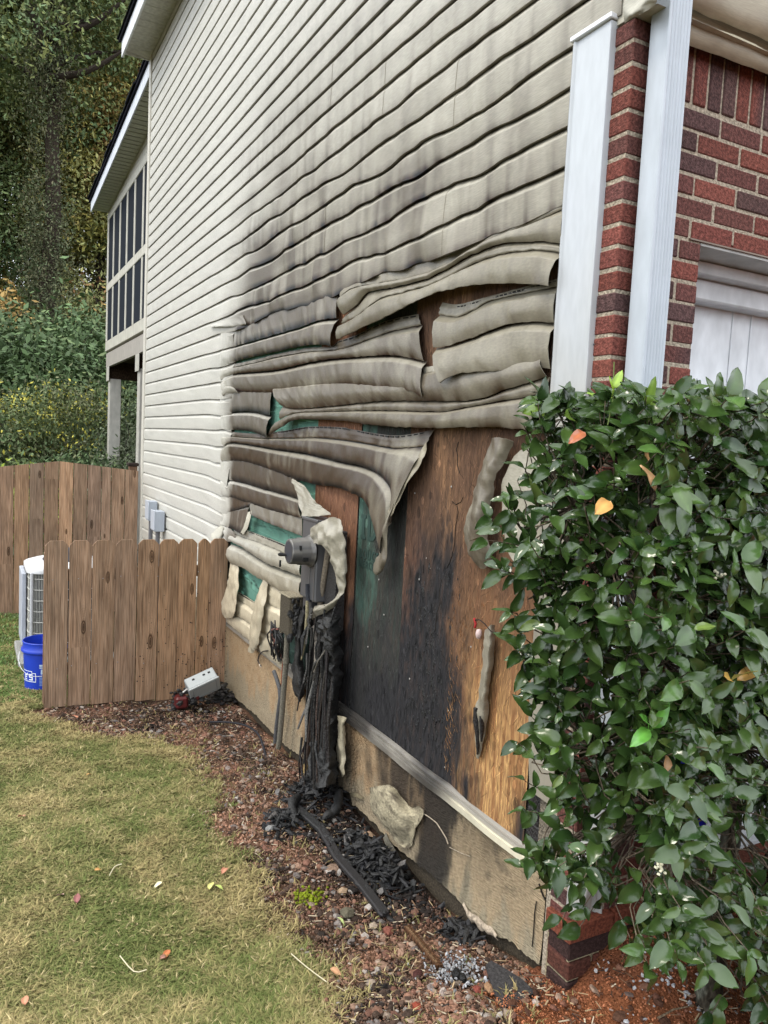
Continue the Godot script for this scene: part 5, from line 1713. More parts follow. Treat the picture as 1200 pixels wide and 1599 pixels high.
# ------------------------------------------------------------------ meter and cables
func build_meter() -> void:
	var rng := RandomNumberGenerator.new()
	rng.seed = 41
	var m := thing("electric_meter", "smoke-blackened electric meter with a round can on a tall grey box", "electric meter", Vector3(0, 0.89, -3.86))
	var o := Vector3(0, 0.89, -3.86)
	var b := MB.new()
	b.col = Color(0.085, 0.086, 0.09)
	b.cbox(Vector3(-0.115, 0.0, -0.11), Vector3(0.0, 0.44, 0.105), 0.006)
	b.cbox(Vector3(-0.121, 0.43, -0.115), Vector3(0.0, 0.446, 0.11), 0.003)
	b.col = Color(0.05, 0.05, 0.052)
	b.cbox(Vector3(-0.10, -0.10, -0.10), Vector3(-0.002, 0.0, 0.02), 0.005)
	obj("socket_box", b, M.metal, m)
	b = MB.new()
	b.col = Color(0.13, 0.125, 0.115)
	b.cbox(Vector3(-0.119, 0.0, 0.02), Vector3(-0.1155, 0.36, 0.026), 0.001)
	b.cbox(Vector3(-0.119, 0.0, 0.085), Vector3(-0.1155, 0.43, 0.091), 0.001)
	obj("box_seam", b, M.metal, m)
	b = MB.new()
	# the can: axis out of the wall (towards -x)
	var X := Transform3D(Basis(Vector3(0, 0, 1), Vector3(-1, 0, 0), Vector3(0, -1, 0)), Vector3(-0.115, 0.27, 0.03))
	b.col = Color(0.15, 0.145, 0.135)
	b.lathe([Vector2(0.0, 0.131), Vector2(0.062, 0.131), Vector2(0.066, 0.129), Vector2(0.068, 0.124), Vector2(0.070, 0.08), Vector2(0.074, 0.078), Vector2(0.0745, 0.03), Vector2(0.078, 0.028), Vector2(0.079, 0.012), Vector2(0.088, 0.010), Vector2(0.089, 0.0), Vector2(0.0, 0.0)], 36, X)
	for i in b.v.size():
		var y: float = b.v[i].y
		b.c[i] = Color(0.05, 0.05, 0.052).lerp(Color(0.22, 0.21, 0.19), clampf(0.35 + 0.6 * n_fin.get_noise_2d(b.v[i].z * 3.0, y * 3.0) + 1.5 * (y - 0.27), 0, 1))
	obj("meter_can", b, M.metal, m)
	b = MB.new()
	b.col = Color(0.04, 0.045, 0.055)
	b.disc(X * Vector3(0, 0.1322, 0), Vector3(-1, 0, 0), 0.055, 28)
	obj("meter_face", b, M.metal, m)
	b = MB.new()
	b.col = Color(0.008, 0.008, 0.01)
	b.cbox(Vector3(-0.19, 0.225, 0.088), Vector3(-0.16, 0.245, 0.1055), 0.001)
	b.cbox(Vector3(-0.21, 0.285, 0.092), Vector3(-0.20, 0.31, 0.105), 0.001)
	obj("label_plate", b, M.plain, m)
	b = MB.new()
	b.col = Color(0.012, 0.012, 0.013)
	b.tube([Vector3(-0.245, 0.245, 0.0), Vector3(-0.275, 0.25, -0.012), Vector3(-0.285, 0.247, -0.02)], [0.006, 0.012, 0.006], 7)
	b.tube([Vector3(-0.272, 0.215, -0.02), Vector3(-0.272, 0.18, -0.02)], 0.006, 6)
	obj("seal_tag", b, M.plain, m)
	b = MB.new()
	b.col = Color(0.24, 0.20, 0.155)
	b.tube([Vector3(-0.07,1.185,-3.706), Vector3(-0.07,1.107,-3.723), Vector3(-0.07,1.016,-3.747), Vector3(-0.07,0.943,-3.766), Vector3(-0.07,0.858,-3.783)].map(func(p): return p - o), 0.016, 12)
	obj("conduit", b, M.rough, m)
	b = MB.new()
	b.col = Color(0.04, 0.038, 0.038)
	b.cbox(Vector3(-0.06, -0.13, 0.11), Vector3(0.0, 0.40, 0.24), 0.004)
	obj("scorched_backing", b, M.char, m)
	# cable stub standing under the box
	b = MB.new()
	b.col = Color(0.03, 0.035, 0.05)
	b.tube([Vector3(-0.12,0.975,-3.847), Vector3(-0.12,0.93,-3.842), Vector3(-0.12,0.88,-3.828)].map(func(p): return p - o), 0.014, 8)
	obj("cable_stub", b, M.char, m)

	# the smaller box on its pipe
	var j := thing("junction_box", "small dark ribbed box on top of a thin grey pipe under the meter", "junction box", Vector3(0, 0.6, -4.16))
	o = j.position
	b = MB.new()
	b.col = Color(0.10, 0.085, 0.062)
	b.cbox(Vector3(-0.125, 0.02, -0.09), Vector3(-0.01, 0.245, 0.07), 0.006)
	b.col = Color(0.36, 0.31, 0.22)
	b.cbox(Vector3(-0.13, 0.2455, -0.095), Vector3(-0.01, 0.256, 0.075), 0.003)
	obj("box", b, M.rough, j)
	for i in 4:
		b = MB.new()
		b.col = Color(0.13, 0.11, 0.08)
		b.cbox(Vector3(-0.115 + 0.026 * i, 0.03, 0.0705), Vector3(-0.103 + 0.026 * i, 0.235, 0.078), 0.002)
		obj("rib", b, M.rough, j)
	b = MB.new()
	b.col = Color(0.22, 0.20, 0.16)
	b.tube([Vector3(-0.075,0.636,-4.244), Vector3(-0.075,0.587,-4.238), Vector3(-0.075,0.512,-4.241), Vector3(-0.075,0.433,-4.243), Vector3(-0.075,0.278,-4.259), Vector3(-0.075,0.114,-4.274), Vector3(-0.075,-0.075,-4.298), Vector3(-0.075,-0.134,-4.314)].map(func(p): return p - o), 0.017, 12)
	b.tube([Vector3(-0.075,0.448,-4.245), Vector3(-0.075,0.418,-4.241)].map(func(p): return p - o), 0.021, 12)
	obj("pipe", b, M.rough, j)
	b = MB.new()
	b.col = Color(0.015, 0.014, 0.013)
	for i in 26:
		b.rock(Vector3(-0.09 + rng.randf_range(-0.04, 0.05), rng.randf_range(0.0, 0.24), 0.085 + rng.randf_range(-0.01, 0.02)), Vector3(0.016, 0.026, 0.012) * rng.randf_range(0.6, 1.3), rng)
	obj("melted_lump", b, M.char, j)

	b = MB.new()
	b.col = Color(0.13, 0.13, 0.135)
	b.tube([Vector3(-0.06,0.299,-4.484), Vector3(-0.06,0.272,-4.435), Vector3(-0.06,0.222,-4.371), Vector3(-0.06,0.167,-4.354), Vector3(-0.06,0.069,-4.378), Vector3(-0.06,-0.033,-4.401), Vector3(-0.06,-0.141,-4.413)], 0.013, 9)
	tag(obj("grey_conduit", b, M.rough), "bent grey flexible conduit rising from the soil beside the pipe", "conduit")
	b = MB.new()
	b.col = Color(0.25, 0.07, 0.035)
	b.tube([Vector3(-0.045,0.402,-4.375), Vector3(-0.045,0.278,-4.384), Vector3(-0.045,0.172,-4.395), Vector3(-0.045,0.066,-4.407)], 0.004, 6)
	tag(obj("red_wire", b, M.plain), "thin rust-red wire between the grey conduit and the pipe", "wire")
	b = MB.new()
	b.col = Color(0.03, 0.015, 0.012)
	b.tube([Vector3(-0.05,0.338,-3.874), Vector3(-0.05,0.271,-3.933), Vector3(-0.05,0.2,-3.954), Vector3(-0.05,0.141,-3.938), Vector3(-0.05,0.069,-3.95), Vector3(-0.05,-0.058,-3.985), Vector3(-0.05,-0.169,-4.023), Vector3(-0.05,-0.266,-4.022)], 0.0035, 6)
	b.rock(([Vector3(-0.055,0.139,-3.935)])[0], Vector3(0.008, 0.01, 0.008), rng)
	tag(obj("hanging_wire", b, M.plain), "thin dark wire looping down beside the pale leaning board", "wire")
	# bundle of burnt wires
	b = MB.new()
	for i in 22:
		b.col = Color(0.018, 0.018, 0.02) * rng.randf_range(0.5, 2.0)
		if i == 3 or i == 9:
			b.col = Color(0.42, 0.16, 0.12)
		if i == 6:
			b.col = Color(0.5, 0.47, 0.44)
		var top: Vector3 = ([Vector3(-0.09,0.611,-4.389)])[0] + Vector3(rng.randf_range(-0.03, 0.03), rng.randf_range(-0.03, 0.03), rng.randf_range(-0.09, 0.09))
		var mid: Vector3 = ([Vector3(-0.11,0.51,-4.368)])[0] + Vector3(rng.randf_range(-0.03, 0.04), rng.randf_range(-0.02, 0.06), rng.randf_range(-0.12, 0.12))
		var low: Vector3 = ([Vector3(-0.08,0.411,-4.383)])[0] + Vector3(rng.randf_range(-0.02, 0.04), rng.randf_range(-0.05, 0.05), rng.randf_range(-0.10, 0.10))
		var q := []
		for k in 9:
			q.append(cat([top, mid, low], k / 8.0))
		b.tube(q, rng.randf_range(0.0025, 0.006), 5)
	tag(obj("wire_bundle", b, M.char), "tangled bundle of burnt black wires hanging left of the pipe", "wires")
	b = MB.new()
	b.col = Color(0.02, 0.018, 0.018)
	b.tube([Vector3(-0.05,0.391,-4.632), Vector3(-0.05,0.361,-4.729), Vector3(-0.05,0.316,-4.802), Vector3(-0.05,0.275,-4.824), Vector3(-0.05,0.256,-4.783), Vector3(-0.05,0.255,-4.756)], 0.0045, 6)
	b.col = Color(0.5, 0.42, 0.34)
	b.tube([Vector3(-0.05,0.256,-4.783), Vector3(-0.05,0.25,-4.756)], 0.006, 6)
	tag(obj("wire_hook", b, M.plain), "single black wire curling out over the stucco like a hook", "wire")
	# charred insulation tatters under the meter
	b = net([[Vector3(-0.06,0.741,-4.116), Vector3(-0.1,0.822,-3.927), Vector3(-0.06,0.855,-3.934)], [Vector3(-0.05,0.574,-4.175), Vector3(-0.09,0.624,-3.988), Vector3(-0.05,0.674,-3.996)], [Vector3(-0.04,0.409,-4.204), Vector3(-0.08,0.463,-4.026), Vector3(-0.04,0.496,-4.03)], [Vector3(-0.04,0.282,-4.169), Vector3(-0.074,0.336,-4.007), Vector3(-0.04,0.359,-4.006)], [Vector3(-0.036,0.239,-4.143), Vector3(-0.06,0.25,-4.023), Vector3(-0.036,0.287,-4.018)]], 22, 44, 14.0, 0.0, 0.0)
	for i in b.c.size():
		b.c[i] = Color(0.014, 0.013, 0.013).lerp(Color(0.07, 0.065, 0.06), clampf(n_fin.get_noise_2d(b.v[i].z * 3.0, b.v[i].y * 1.0), 0, 1))
	tag(obj("charred_wrap", b, M.char), "ragged charred wrap hanging in a point below the meter box", "charred debris")
	b = MB.new()
	b.col = Color(0.38, 0.33, 0.20)
	b.tube([Vector3(-0.13,0.888,-3.823), Vector3(-0.13,0.812,-3.814), Vector3(-0.13,0.722,-3.823), Vector3(-0.13,0.628,-3.841), Vector3(-0.13,0.548,-3.87)], [0.008, 0.010, 0.010, 0.009, 0.004], 7)
	tag(obj("bare_cable", b, M.rough), "yellowish stripped cable running down over the charred wrap", "cable")
	# the big black curtain of melted material
	var rows := [[Vector3(-0.05,0.751,-3.872), Vector3(-0.11,0.826,-3.652), Vector3(-0.11,0.865,-3.54), Vector3(-0.05,0.877,-3.53)], [Vector3(-0.04,0.648,-3.876), Vector3(-0.12,0.727,-3.584), Vector3(-0.11,0.762,-3.497), Vector3(-0.04,0.766,-3.54)], [Vector3(-0.036,0.515,-3.826), Vector3(-0.08,0.564,-3.642), Vector3(-0.09,0.616,-3.509), Vector3(-0.036,0.634,-3.526)], [Vector3(-0.036,0.334,-3.824), Vector3(-0.09,0.404,-3.602), Vector3(-0.1,0.459,-3.478), Vector3(-0.036,0.464,-3.524)], [Vector3(-0.04,0.148,-3.831), Vector3(-0.1,0.238,-3.603), Vector3(-0.11,0.291,-3.478), Vector3(-0.04,0.292,-3.529)], [Vector3(-0.07,-0.022,-3.806), Vector3(-0.14,0.096,-3.537), Vector3(-0.15,0.166,-3.398), Vector3(-0.07,0.146,-3.471)], [Vector3(-0.11,-0.135,-3.724), Vector3(-0.19,0.014,-3.427), Vector3(-0.2,0.077,-3.299), Vector3(-0.11,0.05,-3.373)]]
	b = net(rows, 60, 150, 26.0, 0.0, 0.0)
	for i in b.c.size():
		var t := n_mid.get_noise_2d(b.v[i].z * 22.0, b.v[i].y * 1.8)
		b.c[i] = Color(0.009, 0.009, 0.0095).lerp(Color(0.05, 0.047, 0.043), clampf(t * 0.8, 0, 1))
		b.v[i].x -= 0.008 * n_mid.get_noise_2d(b.v[i].z * 16.0, b.v[i].y * 1.2) + 0.016 * n_fin.get_noise_2d(b.v[i].z * 2.2, b.v[i].y * 1.1)
	tag(obj("melted_curtain", b, M.char), "tall black curtain of melted material hanging from the meter to the ground", "charred debris")
	for k in 16:
		pass
	b = MB.new()
	for k in 46:
		var u := rng.randf()
		var p0: Vector3 = rows[4][0].lerp(rows[4][3], u) + Vector3(-0.05 - 0.04 * rng.randf(), rng.randf_range(-0.1, 0.7), rng.randf_range(-0.01, 0.05))
		var p1: Vector3 = rows[6][0].lerp(rows[6][3], u) + Vector3(-0.06, rng.randf_range(-0.02, 0.05), rng.randf_range(-0.03, 0.03))
		b.col = Color(0.013, 0.012, 0.012).lerp([Color(0.14, 0.08, 0.05), Color(0.35, 0.33, 0.30), Color(0.2, 0.17, 0.12)][k % 3], 0.8 * pow(rng.randf(), 4.0))
		if k % 3 != 0:
			p1 = p0 + Vector3(rng.randf_range(-0.05, 0.0), -rng.randf_range(0.08, 0.35), rng.randf_range(-0.05, 0.05))
		b.tube([p0, p0.lerp(p1, 0.5) + Vector3(rng.randf_range(-0.03, 0.01), 0, rng.randf_range(-0.02, 0.02)), p1], [rng.randf_range(0.003, 0.009), rng.randf_range(0.003, 0.012), rng.randf_range(0.002, 0.006)], 5)
	for i in b.v.size():
		b.v[i] += Vector3(n_fin.get_noise_2d(b.v[i].y * 3.0, b.v[i].z * 3.0), 0, n_fin.get_noise_2d(b.v[i].y * 3.0 + 50.0, b.v[i].z * 2.0)) * 0.012
	tag(obj("charred_strands", b, M.char), "charred strands at the foot of the black curtain", "charred debris")
	# the pale strips at the curtain's right edge
	b = net([[Vector3(-0.09,0.366,-3.451), Vector3(-0.11,0.407,-3.32), Vector3(-0.09,0.361,-3.35)], [Vector3(-0.06,0.273,-3.491), Vector3(-0.09,0.31,-3.383), Vector3(-0.06,0.271,-3.405)], [Vector3(-0.06,0.185,-3.497), Vector3(-0.08,0.202,-3.416), Vector3(-0.06,0.174,-3.394)], [Vector3(-0.06,0.08,-3.478), Vector3(-0.08,0.108,-3.398), Vector3(-0.06,0.135,-3.39)], [Vector3(-0.07,0.057,-3.422), Vector3(-0.07,0.059,-3.399), Vector3(-0.07,0.091,-3.372)]], 8, 24, 9.0, 0.0, 0.0, Color(0.9, 0.85, 0.75))
	tag(obj("pale_ribbon", b, M.vinyl), "pale ribbon of vinyl twisted at the right edge of the black curtain", "melted vinyl")
	# leaning board, scorched, pale wood at its foot
	b = MB.new()
	var bp := [Vector3(-0.07,0.734,-3.86), Vector3(-0.07,0.667,-3.807), Vector3(-0.07,0.526,-3.801), Vector3(-0.07,0.343,-3.808), Vector3(-0.07,0.152,-3.834), Vector3(-0.07,-0.029,-3.871), Vector3(-0.07,-0.218,-3.927)]
	for i in bp.size() - 1:
		b.col = [Color(0.26, 0.23, 0.2), Color(0.42, 0.37, 0.31), Color(0.36, 0.31, 0.25), Color(0.30, 0.25, 0.19), Color(0.16, 0.10, 0.06), Color(0.42, 0.30, 0.13)][i]
		var d: Vector3 = (bp[i + 1] - bp[i]).normalized()
		var s := d.cross(Vector3(-1, 0, 0)).normalized()
		b.cbox(Vector3(-0.016, 0, -0.008), Vector3(0.016, bp[i].distance_to(bp[i + 1]) + 0.004, 0.008), 0.002, Transform3D(Basis(s, d, s.cross(d)), bp[i]))
	tag(obj("leaning_board", b, M.rough), "narrow pale board standing against the left side of the black curtain", "board")
	# two grey utility boxes far along the wall
	for s in [["utility_box", "larger pale grey utility box by the fence, nearer of two", Vector3(-0.02, 0.76, -8.0), Vector3(0.10, 0.21, 0.17)], ["utility_box", "smaller pale grey utility box mounted behind its twin on the wall", Vector3(-0.02, 0.83, -8.36), Vector3(0.09, 0.21, 0.16)]]:
		var u := thing(s[0], s[1], "utility box", s[2], "utility boxes on the siding")
		b = MB.new()
		b.col = Color(0.40, 0.44, 0.50)
		var q: Vector3 = s[3]
		b.cbox(Vector3(-q.x, 0, -q.z / 2), Vector3(0, q.y, q.z / 2), 0.006)
		obj("box", b, M.metal, u)
		b = MB.new()
		b.col = Color(0.5, 0.54, 0.6)
		b.cbox(Vector3(-q.x - 0.008, 0.015, -q.z / 2 - 0.004), Vector3(-q.x + 0.003, q.y + 0.006, q.z / 2 + 0.004), 0.003)
		obj("lid", b, M.metal, u)
		b = MB.new()
		b.col = Color(0.14, 0.14, 0.15)
		b.tube([Vector3(-0.05, 0.0, 0.0), Vector3(-0.05, -0.5, 0.0), Vector3(-0.05, -1.1, 0.0)], 0.022, 10)
		obj("conduit", b, M.metal, u)

# ------------------------------------------------------------------ fences
func picket(w: float, h: float, ear: bool, topa: float, topb: float, rng: RandomNumberGenerator, tone: Color) -> MB:
	var b := MB.new()
	b.col = tone
	var t := 0.017
	var ch := 0.002
	var out := PackedVector2Array()
	if ear:
		out = PackedVector2Array([Vector2(0, 0), Vector2(w, 0), Vector2(w, h - 0.036), Vector2(w - 0.012, h - 0.020), Vector2(w - 0.034, h), Vector2(0.034, h), Vector2(0.012, h - 0.020), Vector2(0, h - 0.036)])
	else:
		out = PackedVector2Array([Vector2(0, 0), Vector2(w, 0), Vector2(w, h + topb), Vector2(0, h + topa)])
	var cu := (rng.randi() % 6) / 6.0
	var v0 := rng.randf()
	var mir := rng.randf() < 0.5
	var uvf := func(p: Vector2) -> Vector2:
		var x := p.x / 0.145
		return Vector2(cu + (1.0 - x if mir else x) / 6.0 * 0.98, v0 + (1.3 - p.y) / 1.7 * 0.75)
	for s in [-1.0, 1.0]:
		var pts := []
		var uvs := []
		for q in out:
			var c := Vector2(w / 2, h / 2)
			var p := Vector2(clampf(q.x, ch, w - ch), q.y)
			pts.append(Vector3(p.x, p.y, s * t / 2))
			uvs.append(uvf.call(q))
		b.face(pts, Vector3(0, 0, s), uvs)
	for i in out.size():
		var a := out[i]
		var d := out[(i + 1) % out.size()]
		var nrm := Vector3((d - a).y, -(d - a).x, 0)
		var a1 := Vector2(clampf(a.x, ch, w - ch), a.y)
		var d1 := Vector2(clampf(d.x, ch, w - ch), d.y)
		b.face([Vector3(a.x, a.y, t / 2 - ch), Vector3(d.x, d.y, t / 2 - ch), Vector3(d.x, d.y, -t / 2 + ch), Vector3(a.x, a.y, -t / 2 + ch)], nrm, [uvf.call(a), uvf.call(d), uvf.call(d), uvf.call(a)])
		for s in [-1.0, 1.0]:
			if a1 != a or d1 != d:
				b.face([Vector3(a1.x, a1.y, s * t / 2), Vector3(d1.x, d1.y, s * t / 2), Vector3(d.x, d.y, s * (t / 2 - ch)), Vector3(a.x, a.y, s * (t / 2 - ch))], nrm + Vector3(0, 0, s * 0.5), [uvf.call(a), uvf.call(d), uvf.call(d), uvf.call(a)])
	return b

func build_fences() -> void:
	var rng := RandomNumberGenerator.new()
	rng.seed = 52
	var f := thing("low_fence", "low brown dog-eared picket fence running from the burnt wall", "fence", Vector3(-1.30, -0.21, -5.68))
	var x := 0.0
	var ws := [0.143, 0.142, 0.143, 0.142, 0.140, 0.133, 0.130, 0.085, 0.132]
	for i in 9:
		var w: float = ws[i] * 1.05
		var warm: float = [0.2, 0.3, 0.35, 0.25, 0.6, 0.75, 0.85, 0.9, 0.55][i]
		var tone := Color(0.38, 0.27, 0.195).lerp(Color(0.46, 0.285, 0.165), warm) * rng.randf_range(0.92, 1.06)
		var g := ground_y(-1.30 + x + 0.07, -5.68) + 0.21
		var mb := picket(w - 0.002, 1.195 - g, true, 0, 0, rng, tone)
		# smoke and splashes low down towards the wall
		var p := obj("picket", mb, M.wood, f)
		p.position = Vector3(x, g, rng.randf_range(-0.003, 0.003))
		p.rotation.z = rng.randf_range(-0.003, 0.003)
		x += w + 0.004
	for y in [0.28, 0.95]:
		var b := MB.new()
		b.col = Color(0.26, 0.16, 0.10)
		b.cbox(Vector3(0.0, y - 0.04, -0.052), Vector3(1.25, y + 0.04, -0.014), 0.004)
		obj("rail", b, M.wood, f)
	var b := MB.new()
	b.col = Color(0.24, 0.15, 0.10)
	b.cbox(Vector3(0.0, -0.1, -0.145), Vector3(0.09, 1.1, -0.055), 0.005)
	obj("post", b, M.wood, f)
	b = MB.new()
	for i in 150:
		var px := 1.29 - absf(rng.randfn()) * 0.35
		var py := 0.08 + absf(rng.randfn()) * 0.28
		if px < 0.45 or py > 0.9:
			continue
		b.col = Color(0.02, 0.015, 0.012)
		b.disc(Vector3(px, py, 0.0135), Vector3(0, 0, 1), rng.randf_range(0.002, 0.006), 6)
	stuff(obj("soot_specks", b, M.plain, f))
	for i in 9:
		for y in [0.30, 0.93]:
			b = MB.new()
			b.col = Color(0.25, 0.23, 0.21)
			b.lathe([Vector2(0.0, 0.0025), Vector2(0.0035, 0.001), Vector2(0.004, 0.0)], 8, Transform3D(Basis(Vector3(1, 0, 0), PI / 2), Vector3(0.04 + i * 0.145 + rng.randf_range(-0.01, 0.05), y + rng.randf_range(-0.02, 0.02), 0.0122)))
			obj("nail", b, M.metal, f)

	var t := thing("tall_fence", "tall weathered brown fence with an arched top behind the house corner", "fence", Vector3(-5.4, -0.36, -9.25))
	x = 0.0
	while x < 5.35:
		var w := 0.143
		if absf(x - 4.95) < 0.07:
			w = 0.10
		var wx := -5.4 + x
		# a flat rise that peaks left of the house
		var top := func(q: float) -> float:
			return 1.30 + 0.095 * clampf(1.0 - absf(q + 0.9) / (0.95 if q > -0.9 else 0.7), 0.0, 1.0)
		var ga := ground_y(wx + 0.07, -9.25) + 0.36
		var ha: float = top.call(wx) + 0.36 - ga
		var hb: float = top.call(wx + w) + 0.36 - ga
		var warm := rng.randf()
		var tone := Color(0.40, 0.295, 0.225).lerp(Color(0.62, 0.36, 0.19), warm) * rng.randf_range(0.74, 1.2)
		var p := obj("picket", picket(w, ha, false, 0.0, hb - ha, rng, tone), M.wood, t)
		p.position = Vector3(x, ga, rng.randf_range(-0.004, 0.004))
		x += w + 0.007
	for y in [0.35, 1.0, 1.5]:
		b = MB.new()
		b.col = Color(0.26, 0.16, 0.10)
		b.cbox(Vector3(0.0, y - 0.045, -0.054), Vector3(5.35, y + 0.045, -0.016), 0.004)
		obj("rail", b, M.wood, t)
	for xx in [0.0, 2.4, 4.4, 5.26]:
		b = MB.new()
		b.col = Color(0.24, 0.15, 0.10)
		b.cbox(Vector3(xx, -0.1, -0.145), Vector3(xx + 0.09, 1.72 if xx > 5.0 else 1.55, -0.056), 0.005)
		if xx > 5.0:
			b.col = Color(0.045, 0.035, 0.03)
			b.cbox(Vector3(xx - 0.015, 1.721, -0.16), Vector3(xx + 0.105, 1.76, -0.04), 0.008)
		obj("post", b, M.wood, t)

# ------------------------------------------------------------------ yard
func build_yard_things() -> void:
	var rng := RandomNumberGenerator.new()
	rng.seed = 63
	# outdoor air conditioner
	var gy := ground_y(-1.0, -7.2)
	var ac := thing("air_conditioner", "grey outdoor air conditioner with a wire grille, half behind the low fence", "air conditioner", Vector3(-1.02, gy, -7.25))
	ac.scale = Vector3(0.92, 0.84, 0.92)
	var b := MB.new()
	b.col = Color(0.40, 0.40, 0.38)
	b.cbox(Vector3(-0.42, -0.02, -0.42), Vector3(0.42, 0.06, 0.42), 0.01)
	obj("pad", b, M.rough, ac)
	var rr := func(hw: float, r: float, n: int) -> Array:
		var q := []
		for k in 4:
			var c := Vector2([hw - r, r - hw, r - hw, hw - r][k], [hw - r, hw - r, r - hw, r - hw][k])
			for i in n + 1:
				var a := PI / 2 * (k + float(i) / n)
				q.append(c + Vector2(cos(a), sin(a)) * r)
		q.append(q[0])
		return q
	b = MB.new()
	b.col = Color(0.05, 0.052, 0.055)
	var sec: Array = rr.call(0.315, 0.12, 5)
	var r0 := PackedVector3Array()
	var r1 := PackedVector3Array()
	for q in sec:
		r0.append(Vector3(q.x, 0.93, q.y)); r1.append(Vector3(q.x, 0.07, q.y))
	b.grid([r0, r1], null, null, false)
	obj("coil", b, M.metal, ac)
	sec = rr.call(0.335, 0.13, 5)
	for y in [0.10, 0.21, 0.32, 0.43, 0.54, 0.65, 0.76, 0.87]:
		b = MB.new()
		b.col = Color(0.55, 0.54, 0.50)
		var q3 := []
		for q in sec:
			q3.append(Vector3(q.x, y, q.y))
		b.tube(q3, 0.004, 5)
		obj("grille_wire", b, M.plain, ac)
	b = MB.new()
	b.col = Color(0.52, 0.51, 0.47)
	for i in sec.size() - 1:
		for k in 3:
			var q: Vector2 = sec[i].lerp(sec[i + 1], k / 3.0)
			b.tube([Vector3(q.x, 0.07, q.y), Vector3(q.x, 0.94, q.y)], 0.0022, 4)
	stuff(obj("grille_bars", b, M.plain, ac))
	b = MB.new()
	b.col = Color(0.55, 0.56, 0.58)
	for s in [-1, 1]:
		for u in [-1, 1]:
			b.cbox(Vector3(s * 0.312 - 0.014, 0.06, u * 0.312 - 0.014), Vector3(s * 0.312 + 0.014, 0.94, u * 0.312 + 0.014), 0.008)
	obj("corner_posts", b, M.paint, ac)
	b = MB.new()
	b.col = Color(0.46, 0.49, 0.55)
	b.cbox(Vector3(-0.385, 0.16, -0.32), Vector3(-0.345, 0.90, 0.14), 0.006)
	obj("service_panel", b, M.paint, ac)
	b = MB.new()
	b.col = Color(0.66, 0.67, 0.68)
	var P := []
	for s in [[0.20, 0.155, 1.015], [0.26, 0.17, 1.02], [0.33, 0.15, 0.985], [0.352, 0.14, 0.965], [0.352, 0.14, 0.925]]:
		var row := PackedVector3Array()
		for q in rr.call(s[0], s[1], 5):
			row.append(Vector3(q.x, s[2], q.y))
		P.append(row)
	b.grid(P, null, null, false)
	obj("top_shroud", b, M.paint, ac)
	b = MB.new()
	b.col = Color(0.045, 0.05, 0.06)
	b.lathe([Vector2(0.0, 1.13), Vector2(0.06, 1.13), Vector2(0.10, 1.12), Vector2(0.12, 1.09), Vector2(0.13, 1.06), Vector2(0.19, 1.04), Vector2(0.20, 1.02), Vector2(0.20, 0.98), Vector2(0.0, 0.98)], 24)
	obj("fan_cap", b, M.plain, ac)
	b = MB.new()
	b.col = Color(0.02, 0.02, 0.022)
	b.tube([Vector3(-0.1, 0.97, 0.36), Vector3(-0.06, 0.86, 0.39), Vector3(-0.09, 0.74, 0.39), Vector3(-0.02, 0.6, 0.38), Vector3(0.02, 0.2, 0.37)], 0.018, 7)
	obj("cable", b, M.plain, ac)

	# blue bucket
	var bk := thing("blue_bucket", "blue plastic bucket with white print and a wire handle beside the low fence", "bucket", Vector3(-1.255, ground_y(-1.25, -6.25) - 0.005, -6.25))
	b = MB.new()
	b.col = Color(0.012, 0.045, 0.42)
	b.lathe([Vector2(0.130, 0.02), Vector2(0.143, 0.30), Vector2(0.147, 0.372), Vector2(0.153, 0.374), Vector2(0.155, 0.366), Vector2(0.1515, 0.362), Vector2(0.151, 0.322), Vector2(0.163, 0.318), Vector2(0.164, 0.298), Vector2(0.160, 0.294), Vector2(0.150, 0.292), Vector2(0.148, 0.278), Vector2(0.136, 0.012), Vector2(0.130, 0.0), Vector2(0.0, 0.0)], 48)
	obj("pail", b, M.blue_plastic, bk)
	b = MB.new()
	b.col = Color(0.012, 0.04, 0.36)
	b.disc(Vector3(0, 0.022, 0), Vector3(0, 1, 0), 0.131, 32)
	obj("pail_floor", b, M.blue_plastic, bk)
	b = MB.new()
	b.col = Color(0.55, 0.56, 0.58)
	var hp := []
	for i in 17:
		var a := PI * i / 16.0
		hp.append(Vector3(0.163 * cos(a), 0.29 - 0.15 * sin(a), 0.06 + 0.135 * sin(a)).rotated(Vector3.UP, -0.35))
	b.tube(hp, 0.0022, 5)
	obj("handle", b, M.metal, bk)
	# the print: an outline with a stepped top and the end of a word, and the white notice
	var wrap := func(u: float, y: float) -> Vector3:
		var r := 0.1362 + (y - 0.012) / 0.266 * 0.0122 + 0.0008
		var a := u / 0.143
		return Vector3(r * sin(a), y, r * cos(a))
	var strip := func(mb: MB, u0: float, y0: float, u1: float, y1: float) -> void:
		var n := maxi(1, int(absf(u1 - u0) / 0.01))
		for i in n:
			var a := lerpf(u0, u1, float(i) / n)
			var d := lerpf(u0, u1, float(i + 1) / n)
			mb.face([wrap.call(a, y0), wrap.call(d, y0), wrap.call(d, y1), wrap.call(a, y1)], wrap.call((a + d) / 2, (y0 + y1) / 2) * Vector3(1, 0, 1))
	b = MB.new()
	b.col = Color(0.72, 0.76, 0.80)
	var c0 := -0.185
	strip.call(b, c0 - 0.07, 0.078, c0 + 0.115, 0.083)
	strip.call(b, c0 + 0.11, 0.083, c0 + 0.115, 0.145)
	strip.call(b, c0 + 0.085, 0.143, c0 + 0.115, 0.148)
	strip.call(b, c0 + 0.080, 0.143, c0 + 0.085, 0.160)
	strip.call(b, c0 - 0.03, 0.157, c0 + 0.085, 0.162)
	# letters: e, apostrophe, s
	var L := func(u: float, segs: Array) -> void:
		for s in segs:
			strip.call(b, u + s[0], 0.09 + s[1], u + s[2], 0.09 + s[3])
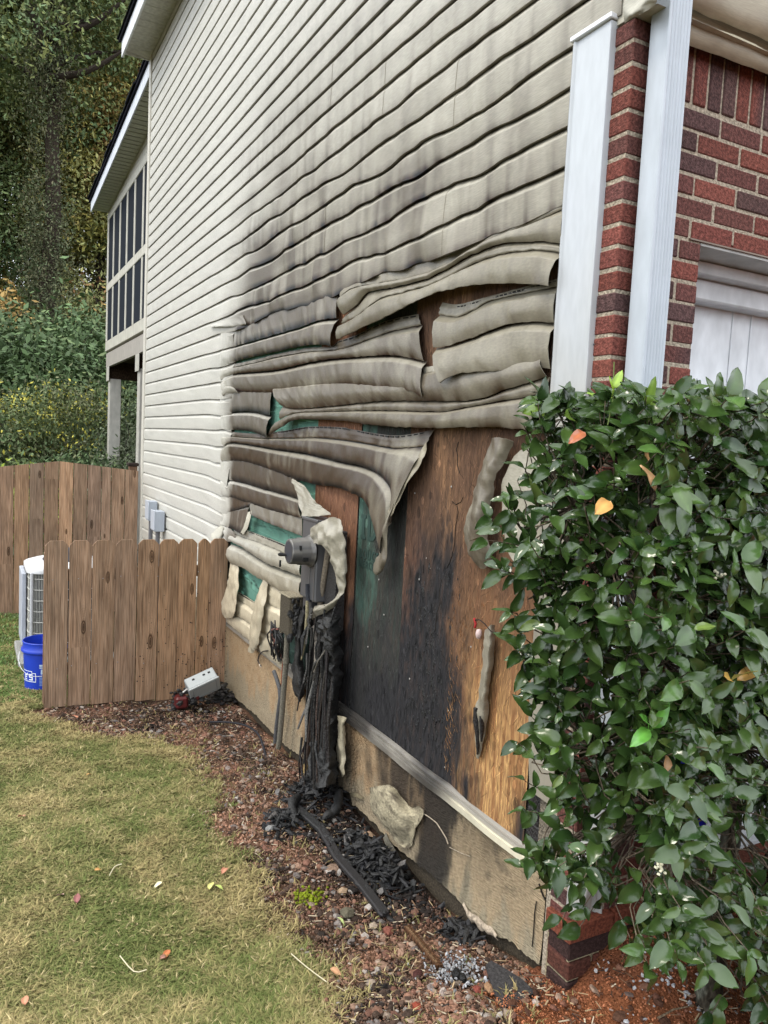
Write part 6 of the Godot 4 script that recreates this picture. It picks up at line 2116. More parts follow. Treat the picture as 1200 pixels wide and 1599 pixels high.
	L.call(c0 + 0.008, [[0, 0, 0.026, 0.008], [0, 0.008, 0.008, 0.042], [0.008, 0.018, 0.026, 0.025], [0.0, 0.034, 0.026, 0.042], [0.020, 0.025, 0.026, 0.034]])
	L.call(c0 + 0.038, [[0.0, 0.040, 0.008, 0.055]])
	L.call(c0 + 0.056, [[0, 0, 0.034, 0.009], [0.025, 0.009, 0.034, 0.022], [0.0, 0.020, 0.034, 0.029], [0.0, 0.029, 0.009, 0.042], [0, 0.040, 0.034, 0.049]])
	obj("printed_emblem", b, M.plain, bk)
	b = MB.new()
	b.col = Color(0.45, 0.55, 0.68)
	var n0 := -0.045
	strip.call(b, n0, 0.20, n0 + 0.09, 0.215)
	strip.call(b, n0, 0.185, n0 + 0.09, 0.195)
	strip.call(b, n0 + 0.01, 0.14, n0 + 0.07, 0.178)
	strip.call(b, n0 + 0.02, 0.013, n0 + 0.08, 0.036)
	for i in 7:
		b.col = Color(0.20, 0.30, 0.58)
		strip.call(b, n0, 0.052 + 0.011 * i, n0 + 0.085, 0.058 + 0.011 * i)
	obj("printed_notice", b, M.plain, bk)

	# grey electrical box thrown down by the fence
	var gb := thing("grey_box", "open grey metal box lying tilted on debris at the fence foot", "electrical box", Vector3(-0.235, -0.13, -5.47))
	gb.rotation = Vector3(0.55, 0.25, 0.42)
	b = MB.new()
	b.col = Color(0.30, 0.32, 0.32)
	b.cbox(Vector3(-0.11, 0.05, -0.05), Vector3(0.11, 0.19, 0.05), 0.006)
	obj("case", b, M.metal, gb)
	b = MB.new()
	b.col = Color(0.36, 0.38, 0.37)
	b.cbox(Vector3(-0.116, 0.045, 0.048), Vector3(0.116, 0.195, 0.062), 0.004)
	obj("lid", b, M.metal, gb)
	b = MB.new()
	b.col = Color(0.22, 0.24, 0.24)
	for s in [[-0.09, 0.172, 0.09, 0.178], [-0.09, 0.062, 0.09, 0.068], [-0.09, 0.069, -0.085, 0.171], [0.085, 0.069, 0.09, 0.171]]:
		b.cbox(Vector3(s[0], s[1], 0.0622), Vector3(s[2], s[3], 0.0652), 0.001)
	obj("lid_ridge", b, M.metal, gb)
	for xx in [-0.06, 0.02, 0.06]:
		b = MB.new()
		b.col = Color(0.03, 0.03, 0.03)
		b.cbox(Vector3(xx, 0.188, -0.02), Vector3(xx + 0.018, 0.196, -0.008), 0.002)
		obj("knockout", b, M.plain, gb)
	var rd := thing("charred_red_case", "charred dark red plastic case crushed beside the grey box", "burnt case", Vector3(-0.36, -0.20, -5.42))
	b = MB.new()
	b.col = Color(0.085, 0.012, 0.014)
	b.cbox(Vector3(-0.10, 0.0, -0.05), Vector3(-0.01, 0.09, 0.06), 0.015)
	b.cbox(Vector3(0.015, 0.045, -0.03), Vector3(0.075, 0.10, 0.05), 0.012)
	obj("shell", b, M.blue_plastic, rd)
	b = MB.new()
	for i in 60:
		b.col = Color(0.015, 0.013, 0.013) * rng.randf_range(0.6, 1.8)
		b.rock(Vector3(rng.randf_range(-0.12, 0.12), rng.randf_range(0.0, 0.12), rng.randf_range(-0.06, 0.06)), Vector3(0.022, 0.015, 0.02) * rng.randf_range(0.4, 1.2), rng)
	obj("char_crust", b, M.char, rd)
	b = MB.new()
	b.col = Color(0.42, 0.40, 0.38)
	b.tube([Vector3(-0.06, 0.10, 0.02), Vector3(-0.02, 0.135, 0.03), Vector3(0.03, 0.115, 0.03)], 0.007, 6)
	obj("bare_handle", b, M.metal, rd)
	b = MB.new()
	for i in 160:
		b.col = Color(0.022, 0.019, 0.017) * rng.randf_range(0.5, 2.2)
		var p := Vector3(-0.08 + 0.05 * rng.randfn(), 0, -5.52 + 0.06 * rng.randfn())
		p.y = ground_y(p.x, p.z) + rng.randf_range(0.0, 0.13) * exp(-pow((p.x + 0.08) / 0.08, 2.0))
		b.rock(p, Vector3(0.025, 0.012, 0.02) * rng.randf_range(0.4, 1.2), rng)
	tag(obj("debris_heap", b, M.char), "heap of black burnt debris in the corner of wall and fence", "debris")

# ------------------------------------------------------------------ burnt debris and stones
func on_ground(x: float, z: float, up := 0.0) -> Vector3:
	return Vector3(x, ground_y(x, z) + up, z)

func build_debris() -> void:
	var rng := RandomNumberGenerator.new()
	rng.seed = 71
	var b := MB.new()
	# the long charred batten, in view from the curtain's foot
	var path := [[-0.28, -3.52], [-0.24, -3.25], [-0.27, -3.0], [-0.26, -2.75], [-0.27, -2.55]]
	for i in path.size() - 1:
		var a := on_ground(path[i][0], path[i][1], 0.022)
		var d := on_ground(path[i + 1][0], path[i + 1][1], 0.022)
		var t := (d - a).normalized()
		var s := Vector3.UP.cross(t).normalized()
		b.col = Color(0.020, 0.018, 0.018) * rng.randf_range(0.8, 1.5)
		b.cbox(Vector3(-0.022, -0.012, -0.004), Vector3(0.022, 0.012, a.distance_to(d) + 0.004), 0.005, Transform3D(Basis(s, t.cross(s), t), a))
	for i in 60:
		var u := rng.randf() * 0.999 * 4
		var k := int(u)
		var p := on_ground(lerpf(path[k][0], path[k + 1][0], u - k), lerpf(path[k][1], path[k + 1][1], u - k), 0.03)
		b.col = Color(0.02, 0.019, 0.02) * rng.randf_range(0.5, 2.0)
		b.rock(p + Vector3(rng.randf_range(-0.018, 0.018), 0, 0), Vector3(0.010, 0.006, 0.018), rng)
	tag(obj("charred_batten", b, M.char), "long charred wooden batten lying along the burnt ground", "batten")
	b = MB.new()
	b.col = Color(0.20, 0.105, 0.055)
	var a0 := on_ground(-0.235, -2.43, 0.02)
	var a1 := on_ground(-0.275, -2.13, 0.018)
	var t0 := (a1 - a0).normalized()
	var s0 := Vector3.UP.cross(t0).normalized()
	b.cbox(Vector3(-0.014, -0.009, 0), Vector3(0.014, 0.009, a0.distance_to(a1)), 0.003, Transform3D(Basis(s0, t0.cross(s0), t0), a0))
	b.col = Color(0.33, 0.20, 0.11)
	b.cbox(Vector3(-0.012, 0.0092, 0.01), Vector3(-0.002, 0.012, a0.distance_to(a1) - 0.01), 0.001, Transform3D(Basis(s0, t0.cross(s0), t0), a0))
	tag(obj("brown_stick", b, M.bark), "split brown stick pointing at the white ash", "stick")
	# black heaps
	var heaps := [["black_heap", "glossy black melted heap at the foot of the black curtain", -0.10, -3.62, 0.16, 0.20, 0.17, 240], ["black_heap", "black crumpled heap of char in the middle of the burnt strip", -0.13, -2.93, 0.12, 0.30, 0.085, 330], ["black_heap", "small black cinders under the pale broken stucco lip", -0.06, -2.33, 0.06, 0.12, 0.035, 70], ["black_heap", "black cinders left of the long batten by the curtain", -0.36, -3.42, 0.12, 0.12, 0.05, 110]]
	for h in heaps:
		b = MB.new()
		for i in int(h[7] * 1.25):
			var u := rng.randfn() * 0.5
			var v := rng.randfn() * 0.5
			var p := on_ground(h[2] + u * h[4], h[3] + v * h[5])
			var lift: float = h[6] * exp(-1.6 * (u * u + v * v))
			p.y += lift * rng.randf_range(0.2, 1.0)
			p.x = minf(p.x, -0.012)
			var gl := rng.randf()
			b.col = Color(0.011, 0.011, 0.012) * rng.randf_range(0.6, 2.2)
			if gl > 0.975:
				b.col = Color(0.22, 0.20, 0.19)
			b.rock(p, Vector3(rng.randf_range(0.004, 0.015), rng.randf_range(0.003, 0.010), rng.randf_range(0.010, 0.05)), rng, Basis.from_euler(Vector3(rng.randf_range(-0.8, 0.8), rng.randf_range(0, TAU), rng.randf_range(-0.8, 0.8))), 0.45)
		tag(obj(h[0], b, M.char), h[1], "charred debris", "black heaps of char")
	# burnt strips round the curtain's foot
	for s in [[[-0.22, -3.60, 0.03], [-0.30, -3.50, 0.05], [-0.33, -3.38, 0.02], "thick bent black strip of char lying across the soil"], [[-0.06, -3.45, 0.10], [-0.12, -3.36, 0.05], [-0.20, -3.34, 0.03], "short black strip of char leaning from the curtain's foot"]]:
		b = MB.new()
		b.col = Color(0.013, 0.013, 0.014)
		var q := []
		for i in 3:
			q.append(on_ground(s[i][0], s[i][1], s[i][2]))
		var qq := []
		for i in 9:
			qq.append(cat(q, i / 8.0) + Vector3(0, 0.006 * sin(i * 2.1), 0.005 * cos(i * 1.7)))
		b.tube(qq, [0.012, 0.02, 0.026, 0.022, 0.028, 0.02, 0.024, 0.018, 0.008], 7)
		tag(obj("charred_strip", b, M.char), s[3], "charred debris")
	# white ash with its black lump
	b = MB.new()
	for i in 420:
		var p := on_ground(-0.235 + 0.05 * rng.randfn(), -2.09 + 0.055 * rng.randfn(), rng.randf_range(0.0, 0.025))
		b.col = Color(0.60, 0.61, 0.64) * rng.randf_range(0.35, 1.25)
		b.rock(p, Vector3(0.006, 0.003, 0.007) * rng.randf_range(0.2, 1.1), rng, Basis.from_euler(Vector3(rng.randf() * 3, rng.randf() * 3, 0)), 0.6)
	tag(obj("ash_pile", b, M.rough), "pile of flaky white ash below the brown stick", "ash")
	b = MB.new()
	for q in [[-0.262, -2.045, 0.022, 0.030], [-0.25, -2.03, 0.012, 0.02], [-0.24, -2.055, 0.01, 0.022]]:
		b.col = Color(0.010, 0.010, 0.011)
		b.rock(on_ground(q[0], q[1], q[2]), Vector3(0.016, q[3], 0.020), rng, Basis(), 0.15)
	tag(obj("black_lump", b, M.char), "rounded black lump of char in front of the white ash", "charred debris")
	# flat dark slate at the bottom edge
	b = MB.new()
	b.col = Color(0.065, 0.062, 0.06)
	var out := PackedVector2Array([Vector2(-0.075, 0.09), Vector2(-0.045, -0.01), Vector2(-0.015, -0.085), Vector2(0.012, -0.09), Vector2(0.035, -0.03), Vector2(0.055, 0.03), Vector2(0.06, 0.09)])
	var ctr := on_ground(-0.16, -1.915, 0.012)
	for s in [0.0, 0.011]:
		var pts := []
		for q in out:
			pts.append(ctr + Vector3(q.x, s + q.x * 0.15 - q.y * 0.08, q.y))
		b.face(pts, Vector3(0, 1 if s > 0 else -1, 0))
	for i in out.size():
		var p := out[i]
		var q := out[(i + 1) % out.size()]
		var A := ctr + Vector3(p.x, p.x * 0.15 - p.y * 0.08, p.y)
		var B := ctr + Vector3(q.x, q.x * 0.15 - q.y * 0.08, q.y)
		b.face([A, B, B + Vector3(0, 0.011, 0), A + Vector3(0, 0.011, 0)], Vector3((q - p).y, 0, -(q - p).x) * -1.0)
	tag(obj("slate_piece", b, M.rough), "broken piece of dark slate at the picture's bottom edge", "slate")
	# stones one can tell apart
	var st := [[-0.055, -3.13, 0.034, 0.020, 0.042, Color(0.42, 0.29, 0.19), "flat tan stone leaning under the stucco by the black heap"], [-0.40, -2.63, 0.030, 0.022, 0.034, Color(0.16, 0.145, 0.10), "round mossy grey stone left of the charred batten"], [-0.46, -3.38, 0.022, 0.016, 0.03, Color(0.34, 0.34, 0.33), "pale grey stone among the red chips"], [-0.31, -2.96, 0.040, 0.010, 0.045, Color(0.30, 0.20, 0.145), "flat pinkish stone beside the charred batten"], [-0.36, -2.14, 0.036, 0.012, 0.018, Color(0.085, 0.035, 0.03), "dark red brick chip left of the white ash"], [-0.475, -1.955, 0.018, 0.012, 0.016, Color(0.33, 0.075, 0.045), "bright red clay chip at the bottom of the burnt strip"], [-0.245, -1.945, 0.018, 0.012, 0.016, Color(0.30, 0.085, 0.06), "red pebble beside the tan pebble near the slate"], [-0.215, -1.925, 0.022, 0.016, 0.018, Color(0.42, 0.25, 0.14), "tan pebble beside the slate"], [-0.30, -2.46, 0.026, 0.018, 0.024, Color(0.26, 0.095, 0.07), "rust-red stone at the end of the charred batten"], [-0.335, -2.52, 0.02, 0.012, 0.022, Color(0.46, 0.37, 0.28), "cream stone beside the rust-red stone"], [-0.345, -2.79, 0.02, 0.012, 0.024, Color(0.44, 0.31, 0.2), "tan stone with a dark side next to the batten"]]
	for s in st:
		b = MB.new()
		b.col = s[5]
		b.rock(on_ground(s[0], s[1], s[3] * 0.55), Vector3(s[2], s[3], s[4]), rng, Basis(Vector3.UP, rng.randf() * TAU), 0.14)
		tag(obj("stone", b, M.rough), s[6], "stone", "stones lying in the burnt strip")
	# black hose in the soil
	b = MB.new()
	b.col = Color(0.015, 0.015, 0.016)
	var hs := []
	for q in [[-0.30, -5.05, 0.02], [-0.20, -4.95, 0.035], [-0.12, -4.80, 0.05], [-0.10, -4.62, 0.045], [-0.12, -4.45, 0.02], [-0.15, -4.30, -0.01]]:
		hs.append(on_ground(q[0], q[1], q[2]))
	var h2 := []
	for i in 21:
		h2.append(cat(hs, i / 20.0))
	b.tube(h2, 0.007, 7)
	tag(obj("black_hose", b, M.plain), "thin black hose arching over the soil near the stucco", "hose")
	# moss cushion
	b = MB.new()
	for i in 90:
		var p := on_ground(-0.50 + 0.03 * rng.randfn(), -2.79 + 0.03 * rng.randfn(), rng.randf_range(0.004, 0.018))
		b.col = Color(0.14, 0.17, 0.012) * rng.randf_range(0.7, 1.3)
		b.rock(p, Vector3(0.007, 0.006, 0.007), rng)
	tag(obj("moss_cushion", b, M.grass_blade), "bright yellow-green moss cushion between lawn and rubble", "moss")
	# rubble of many small pieces
	var rmesh := []
	for v in 1:
		var rb := MB.new()
		rb.rock(Vector3.ZERO, Vector3.ONE, rng, Basis(), 0.28)
		rmesh.append(rb.mesh())
	var xf := []
	var cl := []
	var pal := [Color(0.36, 0.19, 0.13), Color(0.44, 0.28, 0.20), Color(0.29, 0.14, 0.10), Color(0.46, 0.36, 0.28), Color(0.18, 0.12, 0.09), Color(0.26, 0.24, 0.23), Color(0.02, 0.02, 0.02), Color(0.045, 0.03, 0.024), Color(0.60, 0.55, 0.50), Color(0.09, 0.06, 0.045), Color(0.05, 0.035, 0.028)]
	var n := 0
	while n < 8500:
		var z := -1.5 - 4.15 * pow(rng.randf(), 1.5)
		var x := rng.randf_range(-1.35, 0.9 if z > -1.75 else -0.02)
		var e := dirt_edge(z) + 0.14 * n_mid.get_noise_2d(x * 2.0, z * 2.0)
		var ins := sm(e - 0.08, e + 0.25, x)
		if rng.randf() > ins * (0.35 + 0.65 * sm(-0.2, 0.4, n_mid.get_noise_2d(x * 3.0 + 9.0, z * 3.0))):
			continue
		if x > -0.25 and z > -1.95 and rng.randf() < 0.75:
			continue
		n += 1
		var s := 0.003 + 0.0145 * pow(rng.randf(), 4.5)
		var q := Basis.from_euler(Vector3(rng.randf_range(-0.5, 0.5), rng.randf() * TAU, rng.randf_range(-0.5, 0.5))) * Basis.from_scale(Vector3(s * rng.randf_range(0.7, 1.4), s * rng.randf_range(0.3, 0.7), s * rng.randf_range(0.7, 1.5)))
		xf.append(Transform3D(q, on_ground(x, z, s * 0.15)))
		var clay := sm(-0.3, 0.3, n_mid.get_noise_2d(x * 2.3, z * 2.3))
		var c: Color = pal[rng.randi() % 4] if rng.randf() < 0.25 + 0.4 * clay else pal[4 + rng.randi() % 7]
		if exp(-pow((z + 3.0) / 0.55, 2.0)) * exp(-pow((x + 0.1) / 0.2, 2.0)) > rng.randf() * 0.9:
			c = Color(0.02, 0.019, 0.019)
		cl.append(c.lerp(soil_col(x, z), 0.25) * rng.randf_range(0.65, 1.15))
	copies("rubble", rmesh[0], M.rough, xf, cl)
	# crumbs of soil: fine ones
	xf = []
	cl = []
	n = 0
	while n < 42000:
		var z := -1.2 - 4.4 * pow(rng.randf(), 1.7)
		var x := rng.randf_range(-1.35, 1.1 if z > -1.75 else -0.01)
		var e := dirt_edge(z) + 0.16 * n_mid.get_noise_2d(x * 2.0, z * 2.0)
		if rng.randf() > sm(e - 0.15, e + 0.15, x):
			continue
		n += 1
		var s := (0.0016 + 0.0045 * pow(rng.randf(), 3.0)) * (0.7 if x > -0.25 and z > -1.95 else 1.0)
		xf.append(Transform3D(Basis.from_euler(Vector3(rng.randf() * 3, rng.randf() * TAU, 0)) * Basis.from_scale(Vector3(s, s * 0.7, s * 1.2)), on_ground(x, z, s * 0.3)))
		var c := Color(0.055, 0.034, 0.024)
		if x > -0.25 and z > -1.95:
			c = Color(0.42, 0.155, 0.07)
		elif rng.randf() < 0.35:
			c = Color(0.26, 0.10, 0.055)
		elif rng.randf() < 0.3:
			c = Color(0.015, 0.014, 0.014)
		cl.append(c.lerp(soil_col(x, z), 0.75) * rng.randf_range(0.7, 1.25))
	copies("soil_crumbs", rmesh[0], M.plain, xf, cl)
	# straw, bark slivers
	var sv := MB.new()
	sv.cbox(Vector3(-0.5, -0.5, -0.5), Vector3(0.5, 0.5, 0.5), 0.0)
	xf = []
	cl = []
	n = 0
	while n < 2600:
		var z := -1.25 - 4.4 * pow(rng.randf(), 1.5)
		var x := rng.randf_range(-1.3, 0.9 if z > -1.75 else -0.03)
		var e := dirt_edge(z)
		if rng.randf() > sm(e - 0.2, e + 0.1, x):
			continue
		n += 1
		var l := rng.randf_range(0.008, 0.045)
		xf.append(Transform3D(Basis.from_euler(Vector3(rng.randf_range(-0.35, 0.35), rng.randf() * TAU, 0)) * Basis.from_scale(Vector3(rng.randf_range(0.0012, 0.005), 0.0015, l)), on_ground(x, z, 0.006)))
		cl.append([Color(0.42, 0.31, 0.18), Color(0.20, 0.12, 0.07), Color(0.03, 0.025, 0.022), Color(0.10, 0.06, 0.04), Color(0.50, 0.42, 0.30)][rng.randi() % 5] * rng.randf_range(0.7, 1.1))
	copies("straw_slivers", sv.mesh(), M.plain, xf, cl)
	# ash flakes on the red soil
	b = MB.new()
	for c in [[0.20, -1.62, 0.05, 46], [0.26, -1.50, 0.02, 12], [0.10, -1.74, 0.015, 6], [0.06, -1.56, 0.03, 5], [0.30, -1.66, 0.05, 22], [0.34, -1.38, 0.05, 12]]:
		for i in c[3]:
			var p := on_ground(c[0] + c[2] * rng.randfn(), c[1] + c[2] * rng.randfn(), 0.006)
			b.col = Color(0.66, 0.66, 0.68) * rng.randf_range(0.6, 1.15)
			b.rock(p, Vector3(0.008, 0.004, 0.008) * rng.randf_range(0.35, 1.1), rng, Basis.from_euler(Vector3(rng.randf() * 3, rng.randf() * 3, 0)), 0.4)
	stuff(tag(obj("ash_flakes", b, M.rough), "white ash flakes scattered over the red soil under the hedge", "ash"))
	for s in [[[0.14, -1.46], [0.28, -1.42], "long pale twig on the red soil", 0.005], [[0.12, -1.52], [0.24, -1.49], "shorter pale twig on the red soil above the long one", 0.004], [[-0.115, -1.93], [-0.075, -1.80], "thin straight twig sticking up behind the slate", 0.002]]:
		b = MB.new()
		b.col = Color(0.36, 0.26, 0.17)
		var p := on_ground(s[0][0], s[0][1], 0.012)
		var q := on_ground(s[1][0], s[1][1], 0.02 if s[3] > 0.003 else 0.06)
		b.tube([p, p.lerp(q, 0.45) + Vector3(0.004, 0.004, -0.006), q], [s[3], s[3] * 0.8, s[3] * 0.5], 6)
		tag(obj("twig", b, M.bark), s[2], "twig")
	# fallen leaves on the lawn
	var lv := [[-1.514, -3.9, 0.05, Color(0.46, 0.22, 0.16), "red-tipped pale leaf lying at the far left of the lawn"], [-0.767, -3.06, 0.05, Color(0.42, 0.19, 0.12), "curled pinkish-brown leaf where the lawn meets the burnt strip"], [-1.145, -2.60, 0.05, Color(0.33, 0.17, 0.13), "mauve-brown leaf standing on edge in the lower lawn"], [-1.10, -2.64, 0.045, Color(0.36, 0.12, 0.045), "orange-brown folded leaf beside the mauve-brown leaf"], [-1.371, -3.05, 0.05, Color(0.22, 0.09, 0.085), "dark wine-red crumpled leaf in the middle of the lawn"], [-1.41, -3.12, 0.04, Color(0.40, 0.26, 0.22), "pale pinkish leaf just above the wine-red one"], [-1.58, -2.55, 0.045, Color(0.42, 0.20, 0.12), "tan curled leaf near the lawn's lower left corner"], [-1.04, -3.06, 0.035, Color(0.56, 0.52, 0.34), "small cream leaf on the right of the lawn"], [-0.88, -2.93, 0.045, Color(0.48, 0.46, 0.16), "long yellowish leaf on the right of the lawn"], [-0.85, -2.95, 0.04, Color(0.36, 0.42, 0.12), "yellow-green leaf beside the long yellowish one"], [-1.18, -4.35, 0.04, Color(0.52, 0.30, 0.12), "small orange leaf high on the lawn"], [-1.28, -3.25, 0.03, Color(0.5, 0.27, 0.1), "tiny orange leaf left of the lawn's middle"], [-0.455, -2.60, 0.035, Color(0.42, 0.5, 0.2), "pale green leaf on the burnt strip"], [-1.12, -5.32, 0.05, Color(0.50, 0.22, 0.14), "salmon leaf at the foot of the low fence"], [-0.62, -2.30, 0.04, Color(0.40, 0.22, 0.12), "brown leaf at the ragged lower edge of the lawn"]]
	for l in lv:
		var mb := leaf_mb(l[3], 0.46, 0.35, rng)
		var o := obj("fallen_leaf", mb, M.soft_leaf)
		var s: float = l[2]
		o.transform = Transform3D(Basis.from_euler(Vector3(rng.randf_range(-0.3, 0.3), rng.randf() * TAU, rng.randf_range(-0.4, 0.4))) * Basis.from_scale(Vector3(s, s, s) * 1.15), on_ground(l[0], l[1], 0.024))
		tag(o, l[4], "leaf", "fallen leaves on the grass")
	# stalks on the grass
	for s in [[[-1.27, -2.66], [-1.24, -2.56], [-1.20, -2.55], "pale bent stalk shaped like a hook on the lower lawn"], [[-1.23, -3.18], [-1.20, -3.24], [-1.17, -3.25], "thin pale stalk in the middle of the lawn"], [[-0.72, -2.42], [-0.70, -2.32], [-0.68, -2.2], "pale stalk at the grass edge near the burnt strip"]]:
		b = MB.new()
		b.col = Color(0.52, 0.47, 0.32)
		var q := []
		for i in 3:
			q.append(on_ground(s[i][0], s[i][1], 0.03))
		var q2 := []
		for i in 7:
			q2.append(cat(q, i / 6.0))
		b.tube(q2, 0.0022, 5)
		tag(obj("dry_stalk", b, M.plain), s[3], "stalk")

func leaf_mb(col: Color, width: float, fold: float, rng: RandomNumberGenerator, curl := -1.0) -> MB:
	# a pointed leaf along +z, 1 long, folded at its midrib and bowed
	var b := MB.new()
	var c := curl if curl >= 0.0 else rng.randf_range(0.1, 0.5)
	var tw := rng.randf_range(-0.25, 0.25)
	var P := [PackedVector3Array(), PackedVector3Array(), PackedVector3Array(), PackedVector3Array(), PackedVector3Array()]
	var C := [PackedColorArray(), PackedColorArray(), PackedColorArray(), PackedColorArray(), PackedColorArray()]
	var n := 6
	for i in n + 1:
		var t := float(i) / n
		var w := width * 0.5 * pow(sin(PI * pow(t, 0.82)), 0.75) if i > 0 and i < n else 0.012
		var y := -c * t * t * 0.5 + 0.03 * sin(t * 5.0)
		var a := tw * (t - 0.3)
		for s in 5:
			var u: float = [-1.0, -0.55, 0.0, 0.55, 1.0][s]
			var wv := 0.025 * sin(t * 11.0 + u * 2.0) * absf(u)
			var p := Vector3(u * w, y + absf(u) * w * fold + wv, t)
			p = Vector3(p.x * cos(a) - (p.y - y) * sin(a), y + p.x * sin(a) + (p.y - y) * cos(a), p.z)
			P[s].append(p)
			var k := 1.0
			if s == 2:
				k = 1.35
			var cc := col * (k * (1.0 + 0.08 * sin(t * 26.0 + absf(u) * 3.0)))
			cc.a = 1.0
			C[s].append(cc)
	b.grid([P[4], P[3], P[2], P[1], P[0]], [C[4], C[3], C[2], C[1], C[0]], null, true)
	return b

# ------------------------------------------------------------------ hedge
func build_hedge() -> void:
	var rng := RandomNumberGenerator.new()
	rng.seed = 88
	var hg := thing("hedge", "tall clipped evergreen hedge with large glossy leaves beside the burnt wall", "hedge", Vector3(0.3, 0.02, -1.5))
	var o := hg.position
	var bark := Color(0.20, 0.16, 0.115)
	var b := MB.new()
	# trunks with lichen
	for t in [[[0.30, 0.0, -1.50], [0.31, 0.16, -1.49], [0.27, 0.35, -1.47], [0.30, 0.7, -1.46], [0.22, 1.1, -1.43], [0.20, 1.6, -1.42], 0.042], [[0.62, 0.0, -1.46], [0.60, 0.3, -1.45], [0.66, 0.8, -1.44], [0.60, 1.2, -1.42], [0.66, 1.7, -1.4], [0.66, 1.8, -1.4], 0.035], [[1.1, 0.0, -1.46], [1.08, 0.3, -1.45], [1.14, 0.8, -1.44], [1.06, 1.2, -1.42], [1.1, 1.7, -1.4], [1.1, 1.8, -1.4], 0.035]]:
		b = MB.new()
		var q := []
		var rad := []
		for i in 21:
			var pts := []
			for k in 6:
				pts.append(Vector3(t[k][0], t[k][1], t[k][2]))
			var p := cat(pts, i / 20.0)
			q.append(p + Vector3(0.006 * sin(i * 1.7), 0, 0.006 * cos(i * 2.3)) - o)
			rad.append(t[6] * (1.25 if i == 0 else 1.0) * (1.0 - 0.6 * i / 20.0) * (1.0 + 0.12 * sin(i * 2.9)))
		b.tube(q, rad, 10)
		for i in b.v.size():
			var li := n_fin.get_noise_3d(b.v[i].x * 3.0, b.v[i].y * 3.0, b.v[i].z * 3.0)
			b.c[i] = Color(0.12, 0.105, 0.075).lerp(Color(0.40, 0.42, 0.34), clampf(li * 1.6, 0, 0.9))
		obj("trunk", b, M.bark, hg)
	# clipped volume: how far out the left side reaches at each height
	var left := func(y: float) -> float:
		return lerpf(-0.27, -0.46, clampf((y - 0.55) / 0.9, 0, 1)) if y < 1.6 else lerpf(-0.44, -0.45, (y - 1.6) / 0.3)
	var bottom := func(x: float) -> float:
		return 0.56 if x < 0.0 else lerpf(0.56, 0.03, clampf(x / 0.36, 0, 1))
	var shoots := []
	var tries := 0
	while shoots.size() < 3600 and tries < 200000:
		tries += 1
		var x := rng.randf_range(-0.66, 1.5)
		var y := rng.randf_range(0.08, 1.86)
		var z := rng.randf_range(-1.68, -1.20)
		if x < left.call(y) + 0.02 or y < bottom.call(x):
			continue
		# towards the faces
		var df := -1.20 - z
		var dt := 1.86 - y
		var dl: float = x - left.call(y)
		var d := minf(df, minf(dt, dl))
		if rng.randf() > exp(-d / 0.11):
			continue
		# looser in the lower half on the right, where the white door shows through
		var loose := sm(1.45, 1.0, y) * sm(-0.25, 0.1, x)
		if rng.randf() < loose * 0.62 * (0.6 + n_mid.get_noise_2d(x * 3.0, y * 3.0)):
			continue
		if y < 0.85 and x < 0.4 and rng.randf() < 0.3:
			continue
		var dir := Vector3(rng.randf_range(-0.5, 0.5), rng.randf_range(0.0, 0.9), rng.randf_range(-0.2, 0.7))
		if dt < 0.15:
			dir += Vector3(0, 0.55, 0)
		if dl < 0.15:
			dir += Vector3(-0.45, 0, 0.1)
		if df < 0.18:
			dir += Vector3(0, 0, 0.8)
		if y < 0.75:
			dir.y -= 0.7
		shoots.append([Vector3(x, y, z), dir.normalized(), rng.randf_range(0.07, 0.15), d])
	# limbs and twigs
	var nodes := []
	for i in 46:
		var x := rng.randf_range(-0.55, 1.35)
		var y := rng.randf_range(0.55, 1.75)
		if x < left.call(y) + 0.05:
			continue
		var p := Vector3(x, y, rng.randf_range(-1.55, -1.32))
		var base_x: float = [0.30, 0.62, 1.1][0 if x < 0.45 else (1 if x < 0.85 else 2)]
		var s := Vector3(base_x - 0.05, clampf(y - rng.randf_range(0.15, 0.6), 0.2, 1.3), -1.45)
		var q := []
		for k in 9:
			var u := k / 8.0
			q.append(s.lerp(p, u) + Vector3(0, -0.06 * sin(PI * u), 0) + Vector3(rng.randf_range(-1, 1), rng.randf_range(-1, 1), rng.randf_range(-1, 1)) * 0.013 - o)
		b = MB.new()
		b.col = bark * rng.randf_range(0.5, 1.0)
		var r0 := rng.randf_range(0.006, 0.011)
		var rad := []
		for k in 9:
			rad.append(r0 * (1.0 - 0.65 * k / 8.0))
		b.tube(q, rad, 6)
		obj("branch", b, M.bark, hg)
		for k in 5:
			nodes.append(q[4 + k] + o)
	var tw := MB.new()
	var leaves := []
	for s in shoots:
		var p: Vector3 = s[0]
		var d: Vector3 = s[1]
		var L: float = s[2]
		var e: Vector3 = p + d * L
		# clip the hedge's top and face
		e.y = minf(e.y, 1.885)
		tw.col = bark * rng.randf_range(0.8, 2.2)
		var mid := p.lerp(e, 0.5) + Vector3(rng.randf_range(-1, 1), rng.randf_range(-1, 1), rng.randf_range(-1, 1)) * 0.012
		var near: Vector3 = nodes[0]
		for q in nodes:
			if q.distance_squared_to(p) < near.distance_squared_to(p):
				near = q
		if near.distance_to(p) < 0.4:
			tw.tube([near - o, near.lerp(p, 0.55) + Vector3(rng.randf_range(-1, 1), rng.randf_range(-1, 1), rng.randf_range(-1, 1)) * 0.02 - o, p - o, mid - o, e - o], [0.0026, 0.0023, 0.002, 0.0017, 0.0012], 5)
		else:
			tw.tube([p - d * 0.08 - o, p - o, mid - o, e - o], [0.002, 0.002, 0.0017, 0.0012], 5)
		var pairs := 2 + rng.randi() % 2
		var side := d.cross(Vector3(rng.randf_range(-1, 1), rng.randf_range(-1, 1), rng.randf_range(-1, 1))).normalized()
